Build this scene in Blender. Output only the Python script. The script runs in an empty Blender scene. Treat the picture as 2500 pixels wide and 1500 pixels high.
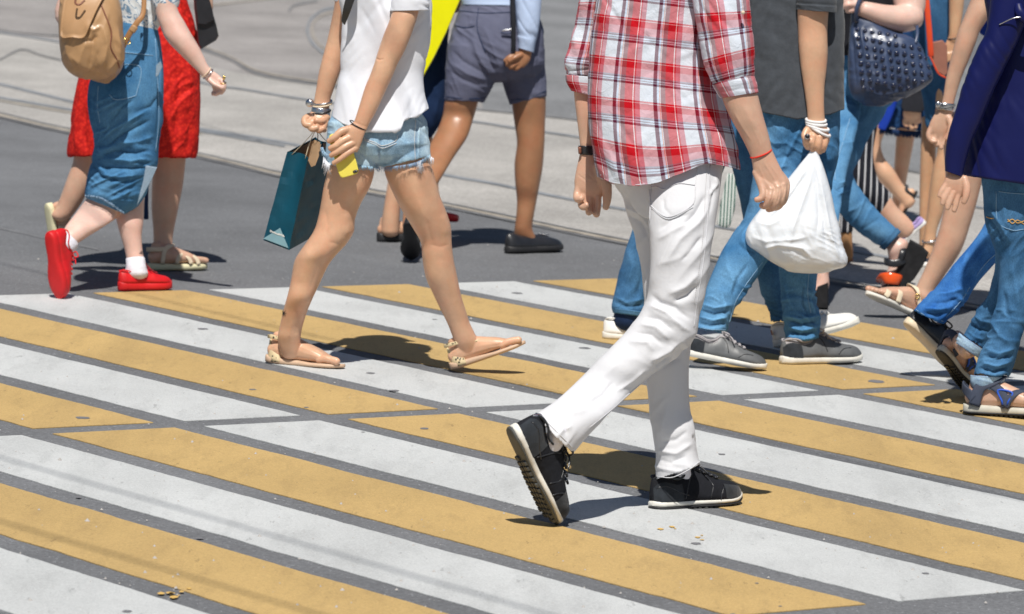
import bpy, math, random
import numpy as np
from mathutils import Vector, Matrix

S = bpy.context.scene
COL = S.collection
random.seed(7)
RNG = np.random.RandomState(7)
rad = math.radians

# ------------------------------------------------------------------ camera, sky, sun
SC = 1.06
FPX = 10719.15
CAM_H = 1.7270 * SC
PITCH, ROLL = 0.10712, 0.04818
cp, sp, cr, sr = math.cos(PITCH), math.sin(PITCH), math.cos(ROLL), math.sin(ROLL)
FWD = np.array([0, cp, -sp]); RIGHT0 = np.array([1.0, 0, 0]); UP0 = np.array([0, sp, cp])
CR = cr * RIGHT0 + sr * UP0
CU = -sr * RIGHT0 + cr * UP0
CPOS = np.array([0, 0, CAM_H])

cam = bpy.data.cameras.new('camera')
camo = bpy.data.objects.new('camera', cam); COL.objects.link(camo)
M = Matrix(((CR[0], CU[0], -FWD[0], 0), (CR[1], CU[1], -FWD[1], 0), (CR[2], CU[2], -FWD[2], CAM_H), (0, 0, 0, 1)))
camo.matrix_world = M
cam.sensor_width = 36.0
cam.lens = FPX / 2500.0 * 36.0
cam.clip_end = 3000
cam.clip_start = 0.5
cam.dof.use_dof = True
cam.dof.focus_distance = 12.9
cam.dof.aperture_fstop = 8.0
S.camera = camo

SUN_EL, SUN_AZ = 59.0, 3.0      # light travels away from the camera, a touch to the right
world = bpy.data.worlds.new('World'); S.world = world; world.use_nodes = True
wn = world.node_tree.nodes; wl = world.node_tree.links
bgn = wn['Background']
sky = wn.new('ShaderNodeTexSky'); sky.sky_type = 'NISHITA'; sky.sun_disc = False
sky.sun_elevation = rad(SUN_EL); sky.sun_rotation = rad(180 - SUN_AZ)
sky.air_density = 1.0; sky.dust_density = 0.6; sky.ozone_density = 1.2
wl.new(sky.outputs[0], bgn.inputs[0]); bgn.inputs[1].default_value = 0.05
sl = bpy.data.lights.new('sun', 'SUN'); sl.energy = 5.0; sl.angle = rad(0.53); sl.color = (1.0, 0.957, 0.89)
so = bpy.data.objects.new('sun', sl); COL.objects.link(so)
ld = Vector((math.sin(rad(SUN_AZ)) * math.cos(rad(SUN_EL)), math.cos(rad(SUN_AZ)) * math.cos(rad(SUN_EL)), -math.sin(rad(SUN_EL))))
so.rotation_euler = ld.to_track_quat('-Z', 'Y').to_euler()
S.view_settings.view_transform = 'Standard'; S.view_settings.look = 'None'
S.view_settings.exposure = -0.02; S.view_settings.gamma = 1.0; S.view_settings.use_curve_mapping = False
S.render.engine = 'CYCLES'

# ------------------------------------------------------------------ photograph pixel <-> place
def ray(px, py):
    x, y = px - 1250.0, py - 750.0
    return FWD + (x / FPX) * CR - (y / FPX) * CU
def pix(px, py, Y):
    d = ray(px, py); return CPOS + d * (Y / d[1])
def ground(px, py, z=0.0):
    d = ray(px, py); return CPOS + d * ((z - CAM_H) / d[2])
def toPix(V):
    q = V - CPOS; d = q @ FWD
    return 1250 + FPX * (q @ CR) / d, 750 - FPX * (q @ CU) / d
def nrm(v):
    v = np.asarray(v, float); l = np.linalg.norm(v); return v / l if l > 1e-12 else v

# ------------------------------------------------------------------ noise
def _h(ix, iy, iz, s):
    n = (ix * 374761393 + iy * 668265263 + iz * 2147483647 + s * 1274126177) & 0x7fffffff
    n = ((n ^ (n >> 13)) * 1274126177) & 0x7fffffff
    n = (n ^ (n >> 16)) & 0xffff
    return n / 32767.5 - 1.0
def noise3(P, s=0):
    P = np.asarray(P, float); I = np.floor(P).astype(np.int64); f = P - I; u = f * f * (3 - 2 * f)
    r = 0
    for dx in (0, 1):
        wx = u[:, 0] if dx else 1 - u[:, 0]
        for dy in (0, 1):
            wy = u[:, 1] if dy else 1 - u[:, 1]
            for dz in (0, 1):
                wz = u[:, 2] if dz else 1 - u[:, 2]
                r = r + wx * wy * wz * _h(I[:, 0] + dx, I[:, 1] + dy, I[:, 2] + dz, s)
    return r

# ------------------------------------------------------------------ materials
def srgb(h):
    h = h.lstrip('#'); c = [int(h[i:i + 2], 16) / 255 for i in (0, 2, 4)]
    return tuple(((x / 12.92) if x <= .04045 else ((x + .055) / 1.055) ** 2.4) for x in c) + (1,)
def C3(r, g, b): return (r, g, b, 1)
class NT:
    def __init__(s, name, rough=.7, spec=.35):
        s.m = bpy.data.materials.new(name); s.m.use_nodes = True
        s.t = s.m.node_tree; s.n = s.t.nodes; s.l = s.t.links
        s.b = s.n['Principled BSDF']; s.set('Roughness', rough); s.set('Specular IOR Level', spec)
    def set(s, k, v): s.b.inputs[k].default_value = v
    def node(s, typ, **kw):
        n = s.n.new(typ)
        for k, v in kw.items():
            if k.startswith('i_'): n.inputs[int(k[2:])].default_value = v
            else: setattr(n, k, v)
        return n
    def link(s, a, b): s.l.new(a, b)
    def coord(s, which='Object', scale=(1, 1, 1), rot=(0, 0, 0)):
        if not hasattr(s, '_tc'): s._tc = s.n.new('ShaderNodeTexCoord')
        m = s.n.new('ShaderNodeMapping'); m.inputs['Scale'].default_value = scale; m.inputs['Rotation'].default_value = rot
        s.link(s._tc.outputs[which], m.inputs[0]); return m.outputs[0]
    def noise(s, scale, detail=3, rough=.55, vec=None, dist=0):
        n = s.n.new('ShaderNodeTexNoise'); n.inputs['Scale'].default_value = scale; n.inputs['Detail'].default_value = detail
        n.inputs['Roughness'].default_value = rough; n.inputs['Distortion'].default_value = dist
        s.link(vec if vec is not None else s.coord(), n.inputs['Vector']); return n.outputs['Fac']
    def ramp(s, fac, stops, interp='LINEAR'):
        r = s.n.new('ShaderNodeValToRGB'); r.color_ramp.interpolation = interp
        e = r.color_ramp.elements
        while len(e) > 1: e.remove(e[-1])
        e[0].position = stops[0][0]; e[0].color = stops[0][1] if len(stops[0][1]) == 4 else tuple(stops[0][1]) + (1,)
        for p, c in stops[1:]:
            x = e.new(p); x.color = c
        s.link(fac, r.inputs[0]); return r.outputs[0]
    def mix(s, fac, a, b, mode='MIX'):
        m = s.n.new('ShaderNodeMix'); m.data_type = 'RGBA'; m.blend_type = mode
        for sock, v in ((m.inputs[0], fac), (m.inputs[6], a), (m.inputs[7], b)):
            if isinstance(v, (int, float)): sock.default_value = v
            elif isinstance(v, tuple): sock.default_value = v
            else: s.link(v, sock)
        return m.outputs[2]
    def math(s, op, a, b=None, clamp=False):
        m = s.n.new('ShaderNodeMath'); m.operation = op; m.use_clamp = clamp
        for sock, v in ((m.inputs[0], a), (m.inputs[1], b)):
            if v is None: continue
            if isinstance(v, (int, float)): sock.default_value = v
            else: s.link(v, sock)
        return m.outputs[0]
    def base(s, c):
        if isinstance(c, tuple): s.set('Base Color', c)
        else: s.link(c, s.b.inputs['Base Color'])
        return s
    def bump(s, h, strength=.3, dist=.002):
        b = s.n.new('ShaderNodeBump'); b.inputs['Strength'].default_value = strength; b.inputs['Distance'].default_value = dist
        s.link(h, b.inputs['Height'])
        if hasattr(s, '_bn'): s.link(s._bn, b.inputs['Normal'])
        s._bn = b.outputs[0]; s.link(s._bn, s.b.inputs['Normal']); return s

def sc(c, k): return (min(c[0] * k, .95), min(c[1] * k, .95), min(c[2] * k, .95), 1)
def m_cloth(name, c, rough=.85, var=.12, nsc=14, fine=500, bump=.25, sheen=0.0, mid=60):
    t = NT(name, rough, .2)
    col = t.ramp(t.noise(nsc, 4), [(.3, sc(c, 1 - var)), (.7, sc(c, 1 + var))])
    t.base(col)
    t.bump(t.noise(mid, 3), bump, .004); t.bump(t.noise(fine, 2), bump * .8, .0012)
    if sheen: t.set('Sheen Weight', sheen)
    return t.m
def m_denim(name, c, fade, dark=None, seed=0):
    t = NT(name, .9, .12)
    dark = dark or sc(c, .6)
    v = t.coord('Object', (1, 1, 1)); v2 = t.coord('Object', (1, 1, .35))
    a = t.ramp(t.noise(5 + seed, 3, .6, v), [(.32, c), (.68, fade)])
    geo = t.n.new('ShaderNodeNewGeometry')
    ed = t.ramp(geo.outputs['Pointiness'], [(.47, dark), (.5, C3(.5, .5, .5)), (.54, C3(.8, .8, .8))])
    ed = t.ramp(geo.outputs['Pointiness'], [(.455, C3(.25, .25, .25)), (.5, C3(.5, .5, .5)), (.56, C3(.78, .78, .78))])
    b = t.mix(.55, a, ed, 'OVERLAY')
    sp_ = t.ramp(t.noise(420, 2, .6, v2), [(.35, C3(.38, .38, .38)), (.65, C3(.64, .64, .64))])
    b = t.mix(.75, b, sp_, 'OVERLAY')
    st = t.ramp(t.noise(60, 4, .7, v2), [(.3, C3(.42, .42, .42)), (.7, C3(.58, .58, .58))])
    b = t.mix(.45, b, st, 'OVERLAY')
    t.base(b); t.bump(t.noise(60, 4, .6, v), .12, .004); t.bump(t.noise(420, 2, .6, v2), .3, .0015)
    return t.m
def m_skin(name, c, red=.35, rough=.39):
    t = NT(name, rough, .6)
    a = t.ramp(t.noise(9, 4, .6), [(.3, sc(c, .86)), (.7, sc(c, 1.1))])
    rc = (min(c[0] * 1.06, .95), c[1] * .74, c[2] * .68, 1)
    a = t.mix(t.ramp(t.noise(14, 4, .65), [(.42, C3(0, 0, 0)), (.72, C3(red * 1.3, red * 1.3, red * 1.3))]), a, rc)
    a = t.mix(t.ramp(t.noise(34, 4, .7), [(.35, C3(.22, .22, .22)), (.6, C3(0, 0, 0))]), a, sc(c, .72))
    a = t.mix(t.ramp(t.noise(260, 2, .7), [(.68, C3(0, 0, 0)), (.76, C3(.25, .25, .25))]), a, sc(c, .6))
    t.base(a)
    t.set('Subsurface Weight', .08); t.set('Subsurface Radius', (.012, .004, .002)); t.set('Subsurface Scale', 1.0)
    t.bump(t.noise(340, 3, .7), .22, .0009); t.bump(t.noise(26, 4, .6), .22, .005)
    return t.m
def m_plain(name, c, rough=.5, spec=.4, var=.08, nsc=25, metal=0, bump=.12, bsc=180, coat=0):
    t = NT(name, rough, spec)
    t.base(t.ramp(t.noise(nsc, 4), [(.3, sc(c, 1 - var)), (.7, sc(c, 1 + var))]))
    if metal: t.set('Metallic', metal)
    if coat: t.set('Coat Weight', coat); t.set('Coat Roughness', .15)
    if bump: t.bump(t.noise(bsc, 3), bump, .0015)
    return t.m

# ------------------------------------------------------------------ geometry containers
class Geo:
    def __init__(s): s.V = []; s.F = []; s.UV = None
    def add(s, V, F, UV=None):
        o = sum(len(v) for v in s.V); s.V.append(np.asarray(V, float)); s.F += [tuple(i + o for i in f) for f in F]
        if UV is not None: s.UV = (s.UV or []) + [UV]
        return s
    def arr(s): return np.concatenate(s.V) if s.V else np.zeros((0, 3))
def merge(gs):
    g = Geo()
    for q in gs: g.add(q.arr(), q.F)
    return g
def new_mesh(name, V, F):
    me = bpy.data.meshes.new(name); me.from_pydata([tuple(v) for v in V], [], F); me.update(); return me
def link(name, me, mat=None, parent=None, smooth=True, origin=None):
    o = bpy.data.objects.new(name, me); COL.objects.link(o)
    if mat is not None:
        for m_ in (mat if isinstance(mat, list) else [mat]): me.materials.append(m_)
    if smooth: me.shade_smooth()
    if parent is not None:
        o.parent = parent; 
        o.matrix_parent_inverse = world_of(parent).inverted()
    return o
def world_of(o):
    m = Matrix.Translation(o.location) if o.rotation_euler == Vector((0, 0, 0)) or True else o.matrix_basis
    if o.parent: m = world_of(o.parent) @ o.matrix_parent_inverse @ m
    return m
def tag(o, label=None, cat=None, group=None, kind=None):
    if label: o['label'] = label
    if cat: o['category'] = cat
    if group: o['group'] = group
    if kind: o['kind'] = kind
    return o
def build(name, g, mat, parent=None, smooth=True, uv=None):
    me = new_mesh(name, g.arr(), g.F)
    if g.UV is not None:
        UV = np.concatenate(g.UV); lay = me.uv_layers.new(name='UVMap')
        idx = np.empty(len(me.loops), np.int32); me.loops.foreach_get('vertex_index', idx)
        lay.data.foreach_set('uv', UV[idx].astype(np.float32).ravel())
    return link(name, me, mat, parent, smooth)

def catmull(R, n_per):
    R = np.asarray(R, float); k = len(R)
    if k == 2:
        t = np.linspace(0, 1, n_per + 1)[:, None]; return R[0] * (1 - t) + R[1] * t
    out = []
    for i in range(k - 1):
        p1, p2 = R[i], R[i + 1]
        p0 = R[i - 1] if i > 0 else 2 * p1 - p2
        p3 = R[i + 2] if i + 2 < k else 2 * p2 - p1
        for j in range(n_per):
            t = j / n_per
            out.append(.5 * ((2 * p1) + (-p0 + p2) * t + (2 * p0 - 5 * p1 + 4 * p2 - p3) * t * t + (-p0 + 3 * p1 - 3 * p2 + p3) * t ** 3))
    out.append(R[-1]); return np.array(out)

def rings(C, A, B, n=24, ex=2.0, cap0='round', cap1='round', uvs=None, capd=.6):
    """closed loft: section i = C + cos*A + sin*B (superellipse exponent ex)"""
    C, A, B = (np.asarray(x, float) for x in (C, A, B))
    th = np.linspace(0, 2 * math.pi, n, endpoint=False)
    c, s = np.cos(th), np.sin(th)
    c = np.sign(c) * np.abs(c) ** (2 / ex); s = np.sign(s) * np.abs(s) ** (2 / ex)
    Cs, As, Bs = [], [], []
    def rcap(i, j, first):
        T = nrm(C[i] - C[j]); r = min(np.linalg.norm(A[i]), np.linalg.norm(B[i])) * capd
        L = [(math.sin(a), math.cos(a)) for a in (1.35, .95, .5)]
        if not first: L = L[::-1]
        return [(C[i] + T * r * a, A[i] * b, B[i] * b) for a, b in L]
    def icap(i, j):   # small turned-in hem, closed inside
        T = nrm(C[j] - C[i]); d = .012
        return [(C[i] + T * d, A[i] * .90, B[i] * .90), (C[i] + T * .0, A[i] * .93, B[i] * .93)]
    L = []
    if cap0 == 'round': L += rcap(0, 1, True)
    elif cap0 == 'in': L += icap(0, 1)
    L += [(C[i], A[i], B[i]) for i in range(len(C))]
    if cap1 == 'round': L += rcap(-1, -2, False)
    elif cap1 == 'in': L += icap(-1, -2)[::-1]
    m = len(L); V = np.zeros((m * n + 2, 3))
    for i, (cc, aa, bb) in enumerate(L): V[i * n:(i + 1) * n] = cc + c[:, None] * aa + s[:, None] * bb
    V[m * n] = L[0][0]; V[m * n + 1] = L[-1][0]
    F = []
    for i in range(m - 1):
        for j in range(n):
            k = (j + 1) % n; F.append((i * n + j, i * n + k, (i + 1) * n + k, (i + 1) * n + j))
    for j in range(n):
        k = (j + 1) % n
        F.append((m * n, k, j)); F.append((m * n + 1, (m - 1) * n + j, (m - 1) * n + k))
    return V, F, m

def evalmesh(g, mods):
    me = new_mesh('tmp', g.arr(), g.F); o = bpy.data.objects.new('tmp', me); COL.objects.link(o)
    for typ, kw in mods:
        md = o.modifiers.new('m', typ)
        for k, v in kw.items(): setattr(md, k, v)
    dg = bpy.context.evaluated_depsgraph_get(); dg.update()
    ev = o.evaluated_get(dg); m2 = bpy.data.meshes.new_from_object(ev)
    bpy.data.objects.remove(o); bpy.data.meshes.remove(me)
    return m2
def fused(gs, voxel=.004, smooth=4, fac=.5):
    g = merge(gs)
    mods = [('REMESH', dict(mode='VOXEL', voxel_size=voxel, adaptivity=0.0))]
    if smooth: mods.append(('SMOOTH', dict(factor=fac, iterations=smooth)))
    return evalmesh(g, mods)
def getV(me):
    a = np.empty(len(me.vertices) * 3, np.float32); me.vertices.foreach_get('co', a); return a.reshape(-1, 3).astype(float)
def getN(me):
    a = np.empty(len(me.vertices) * 3, np.float32); me.vertex_normals.foreach_get('vector', a); return a.reshape(-1, 3).astype(float)
def setV(me, V):
    me.vertices.foreach_set('co', V.astype(np.float32).ravel()); me.update()
def join_meshes(ms, name):
    V = []; F = []; o = 0
    for m in ms:
        v = getV(m); V.append(v)
        lp = np.empty(len(m.loops), np.int32); m.loops.foreach_get('vertex_index', lp)
        st = np.empty(len(m.polygons), np.int32); m.polygons.foreach_get('loop_start', st)
        tt = np.empty(len(m.polygons), np.int32); m.polygons.foreach_get('loop_total', tt)
        lp = lp + o
        F += [tuple(lp[a:a + b]) for a, b in zip(st.tolist(), tt.tolist())]
        o += len(v)
    return new_mesh(name, np.concatenate(V), F)

FOLD_GAIN = 1.45
def seg_dist(X, Y, pts):
    """distance to a polyline and position 0..1 along it"""
    pts = np.asarray(pts, float); L = np.r_[0, np.cumsum(np.hypot(*np.diff(pts, axis=0).T))]
    best = np.full(X.shape, 1e9); tt = np.zeros(X.shape)
    for i in range(len(pts) - 1):
        a, b = pts[i], pts[i + 1]; d = b - a; l2 = max(d @ d, 1e-9)
        t = np.clip(((X - a[0]) * d[0] + (Y - a[1]) * d[1]) / l2, 0, 1)
        q = np.hypot(X - a[0] - t * d[0], Y - a[1] - t * d[1])
        m = q < best; best[m] = q[m]; tt[m] = (L[i] + t[m] * (L[i + 1] - L[i])) / L[-1]
    return best, tt
def folds(me, strokes=(), auto=(), keep=None, seed=1, gain=1.0):
    """cloth relief. strokes: (pts, width_px, amp_mm[, sharp]); auto: (angle_deg, along_px, across_px, amp_mm[, (x0,y0,x1,y1)])"""
    V = getV(me); N = getN(me); X, Y = toPix(V)
    vd = V - CPOS; vd /= np.linalg.norm(vd, axis=1)[:, None]
    facing = np.clip(-(N * vd).sum(1) * 2.2 + .15, 0, 1)
    D = np.zeros(len(V)); Yd = V[:, 1] * 800
    for a in auto:
        ang, la, ac, amp = a[:4]; w = 1.0; la *= 1.25; ac *= 1.3
        if len(a) > 4 and a[4]:
            x0, y0, x1, y1 = a[4]; b = 25.0
            w = np.clip((X - x0) / b, 0, 1) * np.clip((x1 - X) / b, 0, 1) * np.clip((Y - y0) / b, 0, 1) * np.clip((y1 - Y) / b, 0, 1)
        c, s = math.cos(rad(ang)), math.sin(rad(ang))
        u = X * c + Y * s; v = -X * s + Y * c
        wob = noise3(np.c_[u / (la * 1.3), v / (la * 1.3), Yd / la], seed + 5) * ac * 1.1
        n1 = noise3(np.c_[u / la, (v + wob) / ac, Yd / (la * .8)], seed)
        rg = np.maximum(1 - np.abs(n1) * 2.6, -.5)
        msk = np.clip(noise3(np.c_[X / (la * 1.2), Y / (la * 1.2), Yd / la], seed + 9) * 1.4 + .55, 0, 1)
        D += rg * msk * amp * .00072 * w; seed += 13
    for st in strokes:
        pts, w, amp = st[:3]; shp = st[3] if len(st) > 3 else 1.25
        d, t = seg_dist(X, Y, pts); tap = np.clip(np.minimum(t, 1 - t) * 4, 0, 1); tap = tap * tap * (3 - 2 * tap)
        D += amp * .001 * tap * (np.exp(-(d / w) ** shp) - .35 * np.exp(-((d / (2.3 * w)) ** 2))) * facing
    if keep is not None: D *= keep(X, Y)
    D *= FOLD_GAIN * gain
    setV(me, V + N * D[:, None])
# ------------------------------------------------------------------ people: shared builders
class P:
    """a walking person; all outlines are given as photograph pixels + metres of depth from the person's own plane"""
    def __init__(s, foot, label, group='pedestrians on the crossing', Yadd=0.0):
        g = ground(*foot); s.Y = g[1] + Yadd
        s.root = bpy.data.objects.new('person', None); COL.objects.link(s.root)
        s.root.location = (g[0], s.Y, 0); s.root.empty_display_size = .2
        tag(s.root, label, 'person', group)
        s.mpp = np.linalg.norm(pix(1250, 750, s.Y) - pix(1251, 750, s.Y))
        s.bodyc, s.bodyf = [], []
    def W(s, x, y, dy=0): return pix(x, y, s.Y + dy)
    def loft(s, rows, n=28, ex=2.0, per=6, cap0='round', cap1='round', capd=.6):
        """rows: (xl,yl,xr,yr,dy,ratio)"""
        R = catmull([list(r) + [0.0] * (6 - len(r)) if len(r) >= 6 else list(r) + ([0.0] if len(r) == 4 else []) + [.9] for r in rows], per)
        C, A, B = [], [], []
        for xl, yl, xr, yr, dy, q in R:
            a, b = s.W(xl, yl, dy), s.W(xr, yr, dy); c = (a + b) / 2; h = (b - a) / 2
            C.append(c); A.append(h); B.append(nrm(c - CPOS) * np.linalg.norm(h) * q)
        V, F, m = rings(C, A, B, n, ex, cap0, cap1, capd=capd); g = Geo().add(V, F); g.m = m; g.n = n; return g
    def tube(s, rows, n=14, per=4, cap0='round', cap1='round', ex=2.0, ratio=1.0):
        """rows: (x,y,dy,r_px[,ratio])"""
        R = catmull([list(r) + ([ratio] if len(r) == 4 else []) for r in rows], per)
        C = np.array([s.W(r[0], r[1], r[2]) for r in R]); T = np.gradient(C, axis=0)
        A, B = [], []; pa = None
        for i in range(len(C)):
            t = nrm(T[i]); v = nrm(C[i] - CPOS); a = np.cross(v, t)
            if np.linalg.norm(a) < .25 and pa is not None: a = pa - t * (pa @ t)
            a = nrm(a)
            if pa is not None and a @ pa < 0: a = -a
            b = np.cross(t, a); pa = a; r = abs(R[i][3]) * s.mpp
            A.append(a * r); B.append(b * r * R[i][4])
        V, F, m = rings(C, A, B, n, ex, cap0, cap1, capd=.75); g = Geo().add(V, F); g.m = m; g.n = n; return g
    def wtube(s, C, rm, n=18):
        C = catmull([list(c) for c in C], 4); rr = np.interp(np.linspace(0, 1, len(C)), np.linspace(0, 1, len(rm)), rm); T = np.gradient(C, axis=0); A, B = [], []
        for c, t, r in zip(C, T, rr):
            a = nrm(np.cross(nrm(c - CPOS), t)); A.append(a * r); B.append(np.cross(nrm(t), a) * r)
        V, F, _ = rings(C, A, B, n, 2, 'round', 'round'); return Geo().add(V, F)
    def ball(s, x, y, dy, rx, ry=None, rz=None):
        ry = ry or rx; rz = rz or rx
        c = s.W(x, y, dy); V = []; F = []; n, m = 16, 10
        for i in range(m + 1):
            a = math.pi * (i + .001) / (m + .002)
            for j in range(n):
                b = 2 * math.pi * j / n
                V.append(c + s.mpp * (rx * math.sin(a) * math.cos(b) * CR + ry * math.cos(a) * CU + rz * math.sin(a) * math.sin(b) * FWD))
        for i in range(m):
            for j in range(n):
                k = (j + 1) % n; F.append((i * n + j, (i + 1) * n + j, (i + 1) * n + k, i * n + k))
        F.append(tuple(range(n))); F.append(tuple(range(m * n, m * n + n))[::-1])
        return Geo().add(V, F)
    def coarse(s, *g): s.bodyc += g
    def fine(s, *g): s.bodyf += g
    def finish_body(s, mat, vf=.0032, vc=.008, sm=2, strokes=()):
        ms = []
        if vf >= .004 and s.bodyf:
            s.bodyf += s.bodyc; s.bodyc = []
        lo = [g for g in s.bodyf if g.arr()[:, 2].mean() < .62]; hi = [g for g in s.bodyf if g.arr()[:, 2].mean() >= .62]
        if vf >= .004: ms.append(fused(lo + hi, vf, 2))
        else:
            if lo: ms.append(fused(lo, vf, 4))
            if hi: ms.append(fused(hi, vf, 2))
        if s.bodyc: ms.append(fused(s.bodyc, vc, 4))
        me = join_meshes(ms, 'body') if len(ms) > 1 else ms[0]
        if strokes: folds(me, strokes, gain=1.05)
        s.body = link('body', me, mat, s.root); return s.body
    def cloth(s, name, gs, mat, voxel=.005, smooth=4, strokes=(), auto=(), parent=None, label=None, seed=1, keep=None, gain=1.0):
        me = fused(gs, voxel, smooth); folds(me, strokes, auto, keep, seed, gain)
        o = link(name, me, mat, parent or s.root)
        if label: o['label'] = label
        return o
    def grid(s, name, rows, mat, n=120, ex=2.3, per=12, strokes=(), auto=(), uvw=1.0, uoff=0.0, voff=0.0, parent=None, label=None, seed=1, cap0='in', cap1='in', rot=0.0, shear=0.0, gain=1.0):
        """cloth tube that keeps its weave: UV in metres (u round the body, v down it)"""
        g = s.loft(rows, n, ex, per, cap0, cap1); V = g.arr(); m = g.m
        R = V[:m * n].reshape(m, n, 3)
        per_ = np.linalg.norm(np.roll(R, -1, 1) - R, axis=2); u = np.concatenate([np.zeros((m, 1)), np.cumsum(per_, 1)[:, :-1]], 1)
        tot = per_.sum(1, keepdims=True); ref = tot[m // 2:m // 2 + 1]
        u = u / tot * (ref * uvw + (1 - uvw) * tot)
        Cn = R.mean(1); v = np.r_[0, np.cumsum(np.linalg.norm(np.diff(Cn, axis=0), axis=1))][:, None] * np.ones((1, n))
        dx_ = ((R - R.mean(1, keepdims=True)) @ CR); UV = np.c_[(u + uoff).ravel(), (v + voff - shear * dx_ + 1.0).ravel()]; UV = np.r_[UV, [[0, 0], [0, 0]]]
        me = new_mesh(name, V, g.F); lay = me.uv_layers.new(name='UVMap')
        idx = np.empty(len(me.loops), np.int32); me.loops.foreach_get('vertex_index', idx); uvl = UV[idx]
        # unwrap the seam column
        st = np.empty(len(me.polygons), np.int32); me.polygons.foreach_get('loop_start', st)
        tt = np.empty(len(me.polygons), np.int32); me.polygons.foreach_get('loop_total', tt)
        w = float(tot.mean())
        for a, b in zip(st.tolist(), tt.tolist()):
            q = uvl[a:a + b, 0]
            if b == 4 and q.max() - q.min() > w / 2: q[q < q.max() - w / 2] += w
        lay.data.foreach_set('uv', uvl.astype(np.float32).ravel())
        folds(me, strokes, auto, None, seed, gain)
        o = link(name, me, mat, parent or s.root)
        if label: o['label'] = label
        return o
    def band(s, name, rows, mat, parent=None, label=None, n=40, per=3, t=None):
        """thin ring/strap around a limb: loft with rounded edge; rows as in loft"""
        g = s.loft(rows, n, 2.0, per, 'in', 'in'); o = build(name, g, mat, parent or s.root)
        if label: o['label'] = label
        return o
    def ring(s, name, cx, cy, dy, rx, ry, ang, th, mat, ratio=1.0, parent=None, n=40, label=None):
        """bracelet: torus round a limb; rx = half width in px, ang = tilt of its long axis in the image, th px"""
        c = s.W(cx, cy, dy); ca, sa = math.cos(rad(ang)), math.sin(rad(ang))
        ax = (ca * CR - sa * CU) * rx * s.mpp
        ay = (sa * CR + ca * CU) * (-ry) * s.mpp
        az = FWD * rx * s.mpp * ratio
        th_ = np.linspace(0, 2 * math.pi, n, endpoint=False); V = []; F = []; k = 8
        for a in th_:
            p = c + ax * math.cos(a) - az * math.sin(a) + ay * math.sin(a)
            o = nrm(p - c); tdir = nrm(-ax * math.sin(a) - az * math.cos(a) + ay * math.cos(a)); u = np.cross(o, tdir)
            for j in range(k):
                b = 2 * math.pi * j / k; V.append(p + (o * math.cos(b) + u * math.sin(b)) * th * s.mpp)
        for i in range(n):
            for j in range(k):
                i2, j2 = (i + 1) % n, (j + 1) % k; F.append((i * k + j, i * k + j2, i2 * k + j2, i2 * k + j))
        o = build(name, Geo().add(V, F), mat, parent or s.root)
        if label: o['label'] = label
        return o
    def line(s, pts, r, n=6, per=6): return s.tube([(x, y, d, r) for x, y, d in pts], n=n, per=per)
    def surf_line(s, obj, pts, r_px, name, mat, parent=None, off=.0005, per=8, dash=0):
        """thread or seam laid on the visible face of obj along image points"""
        o_me = obj.data; V = getV(o_me); N = getN(o_me); X, Y = toPix(V)
        vd = V - CPOS; vd /= np.linalg.norm(vd, axis=1)[:, None]; ok = (N * vd).sum(1) < -.05
        Xo, Yo, Vo, No = X[ok], Y[ok], V[ok], N[ok]
        R = catmull([(a, b) for a, b in pts], per); gs = []; C = []
        for x, y in R:
            d = np.hypot(Xo - x, Yo - y); i = np.where(d < max(9, d.min() + 3))[0]
            dep = Vo[i, 1]; j = i[dep < dep.min() + .03]
            w = 1 / (d[j] + .5); yy = (Vo[j, 1] * w).sum() / w.sum(); C.append(pix(x, y, yy - .0012 - off))
        C = np.array(C); T = np.gradient(C, axis=0); A, B = [], []
        for i in range(len(C)):
            t = nrm(T[i]); a = nrm(np.cross(nrm(C[i] - CPOS), t)); A.append(a * r_px * s.mpp); B.append(np.cross(t, a) * r_px * s.mpp)
        if dash:
            st = 0; L = np.r_[0, np.cumsum(np.linalg.norm(np.diff(C, axis=0), axis=1))] / s.mpp
            g = Geo(); p = 0
            while p < L[-1]:
                q = min(p + dash, L[-1]); c2 = [np.array([np.interp(z, L, C[:, k]) for k in range(3)]) for z in (p, q)]
                t = nrm(c2[1] - c2[0]); a = nrm(np.cross(nrm(c2[0] - CPOS), t)) * r_px * s.mpp; b = np.cross(t, nrm(a)) * r_px * s.mpp
                V_, F_, _ = rings(c2, [a, a], [b, b], 5, 2, None, None); g.add(V_, F_); p += dash * 1.7
            return build(name, g, mat, parent or s.root)
        V_, F_, _ = rings(C, A, B, 6, 2, None, None)
        return build(name, Geo().add(V_, F_), mat, parent or s.root)
    def upper(s, sh, top=None, wid=None, dy=0):
        """neck and head above the frame: sh=(x,y) of the base of the neck, unit = head height in px"""
        x, y = sh; u = .225 / s.mpp
        s.coarse(s.tube([(x, y + u * .25, dy, u * .28), (x + 3, y - u * .15, dy - .0, u * .24), (x + 4, y - u * .45, dy, u * .24)]),
                 s.loft([(x - u * .16, y - u * .32, x + u * .3, y - u * .3, dy, .8), (x - u * .34, y - u * .62, x + u * .4, y - u * .6, dy, .82), (x - u * .38, y - u * .95, x + u * .38, y - u * .95, dy, .84), (x - u * .25, y - u * 1.22, x + u * .26, y - u * 1.22, dy, .84)]),
                 s.tube([(x + u * .36, y - u * .78, dy, u * .05), (x + u * .46, y - u * .62, dy, u * .06), (x + u * .36, y - u * .56, dy, u * .05)]),
                 s.ball(x - u * .02, y - u * .7, dy - u * .32 * s.mpp, u * .05, u * .13, u * .05), s.ball(x - u * .02, y - u * .7, dy + u * .32 * s.mpp, u * .05, u * .13, u * .05))
        s.headc = (x, y, u, dy)
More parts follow.
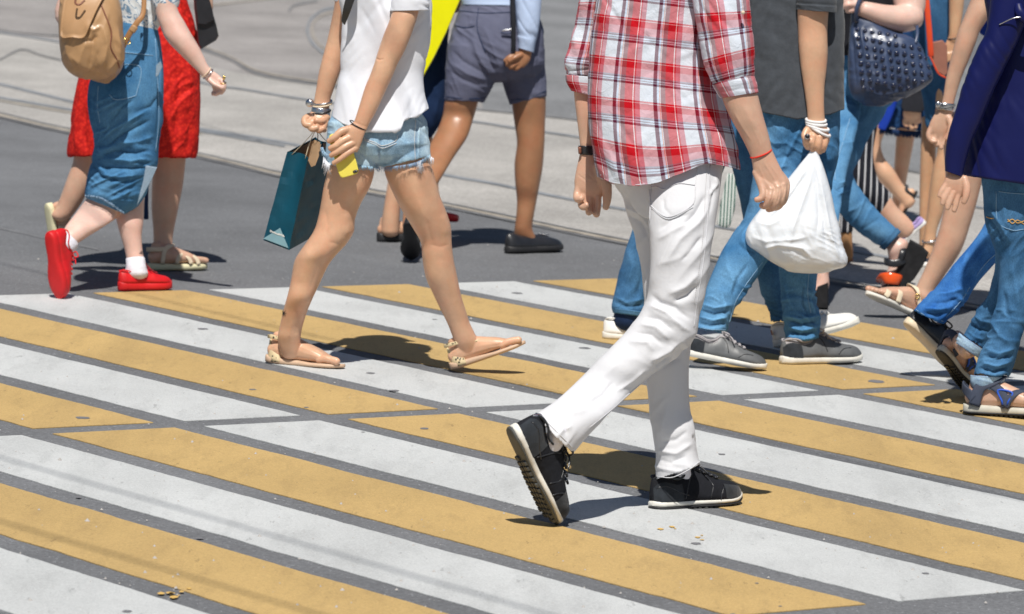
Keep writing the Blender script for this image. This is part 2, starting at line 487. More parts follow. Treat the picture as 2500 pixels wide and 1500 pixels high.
    def hair(s, mat, longh=False):
        x, y, u, dy = s.headc
        gs = [s.loft([(x - u * .46, y - u * .62, x + u * .12, y - u * .66, dy, 1.1), (x - u * .47, y - u * .9, x + u * .34, y - u * 1.0, dy, .9), (x - u * .32, y - u * 1.28, x + u * .3, y - u * 1.28, dy, .9)])]
        if longh: gs.append(s.loft([(x - u * .45, y - u * .9, x + u * .05, y - u * .85, dy, 1.1), (x - u * .5, y - u * .3, x - u * .02, y - u * .3, dy, 1.2), (x - u * .46, y + u * .25, x - u * .06, y + u * .25, dy, 1.3)]))
        link('hair', fused(gs, .01, 3), mat, s.root)
    def frame(s, heel, toe, dyh, dyt, up):
        """shoe frame: heel/toe pixels at sole level, up = (ux, uy_down, depth) hint; returns origin, x, y(lateral), z, length"""
        if dyt is None: dyt = ground(*toe)[1] - s.Y
        elif isinstance(dyt, tuple): dyt = ground(*toe)[1] - s.Y + dyt[0]
        if dyh is None: dyh = ground(*heel)[1] - s.Y
        elif isinstance(dyh, tuple): dyh = dyt + dyh[0]
        a, b = s.W(heel[0], heel[1], dyh), s.W(toe[0], toe[1], dyt); L = np.linalg.norm(b - a); X = (b - a) / L
        U = up[0] * CR - up[1] * CU + up[2] * FWD; Z = nrm(U - X * (U @ X)); Yv = np.cross(Z, X)
        return a, X, Yv, Z, L
# ------------------------------------------------------------------ shoes and feet (local frame: x heel->toe, y lateral, z up, unit = length)
XS = np.array([0, .005, .012, .025, .04, .065, .09, .16, .25, .35, .45, .55, .65, .74, .82, .87, .91, .94, .965, .98, .993, 1.0])
def outl(x, wh=.115, ww=.1, wb=.165):
    """half widths of a foot outline"""
    k = np.interp(x, [0, .012, .04, .09, .18, .35, .45, .6, .70, .79, .86, .91, .95, .98, .993, 1.0], [.03, .055, .082, .103, wh, ww * 1.05, ww * 1.1, wb * .92, wb, wb * .97, wb * .86, wb * .72, wb * .55, wb * .36, wb * .22, wb * .06])
    return k
def local(fr, L3):
    o, X, Yv, Z, L = fr; L3 = np.asarray(L3); return o + L * (L3[:, :1] * X + L3[:, 1:2] * Yv + L3[:, 2:3] * Z)
def bend(L3, bx=.68, ang=0.0):
    """toe bend: everything before bx is rotated up about the ball of the foot"""
    if not ang: return L3
    L3 = np.array(L3, float); a = rad(ang); t = np.clip((bx + .06 - L3[:, 0]) / .12, 0, 1) * a
    dx = L3[:, 0] - bx; z = L3[:, 2].copy()
    L3[:, 0] = bx + dx * np.cos(t) + z * np.sin(t) * 1.0; L3[:, 2] = -dx * np.sin(t) * 1.0 * 1 + z * np.cos(t)
    return L3
def sole_geo(fr, zb, zt, wmul=1.0, x0=-.012, x1=1.008, n=24, shape=3.2, **k):
    """zb, zt: functions of x for bottom and top height"""
    xs = np.unique(np.r_[XS, np.linspace(.1, .9, 25)]); L = []
    th = np.linspace(0, 2 * math.pi, n, endpoint=False); c, s_ = np.cos(th), np.sin(th)
    c = np.sign(c) * np.abs(c) ** (2 / shape); s_ = np.sign(s_) * np.abs(s_) ** (2 / shape)
    for x in xs:
        w = outl(x) * wmul; b, t = zb(x), zt(x); xx = x0 + (x1 - x0) * x
        L.append(np.c_[np.full(n, xx), c * w, (b + t) / 2 + s_ * (t - b) / 2])
    m = len(L); V = np.concatenate(L); V = np.r_[V, [[x0, 0, (zb(0) + zt(0)) / 2]], [[x1, 0, (zb(1) + zt(1)) / 2]]]
    F = []
    for i in range(m - 1):
        for j in range(n):
            q = (j + 1) % n; F.append((i * n + j, (i + 1) * n + j, (i + 1) * n + q, i * n + q))
    for j in range(n):
        q = (j + 1) % n; F.append((m * n, j, q)); F.append((m * n + 1, (m - 1) * n + q, (m - 1) * n + j))
    return Geo().add(local(fr, bend(V, ang=k.get('bend', 0))), F)
def ipf(px, py): return lambda x: float(np.interp(x, px, py))
LOW = ([0, .03, .1, .17, .24, .31, .38, .46, .56, .66, .76, .86, .93, .98, 1.0], [.22, .27, .285, .26, .24, .265, .33, .315, .27, .228, .205, .19, .17, .13, .075])
def up_pt(x, a, base=.06, hs=LOW, wmul=.95):
    """point on the upper: a = -90 (outer sole edge, -y) .. 0?  a in degrees, 0 = -y side edge, 90 = top, 180 = +y side"""
    w = outl(x) * wmul; h = ipf(*hs)(x) - base; ca, sa = math.cos(rad(a)), math.sin(rad(a))
    e = 2 / 2.6; y = -np.sign(ca) * abs(ca) ** e * w * (1 - .30 * max(0, sa) ** 1.5 * (1 if x < .6 else .5)); z = base + abs(sa) ** e * h
    return [x, y, z]
LOWC = (LOW[0], [v * 1.3 for v in LOW[1]])
LOWT = (LOW[0], [v * 1.12 for v in LOW[1]])
def upper_geo(fr, base=.06, hs=LOW, wmul=.95, n=22, x0=.0, x1=1.0, off=0.0, a0=0, a1=180, **k):
    xs = np.unique(np.r_[XS, np.linspace(.08, .92, 30)]); xs = xs[(xs >= x0) & (xs <= x1)]
    V = []; m = len(xs)
    for x in xs:
        for j in range(n):
            a = a0 + (a1 - a0) * j / (n - 1); p = up_pt(x, a, base - .02, hs, wmul + off * 6)
            p[2] += off * math.sin(rad(a)) * 1.0; V.append(p)
    F = []
    for i in range(m - 1):
        for j in range(n - 1): F.append((i * n + j, (i + 1) * n + j, (i + 1) * n + j + 1, i * n + j + 1))
    if a0 == 0 and a1 == 180:
        for i in range(m - 1): F.append((i * n, i * n + n - 1, (i + 1) * n + n - 1, (i + 1) * n))
        F.append(tuple(range(n))); F.append(tuple(range((m - 1) * n, m * n))[::-1])
    return Geo().add(local(fr, bend(V, ang=k.get('bend', 0))), F)
def path_geo(fr, pts, r, hs=LOW, base=.06, wmul=.95, off=.004, per=6, n=6, surf=True, **k):
    """piping, lace or strap: pts (x,a) on the upper, or raw local (x,y,z) when surf=False"""
    R = catmull(pts, per)
    C = [up_pt(p[0], p[1], base - .02, hs, wmul + off * 3) for p in R] if surf else [list(p[:3]) for p in R]
    C = np.array(C)
    if surf: C[:, 2] += off * np.array([math.sin(rad(min(max(p[1], 0), 180))) for p in R])
    C = local(fr, bend(C, ang=k.get('bend', 0))); T = np.gradient(C, axis=0); A, B = [], []; L = fr[4]
    for i in range(len(C)):
        t = nrm(T[i]); a = nrm(np.cross(fr[3] + .01 * fr[2], t)); A.append(a * r * L * k.get('flat', 1)); B.append(np.cross(t, a) * r * L)
    V, F, _ = rings(C, A, B, n, 2, None, None); return Geo().add(V, F)
def strap_geo(fr, pts, wid, th=.012, per=6, **k):
    """flat strap; pts = (x,y,z, nx,ny,nz) local with outward normal; wid along the foot"""
    R = catmull(pts, per); R[:, 1] *= 1.10; R[:, 2] = np.where(R[:, 2] > .13, R[:, 2] * 1.13 + .005, R[:, 2]); C = local(fr, bend(R[:, :3], ang=k.get('bend', 0)))
    o, X, Yv, Z, L = fr; T = np.gradient(C, axis=0); A, B = [], []
    for i in range(len(C)):
        t = nrm(T[i]); nn = nrm(R[i, 3] * X + R[i, 4] * Yv + R[i, 5] * Z); nn = nrm(nn - t * (nn @ t)); a = np.cross(nn, t)
        A.append(a * wid * L / 2); B.append(nn * th * L / 2)
    V, F, _ = rings(C, A, B, 12, 3.0, None, None); return Geo().add(V, F)
def shade_join(gs): return merge(gs)
def sneaker(p, fr, name, mu, ms, ml=None, mo=None, hs=None, label=None, bendang=0, laces=True, sole_t=.075, mid=None, lining=None, spring=.03, heelup=0.0, panels=None):
    """upper > sole, lace, tongue, panels"""
    zb = ipf([0, .06, .3, .7, .88, 1], [.015 + heelup, 0, 0, 0, .008, spring]); zt = ipf([0, .5, .8, 1], [sole_t * 1.1, sole_t, sole_t * .95, sole_t + spring * .7])
    hs = hs or LOW; k = dict(bend=bendang, hs=hs); ks = dict(bend=bendang)
    up = build(name, upper_geo(fr, sole_t, **k), mu, p.root)
    if label: up['label'] = label
    if mo is not None:
        build('sole', sole_geo(fr, lambda x: zb(x) + .018, zt, **ks), ms, up)
        build('outsole', sole_geo(fr, zb, lambda x: zb(x) + .026, 1.01, **ks), mo, up)
    else: build('sole', sole_geo(fr, zb, zt, **ks), ms, up)
    ml = ml or ms
    if laces:
        g = Geo()
        for i in range(5):
            x = .43 + i * .06
            for q in (path_geo(fr, [(x, 62), (x + .012, 90), (x + .02, 118)], .011, base=sole_t, off=.014, **k), path_geo(fr, [(x + .02, 62), (x + .01, 90), (x, 118)], .011, base=sole_t, off=.022, **k)): g.add(q.arr(), q.F)
        for sgn in (-1, 1):
            h = ipf(*hs)(.42)
            q = path_geo(fr, [(.43, 0, h + .01), (.40, sgn * .05, h + .045), (.46, sgn * .10, h + .03), (.47, sgn * .06, h), (.43, 0, h + .01)], .010, surf=False, **k); g.add(q.arr(), q.F)
            q = path_geo(fr, [(.43, 0, h + .01), (.50, sgn * .06, h - .0), (.55, sgn * .125, h - .07)], .009, surf=False, **k); g.add(q.arr(), q.F)
        build('lace', g, ml, up)
        t = upper_geo(fr, sole_t, x0=.36, x1=.52, off=.010, a0=60, a1=120, n=8, **k); build('tongue', t, lining or mu, up)
    if panels:
        for nm, pts, r, m in panels: build(nm, path_geo(fr, pts, r, base=sole_t, off=.002, per=8, **k), m, up)
    # padded collar round the ankle opening
    col = [(.02, .0), (.05, .06), (.13, .085), (.22, .085), (.31, .07), (.37, .03), (.38, 0)]
    cc = [(x, y, ipf(*hs)(x) - .012) for x, y in col] + [(x, -y, ipf(*hs)(x) - .012) for x, y in col[::-1][1:-1]] + [(.02, 0, ipf(*hs)(.02) - .012)]
    build('collar', path_geo(fr, cc, .011, surf=False, **k), lining or mu, up)
    return up
def bare_foot(p, fr, lift=.03, bendang=0, toes=True, side=1, sc_=1.0):
    """foot resting on a footbed at height lift; side=+1 big toe on the -y side (nearer the camera)"""
    o, X, Yv, Z, L = fr
    def loc(rows, n=14, per=3):
        R = catmull(rows, per); C = local(fr, bend(R[:, :3], ang=bendang)); T = np.gradient(C, axis=0); A, B = [], []
        for i in range(len(C)):
            t = nrm(T[i]); a = Yv - t * (Yv @ t); a = nrm(a); b = np.cross(t, a); A.append(a * R[i][3] * L); B.append(b * R[i][4] * L)
        V, F, _ = rings(C, A, B, n, 2.2, 'round', 'round', capd=.8); return Geo().add(V, F)
    g = [loc([(.05, 0, .10, .085, .10), (.13, 0, .125, .108, .13), (.25, 0, .155, .108, .165), (.38, -.005 * side, .145, .115, .148), (.52, -.01 * side, .12, .138, .118), (.66, -.01 * side, .095, .157, .092), (.78, 0, .066, .145, .062), (.82, 0, .058, .13, .050)], per=4),
         loc([(.08, 0, .12, .07, .08), (.13, 0, .3, .068, .09)], per=3)]
    if toes:
        T = [(-.112, .99, .050), (-.040, .968, .034), (.018, .935, .032), (.070, .893, .031), (.118, .845, .030)]
        for y, xe, r in T:
            y *= side
            g.append(loc([(.72, y * .95, .05, r * 1.05, r * 1.1), (.8, y, .064, r, r * 1.05), (xe - .05, y * 1.0, .050, r * .95, r * 1.0), (xe - .02, y, .040, r, r * 1.0)], n=12, per=3))
    for q in g:
        q.V[0] = q.V[0] + Z * lift * L
    return g
def toe_nails(p, fr, lift, mat, bendang=0, side=1):
    g = Geo(); 
    for y, xe, r in [(-.115, .99, .047), (-.045, .965, .033), (.01, .93, .031), (.06, .89, .03), (.105, .845, .029)]:
        y *= side; V = []; n = 8
        for i in range(4):
            for j in range(n):
                a = math.pi * (j / (n - 1)) * .7 + math.pi * .15; q = r * (.98 if i < 3 else .8)
                V.append([xe - .055 + i * .017, y - math.cos(a) * q * .9, .043 + lift + math.sin(a) * q * .98 - i * .0045])
        F = [(i * n + j, i * n + j + 1, (i + 1) * n + j + 1, (i + 1) * n + j) for i in range(3) for j in range(n - 1)]
        g.add(local(fr, bend(V, ang=bendang)), F)
    return g
# ------------------------------------------------------------------ ground, tram track, painted crossing
def m_asphalt(name, c, spec=.25, sz=1.0):
    t = NT(name, .92, .2)
    v = t.coord('Object')
    a = t.ramp(t.noise(.55, 6, .7, v), [(.3, sc(c, .80)), (.7, sc(c, 1.18))])
    a = t.mix(t.ramp(t.noise(3.2, 6, .75, v), [(.5, C3(0, 0, 0)), (.75, C3(.5, .5, .5))]), a, sc(c, .68))
    st = t.ramp(t.noise(1.3, 5, .65, t.coord('Object', (1, .35, 1), (0, 0, .6))), [(.35, C3(.44, .44, .44)), (.65, C3(.55, .55, .55))])
    a = t.mix(.8, a, st, 'OVERLAY')
    fine = t.ramp(t.noise(70 * sz, 4, .75, v), [(.3, C3(.33, .33, .33)), (.7, C3(.67, .67, .67))])
    a = t.mix(.95, a, fine, 'OVERLAY')
    vo = t.node('ShaderNodeTexVoronoi'); vo.inputs['Scale'].default_value = 95 * sz; t.link(v, vo.inputs['Vector'])
    pk = t.math('MULTIPLY', t.ramp(vo.outputs['Distance'], [(.16, C3(1, 1, 1)), (.3, C3(0, 0, 0))]), t.ramp(t.noise(28, 2, .5, v), [(.5, C3(0, 0, 0)), (.62, C3(1, 1, 1))]))
    a = t.mix(t.math('MULTIPLY', pk, .55), a, sc(c, 3.2))
    t.base(a); t.bump(t.noise(90 * sz, 3, .8, v), .8, .006); t.bump(t.noise(25 * sz, 3, .6, v), .4, .01)
    return t.m
def m_paint(name, c, dirt, seed):
    t = NT(name, .72, .25)
    v = t.coord('Object'); vs = t.coord('Object', (1, .22, 1), (0, 0, -.642)); vt = t.coord('Object', (1, .05, 1), (0, 0, -.642))
    a = t.ramp(t.noise(1.6, 5, .6, v), [(.3, sc(c, .91)), (.7, sc(c, 1.06))])
    a = t.mix(t.ramp(t.noise(2.3 + seed * .1, 3, .6, vt), [(.52, C3(0, 0, 0)), (.7, C3(.34, .34, .34))]), a, dirt)
    a = t.mix(t.ramp(t.noise(9 + seed, 5, .75, vs), [(.50, C3(0, 0, 0)), (.78, C3(.6, .6, .6))]), a, dirt)
    a = t.mix(t.ramp(t.noise(30, 4, .75, vs), [(.64, C3(0, 0, 0)), (.68, C3(.55, .55, .55))]), a, sc(dirt, .8))
    a = t.mix(t.ramp(t.noise(120, 3, .8, v), [(.66, C3(0, 0, 0)), (.7, C3(.55, .55, .55))]), a, sc(dirt, .55))
    g = t.ramp(t.noise(190, 3, .7, v), [(.3, C3(.39, .39, .39)), (.7, C3(.60, .60, .60))])
    a = t.mix(.9, a, g, 'OVERLAY')
    t.base(a); t.bump(t.noise(120, 4, .75, v), .7, .003)
    return t.m
M_asph = m_asphalt('asphalt', C3(.165, .170, .180))
M_asph_far = m_asphalt('asphalt_far', C3(.215, .22, .228), sz=.6)
M_conc = m_asphalt('concrete_track_bed', C3(.40, .385, .365), sz=.7)
M_conc2 = m_asphalt('worn_pavement', C3(.30, .284, .276), sz=.6)
M_white = m_paint('white_road_paint', C3(.555, .57, .57), C3(.36, .37, .37), 0)
M_yellow = m_paint('yellow_road_paint', C3(.53, .365, .152), C3(.33, .225, .10), 3)
M_steel = m_plain('worn_rail_steel', C3(.235, .25, .27), .6, .4, .25, 5)
M_rust = m_plain('rusty_sealant', C3(.37, .33, .275), .9, .2, .25, 6)
M_tar = m_plain('tar_seam', C3(.20, .20, .205), .8, .3, .3, 9)

def flat(name, pts, z, mat, parent=None, kind=None, th=0.0):
    V = [(p[0], p[1], z) for p in pts]; n = len(V); F = [tuple(range(n))]
    if th:
        V += [(p[0], p[1], z - th) for p in pts]; F += [(i, i + n, (i + 1) % n + n, (i + 1) % n) for i in range(n)]
    me = new_mesh(name, V, F)
    o = link(name, me, mat, parent, smooth=False)
    if kind: o['kind'] = kind
    return o
road = flat('road', [(-400, -60), (400, -60), (400, 900), (-400, 900)], 0, M_asph, kind='structure')
tag(road, 'dark grey asphalt road under the painted crossing')
near = [(-900, 60), (-300, 215), (0, 284), (170, 323), (492, 384), (679, 428), (900, 470), (1100, 507), (1300, 548), (1515, 592), (2100, 702), (2500, 775), (3400, 930)]
far = [(-900, -60), (-300, 28), (0, 81), (143, 105), (330, 135), (600, 182), (838, 217), (1166, 268), (1375, 291), (1900, 368), (2266, 428), (2500, 468), (3400, 600)]
G = lambda L: [ground(x, y) for x, y in L]
nearG = G([(x, y) for x, y in catmull(near, 4)]); farG = G([(x, y) for x, y in catmull(far, 4)])
def strip(name, A, B, z, mat, parent=None, kind=None):
    n = len(A); V = [(p[0], p[1], z) for p in A] + [(p[0], p[1], z) for p in B]
    F = [(i, i + 1, n + i + 1, n + i) for i in range(n - 1)]
    o = link(name, new_mesh(name, V, F), mat, parent, smooth=False)
    if kind: o['kind'] = kind
    return o
bed = strip('track_bed', nearG, farG, .004, M_conc, kind='structure'); tag(bed, 'light concrete tram track bed behind the crossing')
fr_ = [(p[0] - 25 + i * .0, p[1] + 300) for i, p in enumerate(farG)]
pav = strip('pavement', farG, fr_, .004, M_conc2, kind='structure'); tag(pav, 'worn light pavement beyond the tram track')
# darker asphalt on the right, beyond the track
dk = G(catmull([(1180, 269), (1375, 290), (1900, 367), (2266, 427), (2500, 467), (3400, 599)], 6))
lane = strip('road_lane', dk, [(p[0] - 8, p[1] + 280) for p in dk], .006, M_asph_far, kind='structure'); tag(lane, 'smooth grey asphalt lane beyond the tram track on the right')

def ribbon(name, pts, w, mat, parent, z=.012, label=None, per=6):
    C = catmull(pts, per); T = np.gradient(C, axis=0); T /= np.hypot(T[:, 0], T[:, 1])[:, None]
    wob = 1 + .35 * noise3(np.c_[np.arange(len(C)) * .7, np.full(len(C), w), np.zeros(len(C))], 3)
    w_ = w * .62 * wob if 'rail' not in name else np.full(len(C), w * .62)
    z = .0062 + (z - .006) * .28
    A = [ground(c[0] + t[1] * k, c[1] - t[0] * k) for c, t, k in zip(C, T, w_)]
    B = [ground(c[0] - t[1] * k, c[1] + t[0] * k) for c, t, k in zip(C, T, w_)]
    o = strip(name, A, B, z, mat, parent)
    if label: o['label'] = label
    return o
near_n = [(x, y) for x, y in near[1:-1]]
ribbon('kerb_edging', near_n, 3.2, M_rust, bed, label='rusty edging along the near side of the track')
ribbon('seam', [(x, y - 6) for x, y in near_n], 2.2, M_tar, bed, .0125)
ribbon('seam', [(x, y + 5) for x, y in near_n], 2.0, M_tar, road, .0165)
ribbon('rail', [(-200, 160), (0, 208), (180, 252), (330, 288), (492, 318), (696, 352), (1083, 430), (1192, 449), (1403, 492), (1800, 566), (2300, 655)], 4.5, M_steel, bed, label='worn tram rail nearest the crossing')
ribbon('rail', [(-200, 207), (0, 241), (180, 272), (330, 298), (492, 324), (696, 360)], 3.6, M_steel, bed, .014)
ribbon('seam', [(-200, 214), (0, 249), (180, 280), (330, 305), (492, 330)], 2.0, M_rust, bed, .016)
ribbon('rail', [(-200, 45), (0, 82), (143, 105), (330, 150), (492, 204), (600, 222), (768, 249), (1156, 300), (1250, 315), (1500, 352), (2167, 470), (2500, 530)], 3.0, M_steel, bed, .018)
ribbon('seam', [(485, 119), (560, 148), (628, 183), (730, 202), (838, 217), (1166, 269), (1375, 291), (1900, 368), (2266, 428), (2600, 485)], 4.2, M_tar, pav, .020)
ribbon('seam', [(478, 110), (560, 141), (628, 176), (730, 196), (838, 211)], 2.0, M_rust, pav, .022)
ribbon('seam', [(900, 40), (860, 22), (800, 24), (762, 46), (750, 78), (765, 112), (800, 138), (860, 158)], 4.0, M_steel, pav, .022)
ribbon('seam', [(900, 52), (860, 34), (806, 34), (772, 52), (762, 78), (778, 110), (812, 132), (868, 150)], 2.2, M_rust, pav, .024)
ribbon('seam', [(705, 30), (715, 18), (740, 10), (775, 5)], 4.0, M_tar, pav, .024)
ribbon('seam', [(-50, 165), (0, 148), (52, 124), (100, 138), (150, 150)], 2.2, M_tar, bed, .022)
ribbon('seam', [(520, 15), (620, 4), (700, -8)], 2.0, M_rust, pav, .024)
ribbon('seam', [(-50, 68), (60, 84), (180, 92), (300, 96)], 1.6, M_tar, pav, .026)
for i, (a, b) in enumerate([((0, 560), (240, 612)), ((470, 300), (640, 350))]):
    mid = ((a[0] + b[0]) / 2 + 10, (a[1] + b[1]) / 2 + 3)
    ribbon('crack', [a, mid, b], .8, M_tar, road, .006 if a[1] > 400 else .03)

# zebra: two rows of stripes, white and yellow in turn
X0, Y0, PHI, W_, L1, GP, L2, PS = -3.1208, 14.6383, .6425, .3988, 2.9909, .1084, 2.9893, .5
def cross(u, v):
    return (SC * (X0 + u * math.cos(PHI) + v * math.sin(PHI)), SC * (Y0 + u * math.sin(PHI) - v * math.cos(PHI)))
def clip0(u):      # the stripes stop short of the tram track on the right
    for v in np.linspace(0, L1, 120):
        x, y = cross(u, v); X_, Y_ = toPix(np.array([[x, y, 0.0]]))
        if Y_[0] >= 735 + (X_[0] - 1800) * .19: return v
    return L1
for row, (va, vb) in enumerate(((0, L1), (L1 + GP, L1 + GP + L2))):
    for k in range(-9, 16):
        u0 = k * PS; pts = []; n = 90; rs = RNG.randn(n * 2 + 2) * .0010; q = RNG.randn(40) * .0022
        wob = np.interp(np.linspace(0, 39, n * 2 + 2), np.arange(40), q) + rs
        a0, a1 = (clip0(u0), clip0(u0 + W_)) if row == 0 else (va, va)
        if min(a0, a1) >= vb - .1: continue
        for i in range(n + 1): pts.append(cross(u0 + wob[i], a0 + (vb - a0) * i / n))
        for i in range(n + 1): pts.append(cross(u0 + W_ + wob[n + i], vb - (vb - a1) * i / n))
        y = k % 2 == 0
        o = flat('yellow_stripe' if y else 'white_stripe', pts, .0030, M_yellow if y else M_white, road, th=.0024)

# bits on the ground
M_peb = m_plain('pebble', C3(.42, .40, .38), .9); M_flake = m_plain('paint_flake', C3(.62, .40, .12), .8); M_gum = m_plain('flattened_gum', C3(.17, .17, .18), .7)
gp = Geo()
for i in range(420):
    x, y = RNG.uniform(-50, 2550), RNG.uniform(560, 1500)
    c = ground(x, y, .0032); r = abs(RNG.randn()) * .0022 + .0012; V = []
    for t_ in range(6):
        a = t_ * math.pi / 3; V.append(c + np.array([math.cos(a) * r * RNG.uniform(.7, 1.2), math.sin(a) * r * RNG.uniform(.7, 1.2), 0]))
    V.append(c + np.array([0, 0, r * 1.1])); gp.add(V, [(j, (j + 1) % 6, 6) for j in range(6)])
o = build('gravel', gp, M_peb, road, smooth=False); o['kind'] = 'stuff'
gf = Geo()
for cx, cy, n in [(410, 1452, 5), (1630, 1290, 3), (1700, 1310, 3), (470, 1440, 2)]:
    for i in range(n):
        c = ground(cx + RNG.randn() * 22, cy + RNG.randn() * 5, .0052); r = RNG.uniform(.004, .011); k = 7
        V = [c + np.array([math.cos(a) * r * RNG.uniform(.6, 1.3), math.sin(a) * r * RNG.uniform(.8, 2.2), 0]) for a in np.linspace(0, 6.28, k, endpoint=False)]
        gf.add(V, [tuple(range(k))])
o = build('paint_flakes', gf, M_flake, road, smooth=False); o['kind'] = 'stuff'
gg = Geo()
for x, y, r in [(201, 1020, 18), (495, 803, 14), (617, 951, 9), (310, 1493, 14), (488, 1314, 10), (1037, 1046, 12), (905, 911, 12), (962, 954, 14), (1263, 716, 14), (1700, 1327, 13), (2138, 931, 22), (1762, 1109, 9), (1061, 780, 6), (2260, 1400, 9), (1848, 1424, 5), (1428, 850, 14), (887, 1055, 5), (1790, 1500, 8), (192, 1214, 8), (748, 995, 7), (1905, 1480, 5)]:
    a = ground(x - r, y, .0040); b = ground(x + r, y, .0040); rr = abs(b[0] - a[0]) / 2; c = (a + b) / 2
    V = [c + np.array([math.cos(t_) * rr * RNG.uniform(.75, 1.15), math.sin(t_) * rr * RNG.uniform(1.0, 1.7), 0]) for t_ in np.linspace(0, 6.28, 12, endpoint=False)]
    gg.add(V, [tuple(range(12))])
o = build('gum_spots', gg, M_gum, road, smooth=False); o['kind'] = 'stuff'
# overhead tram wires, well above the frame; only their soft shadows reach the picture
M_wire = m_plain('copper_wire', C3(.12, .10, .08), .5)
def wire(p, q, h=6.2, r=.0075, label=None):
    a, b = ground(*p), ground(*q); off = -np.array(ld) * (h / -ld.z); d = (b - a) / np.linalg.norm(b - a)
    a = a + off - d * 14; b = b + off + d * 22; pts = [a, (a + b) / 2, b]; nn = nrm(np.cross(d, [0, 0, 1])) * r
    V, F, _ = rings(pts, [nn] * 3, [np.array([0, 0, r])] * 3, 8, 2, None, None)
    o = build('overhead_wire', Geo().add(V, F), M_wire); tag(o, label, 'wire', 'overhead tram wires')
wire((0, 1119), (840, 1360), label='overhead tram wire whose soft shadow crosses the white stripe at lower left')
wire((0, 1275), (700, 1480), label='overhead tram wire whose shadow crosses the yellow stripe at lower left')
wire((326, 719), (640, 792), 6.4, .0065, label='overhead tram wire shading the topmost yellow stripe at left')
# ------------------------------------------------------------------ materials of people and things
SK_pale = m_skin('skin_pale', C3(.72, .50, .42)); SK_fair = m_skin('skin_fair', C3(.62, .39, .275)); SK_tan = m_skin('skin_tanned', C3(.66, .40, .255))
SK_brown = m_skin('skin_brown', C3(.36, .175, .088)); SK_honey = m_skin('skin_honey', C3(.62, .375, .22))
D_light = m_denim('denim_light_blue', C3(.042, .145, .30), C3(.125, .285, .47))
D_mid = m_denim('denim_mid_blue', C3(.022, .085, .195), C3(.075, .19, .345), seed=1)
D_dark = m_denim('denim_deep_blue', C3(.022, .105, .27), C3(.06, .20, .40), seed=2)
D_bright = m_denim('denim_bright_blue', C3(.014, .085, .31), C3(.07, .22, .50), seed=2)
D_pale = m_denim('denim_bleached', C3(.33, .48, .62), C3(.52, .66, .76), seed=3)
D_inside = m_denim('denim_inside', C3(.26, .37, .47), C3(.36, .47, .56), seed=3)
K_white = m_cloth('white_cotton_trousers', C3(.655, .66, .685), .9, .03, 8, 700, .18, mid=90)
K_tee = m_cloth('white_tshirt_cotton', C3(.77, .79, .85), .9, .02, 8, 600, .15, mid=50)
K_grey = m_cloth('charcoal_jersey', C3(.060, .068, .080), .9, .18, 30, 900, .3, sheen=.15)
K_navy = m_cloth('navy_sports_polyester', C3(.007, .010, .075), .40, .1, 6, 500, .1, mid=25)
K_red = m_cloth('red_lace', C3(.72, .022, .014), .8, .12, 30, 120, .9)
K_blk = m_cloth('black_cloth', C3(.02, .021, .027), .8, .15)
K_shirtblue = m_cloth('light_blue_cotton', C3(.48, .59, .80), .85, .04)
K_dknavy = m_cloth('dark_navy_cloth', C3(.012, .03, .085), .85, .2)
K_blue = m_cloth('royal_blue_cloth', C3(.01, .045, .36), .7, .1)
K_sock = m_cloth('white_sock', C3(.75, .75, .82), .95, .03, 20, 300, .8)
K_greytee = m_cloth('grey_marl', C3(.28, .29, .31), .9, .2)
def m_seer():
    t = NT('grey_blue_shorts_cloth', .85, .2); v = t.coord('Object')
    a = t.ramp(t.noise(10, 4), [(.3, C3(.105, .112, .165)), (.7, C3(.14, .148, .21))])
    w = t.node('ShaderNodeTexWave'); w.inputs['Scale'].default_value = 70; w.inputs['Distortion'].default_value = .5; t.link(v, w.inputs['Vector'])
    a = t.mix(.55, a, t.ramp(w.outputs['Fac'], [(.3, C3(.38, .38, .40)), (.7, C3(.62, .62, .66))]), 'OVERLAY')
    t.base(a); t.bump(t.noise(60, 3), .3, .004); t.bump(t.noise(500, 2), .2, .001); return t.m
K_seer = m_seer()
def m_lace():
    t = NT('red_crochet_lace', .75, .25); v = t.coord('Object')
    vo = t.node('ShaderNodeTexVoronoi'); vo.feature = 'SMOOTH_F1'; vo.inputs['Scale'].default_value = 75; t.link(v, vo.inputs['Vector'])
    a = t.ramp(vo.outputs['Distance'], [(.1, C3(.78, .030, .016)), (.55, C3(.50, .010, .008))])
    t.base(a); t.bump(vo.outputs['Distance'], .4, .003); t.bump(t.noise(40, 3), .3, .004); return t.m
K_lace = m_lace()
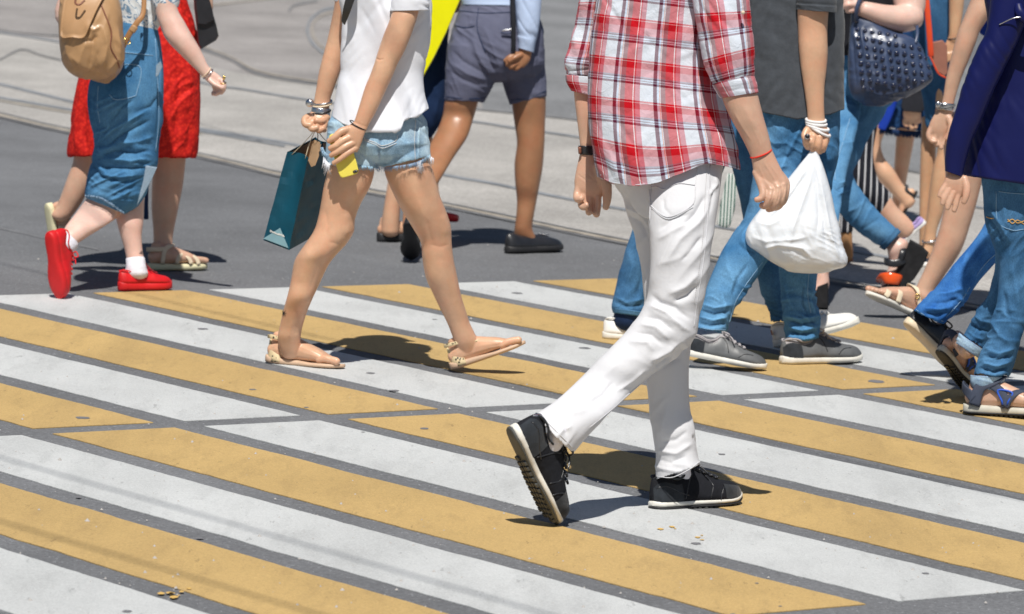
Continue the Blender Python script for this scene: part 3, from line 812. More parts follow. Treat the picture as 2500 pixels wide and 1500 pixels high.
def m_plaid(name, pu=.1065, pv=.112, warm=1.0):
    t = NT(name, .85, .2)
    uv = t.node('ShaderNodeUVMap'); uv.uv_map = 'UVMap'; sx = t.node('ShaderNodeSeparateXYZ'); t.link(uv.outputs[0], sx.inputs[0])
    R, Wt, PK, MR, LB, GY, OR = C3(.60, .005, .018), C3(.74, .78, .84), C3(.62, .20, .25), C3(.13, .015, .05), C3(.62, .72, .86), C3(.30, .10, .11), C3(.75, .28, .12)
    fu = t.math('FRACT', t.math('DIVIDE', sx.outputs[0], pu)); fv = t.math('FRACT', t.math('DIVIDE', sx.outputs[1], pv))
    warp = t.ramp(fu, [(0, MR), (.065, LB), (.125, OR), (.14, Wt), (.155, GY), (.27, R), (.47, C3(.9, .9, .9)), (.49, R), (.53, PK), (.645, Wt), (.97, MR)], 'CONSTANT')
    weft = t.ramp(fv, [(0, R), (.04, C3(.85, .80, .82)), (.055, R), (.21, C3(.70, .26, .30)), (.40, C3(.36, .33, .42)), (.43, MR), (.455, LB), (.50, MR), (.515, LB), (.545, MR), (.60, Wt)], 'CONSTANT')
    a = t.mix(.40, warp, weft); b = t.mix(1.0, warp, weft, 'MULTIPLY'); a = t.mix(.42, a, b)
    a = t.mix(.85, a, t.ramp(t.noise(18, 4, .6), [(.3, C3(.47, .47, .47)), (.7, C3(.535, .535, .535))]), 'OVERLAY')
    t.base(a)
    t.bump(t.noise(30, 4, .6, dist=1.8), .45, .006); t.bump(t.noise(110, 3, .6), .25, .0015)
    return t.m
K_plaid = m_plaid('red_plaid_cotton')
def m_leaf():
    t = NT('blue_leaf_print', .85, .2)
    n = t.noise(9, 2, .5, dist=2.6)
    a = t.ramp(n, [(.40, C3(.74, .78, .80)), (.47, C3(.72, .77, .80)), (.49, C3(.15, .27, .42)), (.52, C3(.22, .35, .50)), (.54, C3(.74, .78, .80)), (.64, C3(.74, .78, .80)), (.66, C3(.10, .20, .34))])
    t.base(a); t.bump(t.noise(50, 3), .4, .004); return t.m
K_leaf = m_leaf()
def m_leopard():
    t = NT('leopard_strap', .6, .35)
    vo = t.node('ShaderNodeTexVoronoi'); vo.inputs['Scale'].default_value = 95; t.link(t.coord('Object', (1, 1, 1)), vo.inputs['Vector'])
    a = t.ramp(vo.outputs['Distance'], [(.0, C3(.02, .022, .018)), (.33, C3(.02, .022, .018)), (.37, C3(.62, .50, .30))])
    msk = t.ramp(t.noise(60, 2), [(.42, C3(0, 0, 0)), (.47, C3(1, 1, 1))])
    t.base(t.mix(msk, C3(.62, .50, .30), a)); t.bump(t.noise(200, 3), .2, .001); return t.m
K_leop = m_leopard()
R_blk = m_plain('black_rubber', C3(.022, .022, .024), .55, .4); R_white = m_plain('white_rubber', C3(.72, .70, .64), .6, .35, .1, 30)
R_cream = m_plain('cream_rubber', C3(.68, .64, .42), .65, .3, .08); R_nude = m_plain('nude_rubber', C3(.60, .42, .29), .55, .35)
R_red = m_plain('red_rubber', C3(.62, .015, .018), .5, .35); L_red = m_plain('red_leather', C3(.62, .012, .016), .45, .4, .1, 30)
L_blk = m_plain('black_leather', C3(.018, .019, .023), .38, .5, .2, 20, coat=.15); S_blk = m_cloth('black_suede', C3(.022, .026, .032), .9, .35, 30, 500, .4, sheen=.2)
N_blk = m_cloth('black_mesh', C3(.012, .013, .017), .85, .2, 30, 700, .5); S_grey = m_plain('grey_leather', C3(.115, .12, .125), .45, .45, .18, 22)
S_lgrey = m_plain('pale_grey_suede', C3(.36, .34, .35), .8, .3); L_white = m_plain('white_leather', C3(.78, .77, .74), .45, .4, .04)
L_cream = m_plain('cream_leather', C3(.70, .58, .42), .5, .4); L_camel = m_plain('camel_leather', C3(.43, .255, .125), .42, .45, .14, 9, coat=.12, bsc=90)
L_camel2 = m_plain('camel_leather_dark', C3(.36, .18, .07), .45, .45, .14, 9); L_brown = m_plain('brown_leather', C3(.22, .085, .05), .45, .4)
L_navy = m_plain('navy_leather', C3(.035, .055, .115), .45, .5, .2, 12, coat=.15); L_orange = m_plain('orange_patent', C3(.80, .10, .015), .25, .5, coat=.5)
MT = m_plain('steel', C3(.62, .62, .64), .25, .5, .05, metal=1, bump=0); MG = m_plain('gold', C3(.85, .62, .22), .25, .5, .05, metal=1, bump=0)
PY = m_plain('yellow_silicone', C3(.78, .66, .10), .45, .4, .03); PYB = m_plain('bright_yellow_vinyl', C3(.85, .82, .0), .35, .4, .03)
TEAL = m_plain('teal_paper', C3(.002, .058, .095), .5, .3, .12, 14, bsc=40); KRAFT = m_plain('kraft_paper', C3(.48, .31, .18), .85)
BLK = m_plain('black_plastic', C3(.012, .012, .014), .35, .5); NAIL = m_plain('white_nail_varnish', C3(.85, .84, .85), .2, .5, .02, bump=0)
NAILN = m_plain('natural_nail', C3(.74, .50, .42), .3, .5, .03, bump=0)
GAUZE = m_cloth('white_gauze', C3(.80, .79, .79), .95, .04, 30, 400, .8); RTHR = m_plain('red_thread', C3(.62, .03, .015), .7)
LILAC = m_cloth('lilac_mesh', C3(.42, .33, .62), .8, .1); TREAD = m_plain('grey_tread_rubber', C3(.075, .077, .072), .6, .4, .2, 14)
STITCH = m_plain('pale_thread', C3(.66, .66, .66), .8); OSTITCH = m_plain('orange_thread', C3(.62, .36, .10), .8); BSTITCH = m_plain('blue_thread', C3(.25, .42, .6), .8)
H_dark = m_plain('dark_hair', C3(.03, .02, .015), .5); H_brown = m_plain('brown_hair', C3(.10, .055, .03), .5); H_fair = m_plain('fair_hair', C3(.35, .22, .10), .5)
S_navys = m_plain('navy_nubuck', C3(.045, .055, .085), .7, .3, .15); R_bone = m_plain('bone_rubber', C3(.52, .50, .43), .65, .3); BLUEP = m_plain('blue_piping', C3(.02, .09, .50), .5)
# ------------------------------------------------------------------ man in the plaid shirt
def warp_y(o, f):
    V = getV(o.data); X, Y = toPix(V); d = f(X, Y); setV(o.data, V - CU * (d * 1.0)[:, None] * (V[:, 1] / FPX)[:, None])
def treads(fr, par, mat, bendang=0):
    g = Geo()
    for x in np.arange(.30, .95, .055):
        for j, y in enumerate((-.105, -.035, .035, .105)):
            xx = x + (.02 if j % 2 else 0)
            if abs(y) > outl(min(xx, 1)) - .02: y = math.copysign(max(outl(min(xx, 1)) - .028, 0.01), y)
            q = [(xx - .018, y - .022), (xx + .012, y - .022), (xx + .02, y), (xx + .012, y + .022), (xx - .018, y + .022)]
            z0, z1 = ipf([0, .06, .3, .7, .88, 1], [.015, 0, 0, 0, .008, .03])(xx) + .006, -.02 + ipf([0, .88, 1], [0, .008, .03])(xx)
            V = [(a, b, z0) for a, b in q] + [(a * .97 + xx * .03, b * .9 + y * .1, z1) for a, b in q]
            g.add(local(fr, bend(V, ang=bendang)), [tuple(range(5))[::-1], tuple(range(5, 10))] + [(i, (i + 1) % 5, (i + 1) % 5 + 5, i + 5) for i in range(5)])
    build('tread', g, mat, par, smooth=False)

def plaid_man():
    p = P((1700, 1250), 'man in red and white plaid shirt, white trousers and black trainers walking in front')
    dr = ground(1345, 1284)[1] - p.Y
    # trousers
    near = p.loft([(1575, 330, 1770, 320, -.01, .6), (1580, 440, 1766, 400, -.03, .72), (1584, 531, 1752, 510, -.08, .85), (1589, 600, 1738, 600, -.11, .9), (1587, 680, 1726, 690, -.12, .85), (1578, 735, 1710, 765, -.12, .85),
                   (1556, 776, 1694, 826, -.13, .85), (1517, 822, 1650, 872, -.14, .8), (1465, 874, 1590, 918, -.16, .8), (1415, 925, 1535, 966, -.18, .8), (1362, 974, 1480, 1018, dr * .75 - .05, .85), (1324, 1001, 1436, 1064, dr * .85 - .07, .9), (1303, 1015, 1398, 1108, dr * .9 - .08, .9)], cap1='in', n=40)
    farl = p.loft([(1490, 330, 1700, 330, .02, .6), (1500, 440, 1650, 450, .05, .7), (1522, 490, 1660, 500, .08, .85), (1541, 548, 1665, 560, .08, .9), (1562, 630, 1672, 640, .07, .9), (1570, 690, 1680, 700, .06, .9), (1573, 760, 1686, 760, .05, .85), (1574, 830, 1687, 830, .05, .85),
                   (1577, 905, 1682, 905, .04, .85), (1584, 990, 1684, 990, .03, .85), (1592, 1048, 1695, 1044, .02, .9), (1601, 1105, 1701, 1092, .02, .95), (1599, 1150, 1706, 1118, .02, .95), (1600, 1174, 1713, 1135, .02, .95)], cap1='in', n=40)
    hip = p.loft([(1500, 320, 1770, 310, 0, .45), (1498, 420, 1768, 395, 0, .52), (1530, 480, 1752, 470, 0, .68), (1560, 520, 1735, 510, -.02, .6)], n=40)
    st = [([(1728, 470), (1700, 520), (1662, 559)], 9, -7), ([(1735, 500), (1705, 545), (1660, 585), (1622, 650)], 11, 7), ([(1720, 572), (1695, 605), (1659, 643)], 8, -6.5), ([(1651, 552), (1618, 630), (1584, 716)], 13, 6),
          ([(1605, 566), (1640, 535), (1690, 520)], 10, -6), ([(1600, 590), (1650, 560), (1690, 540)], 9, 5), ([(1706, 692), (1680, 722), (1640, 738)], 8, -9), ([(1712, 660), (1672, 700), (1625, 722)], 13, 8), ([(1585, 715), (1610, 740), (1650, 752), (1690, 785)], 9, -7),
          ([(1580, 742), (1625, 764), (1665, 800), (1690, 812)], 9, 7), ([(1568, 772), (1610, 780), (1650, 812)], 8, -6), ([(1556, 792), (1600, 798), (1640, 835)], 8, 6), ([(1545, 812), (1590, 818), (1625, 850)], 7, -5), ([(1530, 835), (1580, 836), (1600, 862)], 8, 4.5),
          ([(1660, 850), (1640, 872), (1600, 898)], 8, -7), ([(1668, 830), (1630, 858), (1580, 886)], 9, 7), ([(1600, 650), (1660, 630), (1710, 600)], 13, 4), ([(1520, 500), (1560, 520), (1590, 560)], 8, 5), ([(1528, 520), (1565, 545), (1588, 590)], 8, -5),
          ([(1440, 985), (1475, 962), (1500, 930)], 6, -5), ([(1350, 1005), (1375, 1030), (1385, 1070)], 7, -4), ([(1340, 1000), (1400, 1010), (1440, 1000)], 8, 4), ([(1500, 960), (1545, 930), (1580, 900)], 5, 4),
          ([(1600, 1120), (1640, 1130), (1680, 1112)], 7, -5), ([(1598, 1098), (1650, 1108), (1694, 1080)], 8, 5.5), ([(1690, 1060), (1700, 1080), (1708, 1100)], 5, -6), ([(1685, 1010), (1696, 1035), (1700, 1062)], 5, 5), ([(1610, 1080), (1650, 1075), (1682, 1050)], 7, -4),
          ([(1590, 900), (1625, 880), (1675, 872)], 12, -4), ([(1732, 420), (1742, 470), (1728, 540)], 5, -4), ([(1745, 430), (1750, 450), (1730, 480)], 5, 5), ([(1620, 480), (1622, 510), (1640, 528)], 5, -3),
          ([(1400, 960), (1460, 930), (1520, 880)], 16, 3.5), ([(1352, 1072), (1375, 1050), (1400, 1040)], 6, 4)]
    tr = p.cloth('trousers', [near, farl, hip], K_white, .0038, 3, st, [(-52, 150, 32, 3.2, (1480, 400, 1800, 760)), (28, 90, 16, 4.0, (1520, 730, 1720, 900)), (-45, 130, 20, 2.2, (1290, 860, 1640, 1120)), (10, 80, 15, 3, (1570, 1020, 1730, 1190)), (-70, 200, 30, 2.0, (1560, 860, 1700, 1060))], seed=4, gain=1.05)
    p.surf_line(tr, [(1734, 402), (1730, 470), (1726, 560), (1716, 650), (1702, 740), (1694, 800)], 1.0, 'side_seam', K_white, tr)
    p.surf_line(tr, [(1727, 404), (1722, 470), (1718, 560), (1708, 650), (1695, 740)], .6, 'topstitch', m_plain('beige_thread', C3(.55, .53, .52), .8), tr, dash=3)
    for q in ([(1584, 462), (1600, 456), (1624, 463), (1655, 448), (1698, 452)], [(1584, 462), (1588, 490), (1592, 505), (1632, 530), (1690, 500), (1698, 452)], [(1590, 508), (1632, 535), (1692, 506)]):
        p.surf_line(tr, q, 1.2, 'pocket_seam', K_white, tr)
    p.surf_line(tr, [(1702, 412), (1699, 440), (1697, 470), (1693, 500)], .7, 'pocket_seam', K_white, tr)
    p.surf_line(tr, [(1602, 1163), (1640, 1166), (1680, 1148), (1710, 1126)], 1.0, 'hem_seam', K_white, tr)
    p.surf_line(tr, [(1312, 1008), (1345, 1040), (1375, 1070), (1400, 1096)], 1.0, 'hem_seam', K_white, tr)
    p.surf_line(tr, [(1592, 420), (1588, 470), (1586, 540)], 1.0, 'seat_seam', K_white, tr)
    p.surf_line(tr, [(1636, 886), (1592, 918), (1540, 958), (1494, 1000), (1440, 1044)], .9, 'inseam', K_white, tr)
    # shirt
    hx, hy = [1440, 1458, 1498, 1558, 1610, 1663, 1701, 1726, 1765, 1806], [424, 432, 449, 457, 446, 425, 408, 400, 406, 415]
    sst = [([(1560, -20), (1530, 120), (1500, 260), (1470, 400)], 12, 5), ([(1530, -20), (1508, 120), (1488, 260), (1478, 430)], 6, -7), ([(1545, 20), (1516, 160), (1500, 300)], 7, 6), ([(1630, 100), (1660, 170), (1690, 230)], 14, -7), ([(1600, 150), (1640, 190), (1690, 200)], 10, 6), ([(1585, 120), (1620, 165), (1660, 230)], 10, 5),
           ([(1690, 180), (1670, 210), (1640, 260)], 10, 5), ([(1700, 200), (1712, 240), (1690, 270)], 8, -6), ([(1480, 130), (1510, 150), (1560, 160)], 7, 3), ([(1470, 250), (1520, 240), (1590, 300)], 9, 4), ([(1727, 250), (1722, 320), (1716, 390)], 4, -7), ([(1742, 240), (1752, 320), (1765, 400)], 10, -12), ([(1765, 270), (1780, 330), (1790, 400)], 12, 8),
           ([(1480, 400), (1500, 430), (1540, 440)], 5, -4), ([(1560, 350), (1600, 370), (1660, 370)], 9, 3.5), ([(1690, 20), (1700, 90), (1705, 150)], 9, -6), ([(1455, 100), (1452, 200), (1450, 330)], 8, 4)]
    sh = p.grid('shirt', [(1555, -135, 1665, -135, 0, .6), (1470, -100, 1750, -100, 0, .6), (1454, -50, 1764, -50, 0, .62), (1455, 0, 1762, 0, 0, .62), (1446, 77, 1760, 77, 0, .62), (1438, 150, 1762, 150, 0, .62), (1434, 228, 1770, 228, 0, .64), (1436, 290, 1784, 288, 0, .66), (1443, 350, 1798, 342, 0, .68), (1453, 400, 1805, 388, 0, .70), (1458, 426, 1807, 413, 0, .70)], K_plaid, 190, 2.3, 14, sst,
                [(-72, 160, 24, 3.2), (50, 110, 16, 2.6), (-30, 80, 12, 1.6)], uvw=.85, uoff=.03, voff=.012, seed=3, shear=.12)
    warp_y(sh, lambda X, Y: np.clip((Y - 290) / 125, 0, 1) ** 1.3 * (np.interp(X, hx, hy) - np.interp(X, [1458, 1807], [426, 413])))
    p.surf_line(sh, [(1462, 425), (1498, 443), (1558, 451), (1610, 440), (1663, 419), (1701, 402)], .8, 'hem_seam', K_tee, sh)
    rs = p.grid('sleeve', [(1650, -125, 1760, -120, -.06, .9), (1668, -60, 1815, -65, -.09, .9), (1688, 0, 1830, -2, -.11, .85), (1700, 70, 1836, 55, -.12, .85), (1714, 140, 1841, 108, -.13, .85), (1730, 190, 1843, 160, -.13, .85), (1742, 214, 1841, 186, -.13, .8)], K_plaid, 110, 2.1, 12,
           [([(1705, 90), (1740, 120), (1755, 80)], 8, 6), ([(1715, 110), (1745, 150), (1760, 190)], 9, -7), ([(1745, 205), (1770, 190), (1800, 200)], 7, -7), ([(1740, 180), (1775, 172), (1800, 185)], 7, 7), ([(1840, 130), (1825, 165), (1838, 185)], 7, -6), ([(1700, 20), (1712, 100), (1735, 180)], 6, -5), ([(1760, 40), (1750, 90), (1775, 150)], 10, 5)],
           [(60, 90, 16, 3.5), (-20, 60, 10, 2.0)], uoff=.05, voff=.03, seed=8)
    p.grid('cuff', [(1737, 206, 1841, 180, -.13, .82), (1744, 218, 1845, 192, -.13, .84), (1752, 232, 1849, 210, -.13, .84), (1760, 241, 1852, 226, -.13, .84)], K_plaid, 90, 2.1, 8, [([(1750, 210), (1780, 212), (1835, 190)], 4, -2)], [(-15, 60, 10, 1.5)], uoff=.05, voff=.06, seed=9, parent=rs)
    ls = p.grid('sleeve', [(1460, -125, 1540, -120, .08, .9), (1424, -50, 1510, -50, .12, .9), (1412, 0, 1492, 0, .13, .9), (1402, 55, 1485, 60, .14, .85), (1386, 116, 1478, 125, .14, .85), (1375, 153, 1470, 165, .14, .85), (1381, 182, 1464, 192, .14, .8)], K_plaid, 90, 2.1, 12,
           [([(1378, 150), (1400, 170), (1420, 160)], 7, 7), ([(1382, 172), (1405, 184), (1430, 180)], 6, -6), ([(1420, 20), (1405, 60), (1420, 110)], 8, -5), ([(1440, 30), (1425, 80), (1430, 150)], 7, 4)], [(70, 90, 16, 4.0), (10, 60, 10, 2.0)], uoff=.02, voff=.055, seed=12)
    p.grid('cuff', [(1380, 183, 1466, 190, .14, .84), (1382, 200, 1466, 208, .14, .84), (1394, 222, 1466, 240, .14, .84)], K_plaid, 80, 2.1, 8, [], [(0, 60, 10, 1.5)], uoff=.085, voff=.09, seed=13, parent=ls)
    c = p.W(1814, 31, -.13 - .062); V, F, _ = rings([c, c - FWD * .0022], [CR * .0052] * 2, [CU * .0052] * 2, 16, 2, 'round', 'round'); build('button', Geo().add(V, F), L_cream, rs)
    # body: arms, hands, neck, head
    p.fine(p.loft([(1710, -80, 1790, -90, -.08, .7), (1725, 60, 1815, 60, -.11, .7), (1752, 170, 1832, 160, -.13, .7), (1763, 240, 1849, 226, -.13, .80), (1784, 290, 1864, 285, -.13, .85), (1808, 332, 1877, 330, -.13, .78), (1826, 368, 1884, 362, -.13, .72), (1834, 388, 1887, 376, -.13, .68)]),
           p.loft([(1833, 380, 1886, 368, -.13, .65), (1838, 410, 1900, 398, -.13, .58), (1845, 438, 1913, 424, -.13, .5), (1858, 462, 1923, 445, -.13, .46), (1866, 472, 1922, 458, -.13, .44)]),
           p.tube([(1860, 440, -.135, 12), (1881, 462, -.142, 11.5), (1879, 484, -.152, 10.2), (1870, 502, -.142, 9.6), (1860, 502, -.128, 8.2)]), p.tube([(1880, 435, -.132, 10), (1898, 458, -.142, 11), (1896, 484, -.15, 9.8), (1890, 505, -.14, 9.2), (1876, 511, -.12, 8.4)]),
           p.tube([(1895, 432, -.13, 10), (1911, 453, -.134, 10.3), (1909, 480, -.142, 9.3), (1904, 501, -.132, 8.8), (1892, 508, -.112, 8)]), p.tube([(1905, 425, -.125, 9), (1920, 447, -.122, 8.5), (1919, 472, -.128, 8), (1914, 491, -.12, 7.8), (1905, 500, -.105, 7.3)]),
           p.tube([(1846, 420, -.13, 10), (1859, 452, -.14, 10.5), (1863, 474, -.15, 9.5), (1856, 486, -.154, 8.2), (1846, 488, -.154, 6.8)]),
           # left arm
           p.loft([(1450, -80, 1520, -80, .12, .7), (1425, 60, 1475, 60, .13, .7), (1400, 170, 1450, 180, .14, .7), (1401, 228, 1455, 236, .14, .75), (1407, 280, 1455, 285, .14, .8), (1414, 336, 1450, 336, .14, .75), (1418, 372, 1449, 372, .14, .72)]),
           p.loft([(1418, 365, 1450, 365, .14, .65), (1410, 400, 1466, 400, .14, .5), (1403, 436, 1484, 436, .14, .42), (1403, 460, 1488, 458, .14, .38), (1409, 476, 1474, 478, .14, .34)]),
           p.tube([(1414, 452, .14, 10), (1409, 474, .135, 9.6), (1410, 486, .12, 9.6), (1420, 485, .108, 8.4)]), p.tube([(1428, 460, .14, 10), (1422, 488, .135, 9.8), (1420, 502, .122, 9.6), (1427, 506, .11, 9), (1433, 500, .104, 7.8)]),
           p.tube([(1440, 462, .14, 10), (1438, 490, .137, 9.8), (1437, 506, .13, 9.5), (1438, 520, .118, 8.6)]), p.tube([(1458, 462, .14, 10.5), (1459, 490, .138, 10), (1458, 508, .134, 9.6), (1456, 525, .124, 8.8)]),
           p.tube([(1462, 405, .13, 15), (1476, 440, .122, 16), (1482, 470, .118, 12.5), (1482, 490, .116, 10.5), (1479, 508, .116, 8)]))
    pass
    p.coarse(p.loft([(1560, -130, 1660, -130, 0, .6), (1480, -95, 1740, -95, 0, .55), (1470, 0, 1745, 0, 0, .55), (1460, 200, 1755, 200, 0, .55), (1480, 350, 1765, 350, 0, .55)]))
    p.upper((1614, -130)); p.finish_body(SK_fair, .0024, strokes=[([(1790, 270), (1812, 310), (1838, 350)], 4, 1.3), ([(1840, 260), (1850, 300), (1868, 345)], 5, -1.2), ([(1812, 250), (1830, 290), (1850, 320)], 9, 1.5), ([(1862, 392), (1880, 420), (1896, 448)], 2.2, 1.0), ([(1850, 400), (1862, 430), (1876, 455)], 2.2, .9), ([(1878, 400), (1896, 425), (1908, 445)], 2.2, .9), ([(1870, 386), (1868, 400), (1874, 415)], 2.2, .9),
      ([(1888, 462), (1886, 480), (1879, 500)], 2, -2.2), ([(1903, 458), (1902, 478), (1896, 500)], 2, -2.2), ([(1916, 452), (1914, 472), (1909, 492)], 2, -2.0), ([(1876, 458), (1884, 462), (1892, 458)], 3.5, 1.6), ([(1894, 454), (1900, 457), (1906, 453)], 3.5, 1.5), ([(1908, 449), (1913, 451), (1918, 447)], 3.5, 1.5), ([(1408, 425), (1430, 440), (1450, 446)], 2.2, -1.3), ([(1425, 415), (1450, 440), (1478, 452)], 2.2, -1.2), ([(1470, 400), (1462, 425), (1474, 450)], 3, -1.5), ([(1832, 300), (1846, 330), (1860, 362)], 2.5, .8)]); p.hair(H_brown)
    # nails
    # accessories
    w = p.band('watch_strap', [(1412, 356, 1452, 357, .14, .85), (1413, 366, 1452, 367, .14, .85), (1415, 378, 1451, 380, .14, .85)], L_blk)
    p.band('watch_face', [(1411, 359, 1419, 359, .125, 1.2), (1412, 376, 1420, 377, .125, 1.2)], L_brown, w)
    p.ring('bracelet', 1858, 375, -.13, 26.5, 6, -22, 2.1, RTHR, .75)
    # shoes
    fr = p.frame((1592, 1246), (1806, 1230), 0, .19, (0, -1, 0))
    pan = lambda fr_: [('panel', [(.30, 4), (.36, 30), (.42, 52), (.40, 66)], .006, L_blk), ('panel', [(.56, 3), (.60, 30), (.56, 60)], .006, L_blk), ('panel', [(.97, 60), (.86, 40), (.74, 36), (.68, 14), (.66, 0)], .006, L_blk), ('panel', [(.02, 30), (.15, 26), (.34, 8)], .007, L_blk)]
    s1 = sneaker(p, fr, 'shoe', N_blk, R_white, ml=L_blk, mo=R_blk, panels=pan(fr), lining=S_blk, spring=.055, sole_t=.074, hs=LOWT)
    build('heel_counter', upper_geo(fr, .088, hs=LOWT, x0=0, x1=.30, off=.006, a0=0, a1=38, n=10), S_blk, s1); build('toe_guard', upper_geo(fr, .088, hs=LOWT, x0=.70, x1=1, off=.006, a0=0, a1=42, n=10), S_blk, s1)
    treads(fr, s1, TREAD)
    fr = p.frame((1241, 1052), (1347, 1284), dr - .13, dr, (.93, -.30, .40))
    s2 = sneaker(p, fr, 'shoe', N_blk, R_white, ml=L_blk, mo=TREAD, panels=pan(fr), lining=S_blk, sole_t=.085, hs=LOWT)
    build('heel_counter', upper_geo(fr, .085, hs=LOWT, x0=0, x1=.30, off=.006, a0=0, a1=45, n=10), S_blk, s2); build('toe_guard', upper_geo(fr, .085, hs=LOWT, x0=.70, x1=1, off=.006, a0=0, a1=45, n=10), S_blk, s2)
    build('heel_tab', upper_geo(fr, .085, hs=LOWT, x0=0, x1=.10, off=.010, a0=60, a1=120, n=8), MT, s2)
    treads(fr, s2, TREAD)
    build('sock', p.tube([(1662, 1130, .06, 21), (1668, 1160, .07, 20), (1670, 1178, .075, 19)], n=24, ratio=.8), K_sock, p.root)
    build('sock', p.tube([(1368, 1046, dr - .07, 22), (1352, 1076, dr - .06, 24), (1335, 1098, dr - .05, 25)], n=24), K_sock, p.root)
    return p
plaid_man()
# ------------------------------------------------------------------ shared pieces for the walkers
def seam_loop(p, o, pts, r, name, mat): return p.surf_line(o, pts, r, name, mat, o)
def fray(p, name, base, mat, parent, ln=10, seed=3, dy=-.1, dens=1.0, r=.45):
    """loose threads along a cut hem; base = polyline px"""
    rs = np.random.RandomState(seed); g = Geo(); B = catmull([(a, b) for a, b in base], 10)
    V = getV(parent.data); X, Y = toPix(V)
    for i in range(int(len(B) * 3 * dens)):
        a = B[rs.randint(len(B))]; x, y = a[0] + rs.uniform(-3, 3), a[1] - 2
        d = np.hypot(X - x, Y - y); j = np.where(d < max(8, d.min() + 2))[0]; yy = V[j, 1].min() + .002
        l = rs.uniform(.4, 1.0) * ln; q = [pix(x + k * l * rs.uniform(-.25, .25), y + l * k, yy + rs.uniform(-.003, .004) * k) for k in (0, .5, 1)]
        aa = CR * r * p.mpp; V_, F_, _ = rings(q, [aa, aa, aa * .5], [FWD * r * p.mpp] * 3, 4, 2, None, None); g.add(V_, F_)
    o = build(name, g, mat, parent); o['kind'] = 'stuff'; return o
def prism(p, name, poly, dy0, dy1, mat, parent=None, bevel=.004, label=None):
    """solid whose side outline is poly (px) between two depths"""
    m = len(poly); c = np.mean(np.array(poly), 0); V = []
    for dy, k in ((dy0, .93), (dy0 + bevel, 1), (dy1 - bevel, 1), (dy1, .93)):
        V += [p.W(c[0] + (x - c[0]) * k, c[1] + (y - c[1]) * k, dy) for x, y in poly]
    F = [tuple(range(m)), tuple(range(3 * m, 4 * m))[::-1]]
    for r in range(3): F += [(r * m + i, (r + 1) * m + i, (r + 1) * m + (i + 1) % m, r * m + (i + 1) % m) for i in range(m)]
    o = build(name, Geo().add(V, F), mat, None if parent is False else (parent or p.root), smooth=False)
    if label: o['label'] = label
    return o
def flat_sole(fr, t=.06, heel=None, spring=.02, w=1.08, **k):
    return sole_geo(fr, ipf([0, .06, .6, .85, 1], [.01, 0, 0, .004, spring]), ipf([0, .5, 1], [heel or t, t, t * .9 + spring * .6]), w, -.03, 1.04, **k)

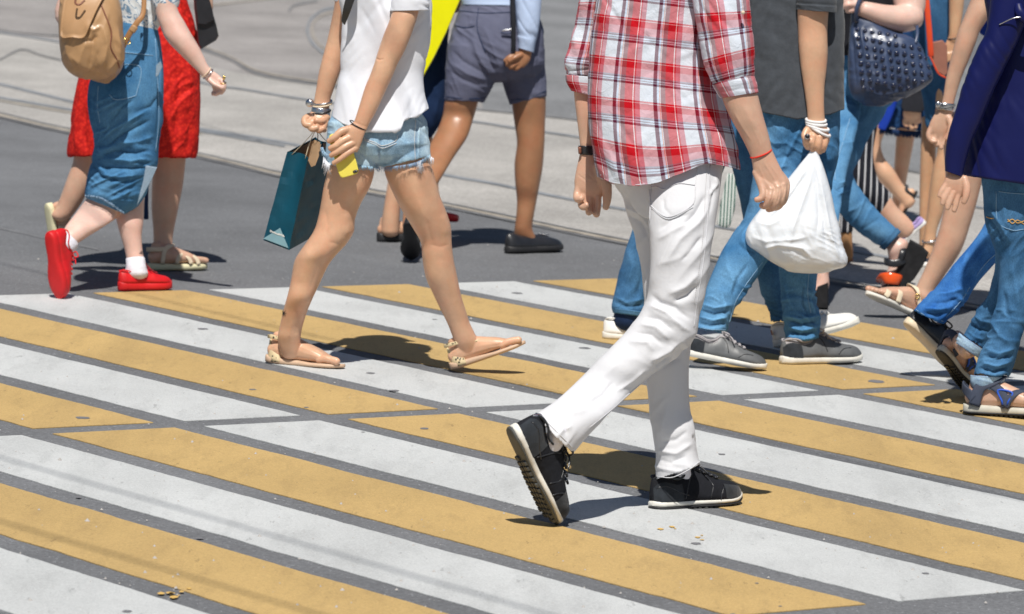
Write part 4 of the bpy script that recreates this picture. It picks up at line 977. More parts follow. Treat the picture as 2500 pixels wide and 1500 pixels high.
def tee_woman():
    p = P((740, 901), 'woman in white t-shirt and frayed denim shorts with phone in hand, wearing leopard thong sandals')
    # shorts
    g = [p.loft([(822, 240, 1016, 240, 0, .45), (812, 270, 1028, 268, 0, .52), (801, 320, 1040, 318, 0, .66), (797, 358, 1047, 352, 0, .7)], n=48),
         p.loft([(800, 300, 930, 310, -.01, .9), (797, 350, 924, 356, -.02, .95), (795, 392, 922, 404, -.02, 1.0), (796, 404, 920, 411, -.02, 1.0)], n=36, cap1='in'),
         p.loft([(915, 300, 1042, 300, .02, .9), (924, 350, 1048, 345, .01, .95), (930, 392, 1052, 372, .0, 1.0), (932, 408, 1053, 382, .0, 1.0)], n=36, cap1='in')]
    so_ = p.cloth('shorts', g, m_denim('denim_washed', C3(.22, .36, .50), C3(.46, .60, .70), seed=3), .0035, 3, [([(960, 330), (990, 350), (1040, 345)], 7, 2.5), ([(1022, 290), (1016, 350), (1018, 395)], 3, -2.5), ([(1026, 290), (1021, 350), (1023, 395)], 3, 2.5), ([(930, 330), (925, 370), (928, 400)], 6, -6), ([(830, 300), (860, 340), (900, 350)], 6, 3), ([(1000, 310), (1030, 320), (1045, 340)], 6, -3), ([(1030, 300), (1040, 330), (1048, 360)], 6, 3)],
                  [(20, 40, 9, 2.2), (80, 50, 12, 1.6)], seed=5)
    for q in ([(893, 340), (915, 348), (935, 356), (965, 345), (972, 330)], [(893, 344), (918, 354), (935, 362), (968, 350)], [(1015, 292), (1012, 340), (1014, 392)], [(886, 330), (893, 345)]): seam_loop(p, so_, q, .8, 'topstitch', STITCH)
    fray(p, 'frayed_hem', [(870, 404), (900, 408), (937, 410), (980, 406), (1018, 398), (1050, 380)], D_pale, so_, 14, 3, dens=1.6)
    fray(p, 'frayed_hem', [(790, 385), (796, 396), (806, 402)], K_tee, so_, 34, 4, dens=.8)
    fray(p, 'frayed_hem', [(1022, 398), (1030, 394)], K_tee, so_, 32, 5, dens=1.6); fray(p, 'frayed_hem', [(1050, 384), (1055, 388)], K_tee, so_, 24, 6, dens=.5)
    fray(p, 'frayed_hem', [(786, 362), (790, 372), (800, 380)], D_pale, so_, 16, 7, dens=1.2)
    # t-shirt
    hx, hy = [809, 836, 890, 964, 979, 986, 1018, 1048], [284, 303, 322, 328, 325, 299, 290, 266]
    st = [([(870, 30), (880, 100), (900, 160), (930, 220)], 9, 5), ([(850, 20), (858, 90), (880, 150)], 8, -4.5), ([(835, 180), (850, 220), (870, 250)], 7, -5), ([(825, 200), (845, 245), (880, 275)], 8, 5), ([(900, 60), (890, 130), (905, 190)], 8, -4), ([(1040, 60), (1020, 110), (980, 160), (950, 200)], 9, -6), ([(1045, 90), (1030, 130), (1000, 170)], 9, 6),
          ([(1035, 150), (1005, 180), (960, 230)], 8, 5), ([(1028, 180), (1000, 215), (950, 260)], 8, -5), ([(1035, 225), (1000, 250), (960, 290)], 9, 5), ([(1044, 245), (1010, 275), (985, 290)], 7, -4), ([(815, 270), (870, 300), (960, 312)], 9, 3), ([(860, 200), (880, 240), (900, 300)], 9, -4)]
    sh = p.grid('tshirt', [(880, -112, 965, -112, 0, .7), (838, -72, 1040, -72, 0, .6), (826, -15, 1052, -15, 0, .58), (834, 40, 1056, 38, 0, .6), (832, 90, 1053, 88, 0, .62), (829, 145, 1043, 140, 0, .62), (829, 180, 1034, 180, 0, .64), (819, 230, 1036, 222, 0, .68), (810, 276, 1048, 262, 0, .74)], K_tee, 180, 2.2, 12, st, [(65, 90, 16, 2.6), (-50, 60, 13, 1.8)], seed=6, gain=1.25)
    warp_y(sh, lambda X, Y: np.clip((Y - 215) / 55, 0, 1) ** 1.3 * (np.interp(X, hx, hy) - np.interp(X, [810, 1048], [276, 262])))
    seam_loop(p, sh, [(812, 278), (836, 297), (890, 316), (960, 322)], .7, 'hem_seam', K_tee)
    sl_ = p.grid('sleeve', [(945, -90, 1040, -90, -.06, .9), (955, -40, 1050, -40, -.09, .9), (955, 0, 1050, 0, -.10, .9), (951, 28, 1047, 26, -.10, .88)], K_tee, 90, 2, 10, [([(965, 0), (1000, 8), (1030, 0)], 7, 4), ([(1020, -30), (1025, 0), (1040, 20)], 6, -4)], [(50, 50, 12, 2)], seed=9)
    p.grid('sleeve', [(835, -90, 900, -90, .08, .9), (820, -30, 880, -30, .10, .9), (815, 4, 862, 10, .11, .9)], K_tee, 60, 2, 8, [], [(50, 50, 12, 2)], seed=9)
    p.tube; build('bag_strap', p.loft([(846, -80, 872, -80, -.13, .12), (846, -20, 870, -20, -.135, .12), (838, 20, 858, 22, -.125, .12), (833, 52, 842, 62, -.09, .12)], 20, 3.5), L_blk, p.root)
    # limbs
    rear = p.loft([(812, 340, 905, 345, -.02, .7), (803, 390, 912, 398, -.02, .85), (798, 423, 913, 425, -.02, .95), (790, 457, 902, 460, -.02, .95), (784, 494, 880, 500, -.02, .95), (777, 530, 867, 536, -.02, .95), (767, 562, 864, 566, -.02, .92), (748, 592, 846, 596, -.02, .95), (727, 622, 820, 624, -.02, 1.0), (717, 645, 801, 650, -.01, 1.05), (710, 687, 780, 694, -.0, 1.05), (701, 725, 762, 732, .0, 1.05), (691, 760, 749, 764, .03, 1.1), (683, 797, 738, 800, .05, 1.1), (678, 820, 734, 824, .055, 1.0), (679, 838, 734, 840, .06, .9), (684, 856, 732, 858, .06, .75), (690, 870, 728, 872, .06, .6)], 44)
    front = p.loft([(940, 330, 1030, 330, .0, .7), (938, 388, 1044, 378, .0, .85), (940, 425, 1058, 420, .01, .95), (962, 477, 1074, 478, .02, .95), (981, 514, 1090, 518, .03, .95), (1007, 556, 1101, 556, .04, .92), (1027, 592, 1103, 594, .05, .95), (1031, 630, 1107, 630, .06, 1.05), (1040, 679, 1117, 679, .07, 1.08), (1057, 717, 1126, 722, .08, 1.05), (1075, 755, 1136, 755, .09, 1.05), (1092, 789, 1146, 786, .10, 1.1), (1105, 823, 1158, 812, .10, 1.02), (1112, 844, 1166, 830, .10, .9), (1121, 862, 1168, 848, .10, .75), (1130, 876, 1168, 864, .10, .6)], 44)
    f1 = p.frame((655, 887), (834, 903), None, None, (0, -1, 0)); f2 = p.frame((1108, 904), (1279, 846), .10, .10, (0, -1, 0))
    p.fine(rear, front, *bare_foot(p, f1, .06), *bare_foot(p, f2, .06))
    ra = p.loft([(960, -70, 1025, -70, -.08, .6), (962, -5, 1026, -5, -.10, .7), (954, 40, 1021, 34, -.115, .85), (937, 84, 1004, 86, -.12, .95), (922, 128, 985, 131, -.125, .92), (916, 148, 971, 156, -.13, .9), (904, 182, 958, 188, -.13, .92), (890, 216, 943, 220, -.13, .9), (876, 262, 921, 268, -.14, .8), (865, 296, 899, 308, -.145, .7)], 36)
    hand = p.loft([(863, 298, 898, 312, -.145, .62), (848, 310, 890, 328, -.15, .5), (838, 326, 884, 346, -.15, .46), (842, 346, 878, 362, -.148, .44), (850, 362, 873, 372, -.145, .42)], 28)
    p.fine(ra, hand, p.tube([(850, 316, -.152, 9.5), (832, 322, -.162, 9), (816, 336, -.166, 7.8), (803, 345, -.158, 6.8)]), p.tube([(858, 334, -.152, 9.5), (838, 343, -.164, 9), (820, 356, -.168, 7.8), (806, 363, -.160, 6.8)]),
           p.tube([(864, 348, -.152, 9), (842, 359, -.164, 8.6), (822, 372, -.166, 7.4), (808, 380, -.158, 6.4)]), p.tube([(868, 362, -.150, 8), (846, 376, -.16, 7.6), (828, 390, -.162, 6.6), (814, 399, -.156, 5.8)]),
           p.tube([(872, 318, -.13, 11), (862, 336, -.118, 10), (848, 348, -.108, 9), (830, 352, -.104, 8)]))
    la = p.loft([(822, -70, 885, -70, .10, .95), (818, 0, 872, 6, .11, .95), (809, 51, 858, 60, .115, .95), (799, 98, 846, 108, .115, .95), (789, 135, 838, 145, .115, .92), (779, 175, 829, 180, .115, .92), (772, 216, 816, 216, .115, .85), (767, 245, 806, 247, .115, .75), (764, 275, 803, 278, .11, .7)], 36)
    p.fine(la, p.loft([(762, 270, 803, 274, .11, .7), (750, 284, 804, 288, .105, .72), (744, 298, 803, 303, .10, .7), (750, 312, 796, 318, .10, .6)], 26),
           p.tube([(756, 284, .08, 9), (744, 292, .065, 9), (746, 304, .05, 8.5), (758, 306, .046, 8)]), p.tube([(768, 292, .07, 9), (757, 304, .055, 9), (762, 315, .045, 8.4), (774, 312, .045, 8)]),
           p.tube([(784, 296, .07, 9), (774, 310, .055, 8.6), (779, 319, .05, 8), (789, 314, .05, 7.5)]), p.tube([(796, 298, .075, 8), (790, 312, .062, 7.6), (792, 319, .06, 7)]), p.tube([(798, 288, .09, 9), (786, 296, .06, 9), (772, 294, .05, 7.5)]))
    p.coarse(p.loft([(885, -108, 960, -108, 0, .6), (850, -66, 1025, -66, 0, .5), (845, 60, 1040, 60, 0, .5), (840, 180, 1020, 180, 0, .5), (830, 300, 1025, 300, 0, .5)], 30))
    p.upper((930, -118)); p.finish_body(SK_tan, .0024, .008, 5, [([(838, 520), (850, 550), (846, 580)], 15, 2.6), ([(790, 500), (800, 550), (795, 590)], 9, -1.6), ([(800, 590), (830, 598), (846, 590)], 8, -2), ([(760, 600), (745, 650), (735, 700)], 16, 2.2), ([(790, 610), (770, 670), (752, 720)], 9, -1.4),
      ([(1078, 520), (1090, 550), (1088, 580)], 15, 2.4), ([(1045, 596), (1075, 604), (1100, 596)], 7, -2), ([(1040, 530), (1048, 570), (1058, 600)], 9, -1.6), ([(1070, 630), (1090, 680), (1105, 730)], 15, 2.4), ([(1100, 640), (1112, 700), (1128, 760)], 7, 1.3), ([(1060, 440), (1065, 490), (1075, 530)], 14, 1.6), ([(1000, 440), (1020, 490), (1040, 540)], 18, 1.5), ([(850, 440), (845, 480), (838, 520)], 18, 1.6),
      ([(916, 142), (926, 147), (938, 144)], 2.5, -2.2), ([(925, 150), (915, 190), (895, 230)], 8, 1.2), ([(930, 60), (945, 100), (940, 130)], 12, 1.2), ([(715, 780), (708, 810), (704, 830)], 5, 1.5), ([(725, 790), (722, 820)], 6, -1.5), ([(1140, 780), (1150, 810), (1160, 826)], 5, -1.4), ([(760, 840), (790, 868), (812, 886)], 3, .9), ([(1190, 850), (1220, 846), (1245, 838)], 3, .9)]); p.hair(H_fair, True)
    # sandals
    def thong(fr):
        k = {}; so2 = build('sandal', sole_geo(fr, ipf([0, .1, .6, .85, 1], [.02, 0, 0, .006, .03]), ipf([0, .12, .35, .6, 1], [.115, .10, .085, .062, .075]), 1.08, -.035, 1.04), R_nude, p.root)
        for sgn in (-1, 1):
            build('strap', strap_geo(fr, [(-.015, sgn * .03, .30, -1, sgn * .2, 0), (.06, sgn * .098, .30, -.2, sgn, .1), (.2, sgn * .112, .285, 0, sgn, .3), (.38, sgn * .10, .255, .2, sgn * .7, .7), (.55, sgn * .05, .205, .2, sgn * .4, 1), (.73, -.055, .145, .2, 0, 1), (.80, -.07, .10, .5, 0, 1)], .05, .02), K_leop, so2)
        build('heel_counter', upper_geo(fr, .05, ([0, .05, .12, .2, .3], [.31, .30, .22, .12, .08]), 1.12, x0=0, x1=.22, off=.008), K_leop, so2)
        build('toe_nail', toe_nails(p, fr, .06, NAIL), NAIL, so2); return so2
    thong(f1); thong(f2)
    # jewellery, tattoo
    b1 = p.ring('bracelet', 788, 250, .115, 22, 6, -8, 2.6, MT, .8); p.ring('bracelet', 787, 256, .115, 22.5, 6, -8, 2.4, L_cream, .8)
    p.band('watch_strap', [(761, 262, 806, 266, .112, .8), (760, 270, 806, 275, .11, .8), (759, 279, 806, 285, .11, .8)], MT)
    p.ring('watch_links', 783, 273, .11, 23.5, 6, -7, 2.5, BLK, .82)
    wc = p.W(758, 252, .06); V, F, _ = rings([wc, wc - FWD * .008 - CR * .004], [CU * .014] * 2, [nrm(np.cross(CU, FWD + .5 * CR)) * .014] * 2, 24, 2, 'round', 'round'); build('watch_case', Geo().add(V, F), MT, p.root)
    p.ring('hair_tie', 874, 306, -.146, 22, 4, 30, 1.6, BLK, .62)
    g2 = Geo()
    V3 = getV(p.body.data); X3, Y3 = toPix(V3); N3 = getN(p.body.data)
    for a in np.arange(0, 360, 45):
        q = [(692, 765), (692 + 8 * math.cos(rad(a)), 765 + 9 * math.sin(rad(a)))]; pts = []
        for x, y in ((q[0]), ((q[0][0] + q[1][0]) / 2, (q[0][1] + q[1][1]) / 2), q[1]):
            x = max(x, 689.5); d = np.hypot(X3 - x, Y3 - y); i = np.argsort(d)[:6]; j = i[np.argmin(V3[i, 1])]; pts.append(pix(x, y, V3[i, 1].min() - .0007))
        aa = nrm(np.cross(pts[2] - pts[0] + 1e-6, FWD)); V_, F_, _ = rings(pts, [aa * .0016, aa * .0011, aa * .0003], [FWD * .0004] * 3, 6, 2, None, None); g2.add(V_, F_)
    build('tattoo', g2, BLK, p.root)
    # phone
    ph = p.W(839, 377, -.142); ax = nrm(p.W(854, 430, -.142) - p.W(823, 322, -.142)); bx = nrm(np.cross(ax, FWD)); nz = nrm(np.cross(bx, ax)); hl, hw, th = .0755, .034, .0042
    V = []; th_ = np.linspace(0, 2 * math.pi, 48, endpoint=False)
    def rr(k): 
        out = []
        for t in th_:
            c, s = math.cos(t), math.sin(t); e = 2 / 7; out.append((np.sign(c) * abs(c) ** e * hw * k, np.sign(s) * abs(s) ** e * hl * (1 - (1 - k) * hw / hl)))
        return out
    lay = [(-th, .90), (-th, .965), (-th * .5, 1), (th * .5, 1), (th, .965), (th, .90)]
    for z, k in lay: V += [ph + bx * a + ax * b + nz * z for a, b in rr(k)]
    F = [(i * 48 + j, i * 48 + (j + 1) % 48, (i + 1) * 48 + (j + 1) % 48, (i + 1) * 48 + j) for i in range(5) for j in range(48)] + [tuple(range(48))[::-1], tuple(range(240, 288))]
    t = bpy.data.objects.new('phone', None); COL.objects.link(t); t.location = ph; tag(t, 'yellow phone held against the frayed denim shorts', 'phone')
    build('phone_case', Geo().add(V, F), PY, t)
    sgn = -1 if nz @ FWD > 0 else 1; nf = nz * sgn
    cc = ph + ax * (hl - .010) + bx * (hw - .012) * (1 if bx @ CR > 0 else -1) + nf * (th + .0004)
    V, F, _ = rings([cc, cc + nf * .0012], [bx * .0085] * 2, [ax * .0048] * 2, 24, 3, 'round', 'round'); build('camera_window', Geo().add(V, F), BLK, t)
    for dx in (-.003, .0035):
        c3 = cc + bx * dx + nf * .0016; V, F, _ = rings([c3, c3 + nf * .0008], [bx * .0026] * 2, [ax * .0026] * 2, 16, 2, 'round', 'round'); build('camera_lens', Geo().add(V, F), MT, t)
    # small round emblem (a bitten apple shape) printed on the case
    lc = ph + ax * .012 + nf * (th + .0006); g3 = Geo()
    for (dx, dy_, r) in ((-.0018, 0, .0036), (.0018, 0, .0036), (0, .0018, .0032)):
        g3.add([lc + bx * (dx + r * math.cos(a)) + ax * (dy_ + r * 1.1 * math.sin(a)) + nf * dx * .01 for a in np.linspace(0, 6.283, 16, endpoint=False)], [tuple(range(16))])
    build('emblem', g3, m_plain('orange_print', C3(.75, .42, .12), .5), t, smooth=False)
    # paper carrier bag
    dy0 = .06; c0 = p.W(706, 611, dy0); A = p.W(643, 587, dy0 + .05) - c0; B = p.W(776, 572, dy0 + .22) - c0; U = p.W(752, 385, dy0) - c0; A2 = p.W(701, 371, dy0 + .05) - p.W(752, 385, dy0)
    t = bpy.data.objects.new('paper_bag', None); COL.objects.link(t); t.location = c0; tag(t, 'glossy teal paper shopping bag hanging from the hand of the woman in the white t-shirt', 'shopping bag')
    def pt(a, b, u, inn=0):
        q = c0 + U * u + (A * (1 - u) + A2 * u) * a + B * b
        pinch = .18 * math.sin(min(max(a, 0), 1) * math.pi) * u * 1.0
        return q + B * pinch * (1 - 2 * b) * (.5 if 0 < b < 1 else 1) * .6
    n = 10; ring_ = [(i / n, 0) for i in range(n)] + [(1, i / n) for i in range(n)] + [(1 - i / n, 1) for i in range(n)] + [(0, 1 - i / n) for i in range(n)]
    m = len(ring_); rows = 14; V = []; rs = np.random.RandomState(2)
    for j in range(rows + 1):
        u = j / rows
        for k, (a, b) in enumerate(ring_):
            q = pt(a, b, u); w = .0028 * noise3(np.array([[k * .35, j * .8, 3.3]]), 4)[0] * (1 if j > 0 else 0)
            V.append(q + nrm(A) * w + nrm(B) * w)
    F = [(j * m + k, (j + 1) * m + k, (j + 1) * m + (k + 1) % m, j * m + (k + 1) % m) for j in range(rows) for k in range(m)] + [tuple(range(m))]
    bo = build('bag_body', Geo().add(V, F), TEAL, t, smooth=False)
    md = bo.modifiers.new('s', 'SOLIDIFY'); md.thickness = .0012
    V = [pt(.06 + a * .88, .06 + b * .88, .985) for a, b in ring_] ; V2 = [pt(.06 + a * .88, .06 + b * .88, .75) for a, b in ring_]
    build('bag_lining', Geo().add(V + V2, [(k, (k + 1) % m, m + (k + 1) % m, m + k) for k in range(m)]), KRAFT, t)
    nA = nrm(np.cross(A, U)); nA = nA if nA @ FWD < 0 else -nA; e = nA * .0035
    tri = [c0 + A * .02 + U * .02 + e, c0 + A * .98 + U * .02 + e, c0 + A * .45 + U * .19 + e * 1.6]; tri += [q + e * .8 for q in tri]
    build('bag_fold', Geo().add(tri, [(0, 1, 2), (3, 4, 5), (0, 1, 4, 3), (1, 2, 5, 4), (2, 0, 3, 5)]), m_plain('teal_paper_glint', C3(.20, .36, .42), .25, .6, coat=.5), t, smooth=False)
    # one line of small pale print, too small to read in the photograph
    g4 = Geo(); xa, ya, oo = nrm(A), nrm(U), c0 + A * .5 + U * .115 + e * 2.6; x = -.030; rs = np.random.RandomState(5)
    while x < .030:
        w, h = rs.uniform(.0022, .0042), rs.uniform(.0045, .0075); q = oo - xa * x + ya * rs.uniform(-.0005, .0005)
        g4.add([q, q - xa * w, q - xa * w + ya * h, q + ya * h], [(0, 1, 2, 3)]); x += w + rs.uniform(.0008, .0018)
    build('bag_print', g4, m_plain('pale_print', C3(.72, .70, .66), .5), t, smooth=False)
    for z, dyh, mt_ in ((.25, .02, L_cream), (.78, .14, BLK)):
        for k in (.18, .82):
            a0 = pt(k, z > .5, .97) ; kk = p.W(772, 314, .08)
            mid = (a0 + kk) / 2 + CR * (.004 if k > .5 else -.004)
            V_, F_, _ = rings(catmull([a0, mid, kk], 4), [CR * .0016] * 9, [FWD * .0016] * 9, 6, 2, None, None); build('handle', Geo().add(V_, F_), mt_, t)
    tg = [p.W(762, 352, .03), p.W(776, 346, .05), p.W(779, 380, .05), p.W(770, 404, .04), p.W(760, 408, .03), p.W(752, 392, .02)]
    o = build('kraft_tag', Geo().add(tg + [q + FWD * .0015 for q in tg], [tuple(range(6)), tuple(range(6, 12))[::-1]] + [(i, (i + 1) % 6, (i + 1) % 6 + 6, i + 6) for i in range(6)]), KRAFT, t, smooth=False)
tee_woman()

def backpack_woman():
    p = P((350, 711), 'woman in denim midi skirt and red trainers with blue leaf print shirt')
    fold_st = [([(370, 262), (330, 285), (270, 320), (240, 350)], 7, 6), ([(375, 290), (335, 310), (290, 335), (255, 365)], 7, -6), ([(380, 330), (340, 345), (290, 350)], 8, 5), ([(375, 365), (330, 375), (280, 368), (240, 385)], 7, -7), ([(370, 385), (320, 392), (260, 388)], 7, 6), ([(360, 410), (300, 412), (240, 408)], 7, -7), ([(340, 425), (290, 432), (235, 425)], 7, 6), ([(250, 320), (240, 350), (250, 380)], 7, 5),
               ([(225, 400), (245, 430), (300, 445)], 6, -6), ([(390, 230), (370, 260), (320, 280)], 7, -4), ([(395, 100), (388, 200), (386, 300), (378, 360)], 4, -4), ([(330, 240), (300, 262), (270, 300)], 6, -4), ([(230, 200), (228, 260), (238, 330)], 12, -5), ([(320, 460), (300, 480), (260, 490)], 6, 4), ([(290, 125), (330, 130), (370, 135)], 3, 2)]
    sk = p.cloth('skirt', [p.loft([(282, 55, 382, 60, 0, .62), (268, 90, 391, 96, 0, .66), (245, 150, 398, 150, 0, .72), (220, 195, 400, 205, 0, .75), (213, 246, 399, 250, 0, .75), (219, 297, 397, 297, 0, .72), (230, 340, 389, 345, 0, .72), (225, 389, 384, 400, 0, .7), (214, 430, 368, 440, 0, .68), (207, 470, 342, 498, 0, .66), (210, 484, 305, 524, 0, .64)], 56, 2.2, cap1='in')],
                 m_denim('denim_skirt', C3(.030, .115, .25), C3(.095, .24, .41), seed=1), .0038, 3, fold_st, [(-25, 60, 13, 3.2, (200, 230, 410, 500)), (15, 45, 10, 2.2, (200, 330, 400, 500))], seed=11, gain=1.6)
    for q in ([(268, 160), (341, 163), (334, 225), (325, 236), (284, 244), (267, 232)], [(300, 128), (340, 132), (374, 136)], [(379, 95), (384, 180), (388, 290), (380, 370)], [(240, 210), (238, 260), (244, 300)]): seam_loop(p, sk, q, .8, 'topstitch', BSTITCH)
    build('belt_loop', p.tube([(347, 82, -.12, 4), (346, 100, -.125, 4)], 8, ratio=.5), D_mid, sk)
    fray(p, 'frayed_hem', [(208, 478), (240, 482), (270, 498), (300, 520)], D_pale, sk, 7, 3, dens=1.5)
    fl = [(356, 404), (384, 409), (370, 440), (349, 478), (334, 503), (342, 470), (350, 440)]
    prism(p, 'turned_slit', fl, -.135, -.128, D_inside, sk, .002)
    prism(p, 'side_tab', [(381, 160), (392, 150), (397, 163), (386, 185), (380, 188)], -.13, -.12, D_inside, sk, .002)
    sh = p.grid('shirt', [(295, -215, 365, -215, 0, .7), (262, -168, 410, -168, 0, .6), (268, -80, 412, -80, 0, .6), (280, 0, 408, 0, 0, .62), (286, 40, 396, 42, 0, .64), (290, 70, 384, 78, 0, .68)], K_leaf, 120, 2.2, 12, [([(300, 0), (320, 30), (350, 70)], 6, 5), ([(290, 10), (300, 45), (330, 75)], 6, -5), ([(370, 0), (350, 40), (360, 75)], 6, 5)], [(50, 45, 9, 3), (-60, 40, 9, 2)], seed=4)
    p.grid('sleeve', [(345, -180, 415, -170, -.05, .9), (358, -90, 438, -90, -.08, .9), (370, 0, 440, -6, -.09, .9), (379, 30, 436, 17, -.09, .9)], K_leaf, 80, 2, 10, [([(380, 0), (400, 10), (430, 0)], 6, 4)], [(40, 40, 10, 2.5)], seed=5)
    p.grid('sleeve', [(262, -180, 330, -180, .05, .9), (240, -90, 310, -90, .08, .9), (170, -20, 290, -40, .1, .8)], K_leaf, 60, 2, 8, [], [], seed=5)
    rear = p.loft([(240, 440, 325, 470, .03, .6), (222, 470, 305, 508, .02, .7), (203, 496, 288, 530, .01, .85), (179, 528, 250, 556, -.1, 1.0), (162, 550, 212, 580, -.16, 1.0), (152, 568, 186, 598, -.2, .9), (146, 578, 178, 608, -.22, .8)], 36)
    front = p.loft([(275, 430, 350, 450, .07, .6), (278, 490, 352, 490, .06, .8), (283, 533, 350, 540, .04, 1.02), (292, 569, 346, 575, .03, 1.02), (303, 606, 348, 610, .02, 1.02), (309, 632, 352, 632, .01, .95), (314, 650, 350, 650, .0, .8)], 36)
    f1 = p.frame((291, 712), (418, 709), None, None, (0, -1, 0)); f2 = p.frame((116, 570), (140, 732), (-.04,), None, (.62, -.1, .78))
    p.fine(rear, front)
    p.fine(p.loft([(365, -120, 440, -120, -.07, .95), (372, -40, 436, -40, -.09, .95), (380, 30, 433, 18, -.10, .95), (392, 67, 451, 54, -.11, .92), (406, 98, 470, 88, -.12, .88), (440, 134, 490, 122, -.125, .85), (476, 169, 506, 156, -.13, .75), (497, 190, 517, 172, -.13, .7)], 32),
           p.loft([(496, 190, 517, 172, -.13, .65), (506, 200, 530, 180, -.13, .55), (518, 208, 543, 192, -.13, .5), (526, 214, 549, 204, -.13, .45)], 24),
           p.tube([(540, 196, -.14, 6.2), (547, 208, -.15, 5.8), (546, 220, -.148, 5.2), (540, 228, -.14, 4.6)]), p.tube([(535, 202, -.135, 6.2), (541, 214, -.14, 5.6), (536, 226, -.135, 5), (526, 232, -.13, 4.4)]),
           p.tube([(528, 206, -.125, 6), (533, 218, -.125, 5.4), (528, 228, -.12, 4.8), (519, 231, -.115, 4.2)]), p.tube([(522, 210, -.11, 5.6), (525, 221, -.11, 5), (519, 228, -.105, 4.2)]), p.tube([(512, 196, -.14, 6.5), (524, 206, -.15, 6), (536, 212, -.158, 5), (543, 216, -.16, 4.3)]))
    p.fine(p.tube([(230, -90, .08, 30), (175, -10, .10, 26), (156, 40, .10, 22), (190, 70, .08, 18)], 24))
    p.coarse(p.loft([(300, -205, 360, -205, 0, .6), (278, -160, 395, -160, 0, .5), (285, -40, 395, -40, 0, .5), (295, 60, 375, 60, 0, .5), (250, 200, 380, 200, 0, .4)], 30))
    p.upper((338, -218)); p.finish_body(SK_pale, .003, .009, 5); p.hair(H_brown, True)
    s1 = sneaker(p, f1, 'shoe', L_red, R_red, ml=m_plain('dark_red_lace', C3(.25, .01, .02), .8), sole_t=.15, lining=L_red, hs=LOWC); s2 = sneaker(p, f2, 'shoe', L_red, R_red, ml=L_red, sole_t=.13, lining=L_red, hs=LOWC)
    build('sock', p.loft([(307, 634, 354, 632, .01, 1.05), (307, 650, 357, 650, .0, 1.1), (304, 668, 362, 668, .0, 1.1)], 26), K_sock, p.root); build('sock', p.loft([(148, 566, 190, 603, -.2, .95), (140, 580, 182, 614, -.21, .95), (134, 592, 174, 626, -.2, .9)], 26), K_sock, p.root)
    p.ring('bracelet', 508, 181, -.13, 15, 4, -46, 1.6, MT, .75); p.ring('bracelet', 503, 177, -.13, 15.5, 4, -46, 1.3, L_cream, .75)
    p.ring('finger_ring', 545, 203, -.147, 6.4, 2.5, 0, 1.5, MG, 1)
    c = p.W(547, 190, -.155); V, F, _ = rings([c, c - FWD * .006], [CR * .006] * 2, [CU * .009] * 2, 14, 2, 'round', 'round'); build('finger_ring_stone', Geo().add(V, F), MG, p.root)
    # rucksack
    t = bpy.data.objects.new('backpack', None); COL.objects.link(t); t.location = p.W(230, 190, -.22); tag(t, 'slouchy camel leather backpack on the back of the woman in the denim skirt', 'backpack')
    g = [p.loft([(160, -90, 262, -95, -.16, .8), (152, -30, 280, -30, -.20, .8), (144, 30, 294, 20, -.22, .82), (143, 77, 300, 62, -.23, .85), (147, 120, 306, 120, -.23, .85), (156, 158, 300, 165, -.22, .85), (182, 184, 282, 190, -.20, .8), (220, 195, 268, 201, -.18, .7)], 60, 2.4)]
    st = [([(215, 95), (200, 130), (190, 165)], 9, 7), ([(230, 80), (225, 130), (215, 180)], 10, -8), ([(250, 60), (262, 110), (250, 170)], 9, 8), ([(210, 60), (228, 75), (250, 62)], 7, 8), ([(205, 100), (225, 100), (240, 85)], 7, -8), ([(265, 30), (275, 90), (290, 130)], 7, -7), ([(285, 60), (292, 110), (296, 150)], 6, 6), ([(165, 130), (200, 160), (240, 180)], 9, 5), ([(160, 100), (165, 130), (180, 160)], 8, 5), ([(255, 180), (275, 160), (290, 140)], 7, 6), ([(200, 185), (235, 175), (262, 185)], 6, -5), ([(240, 120), (235, 150), (225, 185)], 7, -5)]
    me = fused(g, .004, 3); folds(me, st, [(70, 60, 16, 3.5), (-60, 50, 14, 2.5)], seed=5); bo = link('bag_body', me, L_camel, t)
    def lay(pts, th=.006, off=.006):
        V = getV(bo.data); X, Y = toPix(V); return pts
    fl = [(166, -60), (152, 30), (148, 88), (176, 91), (205, 91), (222, 55), (238, 20), (262, -30), (262, -90), (180, -95)]
    c = np.mean(fl, 0); nr = 8; V = []; Vb = getV(bo.data); X, Y = toPix(Vb); Nb = getN(bo.data)
    def surfY(x, y):
        d = np.hypot(X - x, Y - y); i = np.where(d < max(7, d.min() + 2))[0]; return Vb[i, 1].min()
    yc = surfY(*c)
    for off in (.016, .009):
        V.append(pix(c[0], c[1], surfY(*c) - off))
        for r in range(1, nr + 1):
            P_ = catmull(fl + [fl[0]], 4)[:-1]
            for x, y in P_:
                xx, yy = c[0] + (x - c[0]) * r / nr, c[1] + (y - c[1]) * r / nr; V.append(pix(xx, yy, min(surfY(xx, yy), yc + .05) - off + (.002 if r == nr else 0)))
    m = len(P_); F = []; o2 = 1 + nr * m
    for base in (0, o2):
        F += [(base, base + 1 + k, base + 1 + (k + 1) % m) for k in range(m)]
        F += [(base + 1 + (r - 1) * m + k, base + 1 + r * m + k, base + 1 + r * m + (k + 1) % m, base + 1 + (r - 1) * m + (k + 1) % m) for r in range(1, nr) for k in range(m)]
    F += [(1 + (nr - 1) * m + k, 1 + (nr - 1) * m + (k + 1) % m, o2 + 1 + (nr - 1) * m + (k + 1) % m, o2 + 1 + (nr - 1) * m + k) for k in range(m)]
    build('flap', Geo().add(V, F), m_plain('camel_leather_smooth', C3(.46, .27, .135), .5, .4, .05, 9), t)
    p.surf_line(bo, [(246, 10), (262, 50), (272, 80), (270, 115), (285, 145), (292, 166)], 1.8, 'drawstring', L_brown, t)
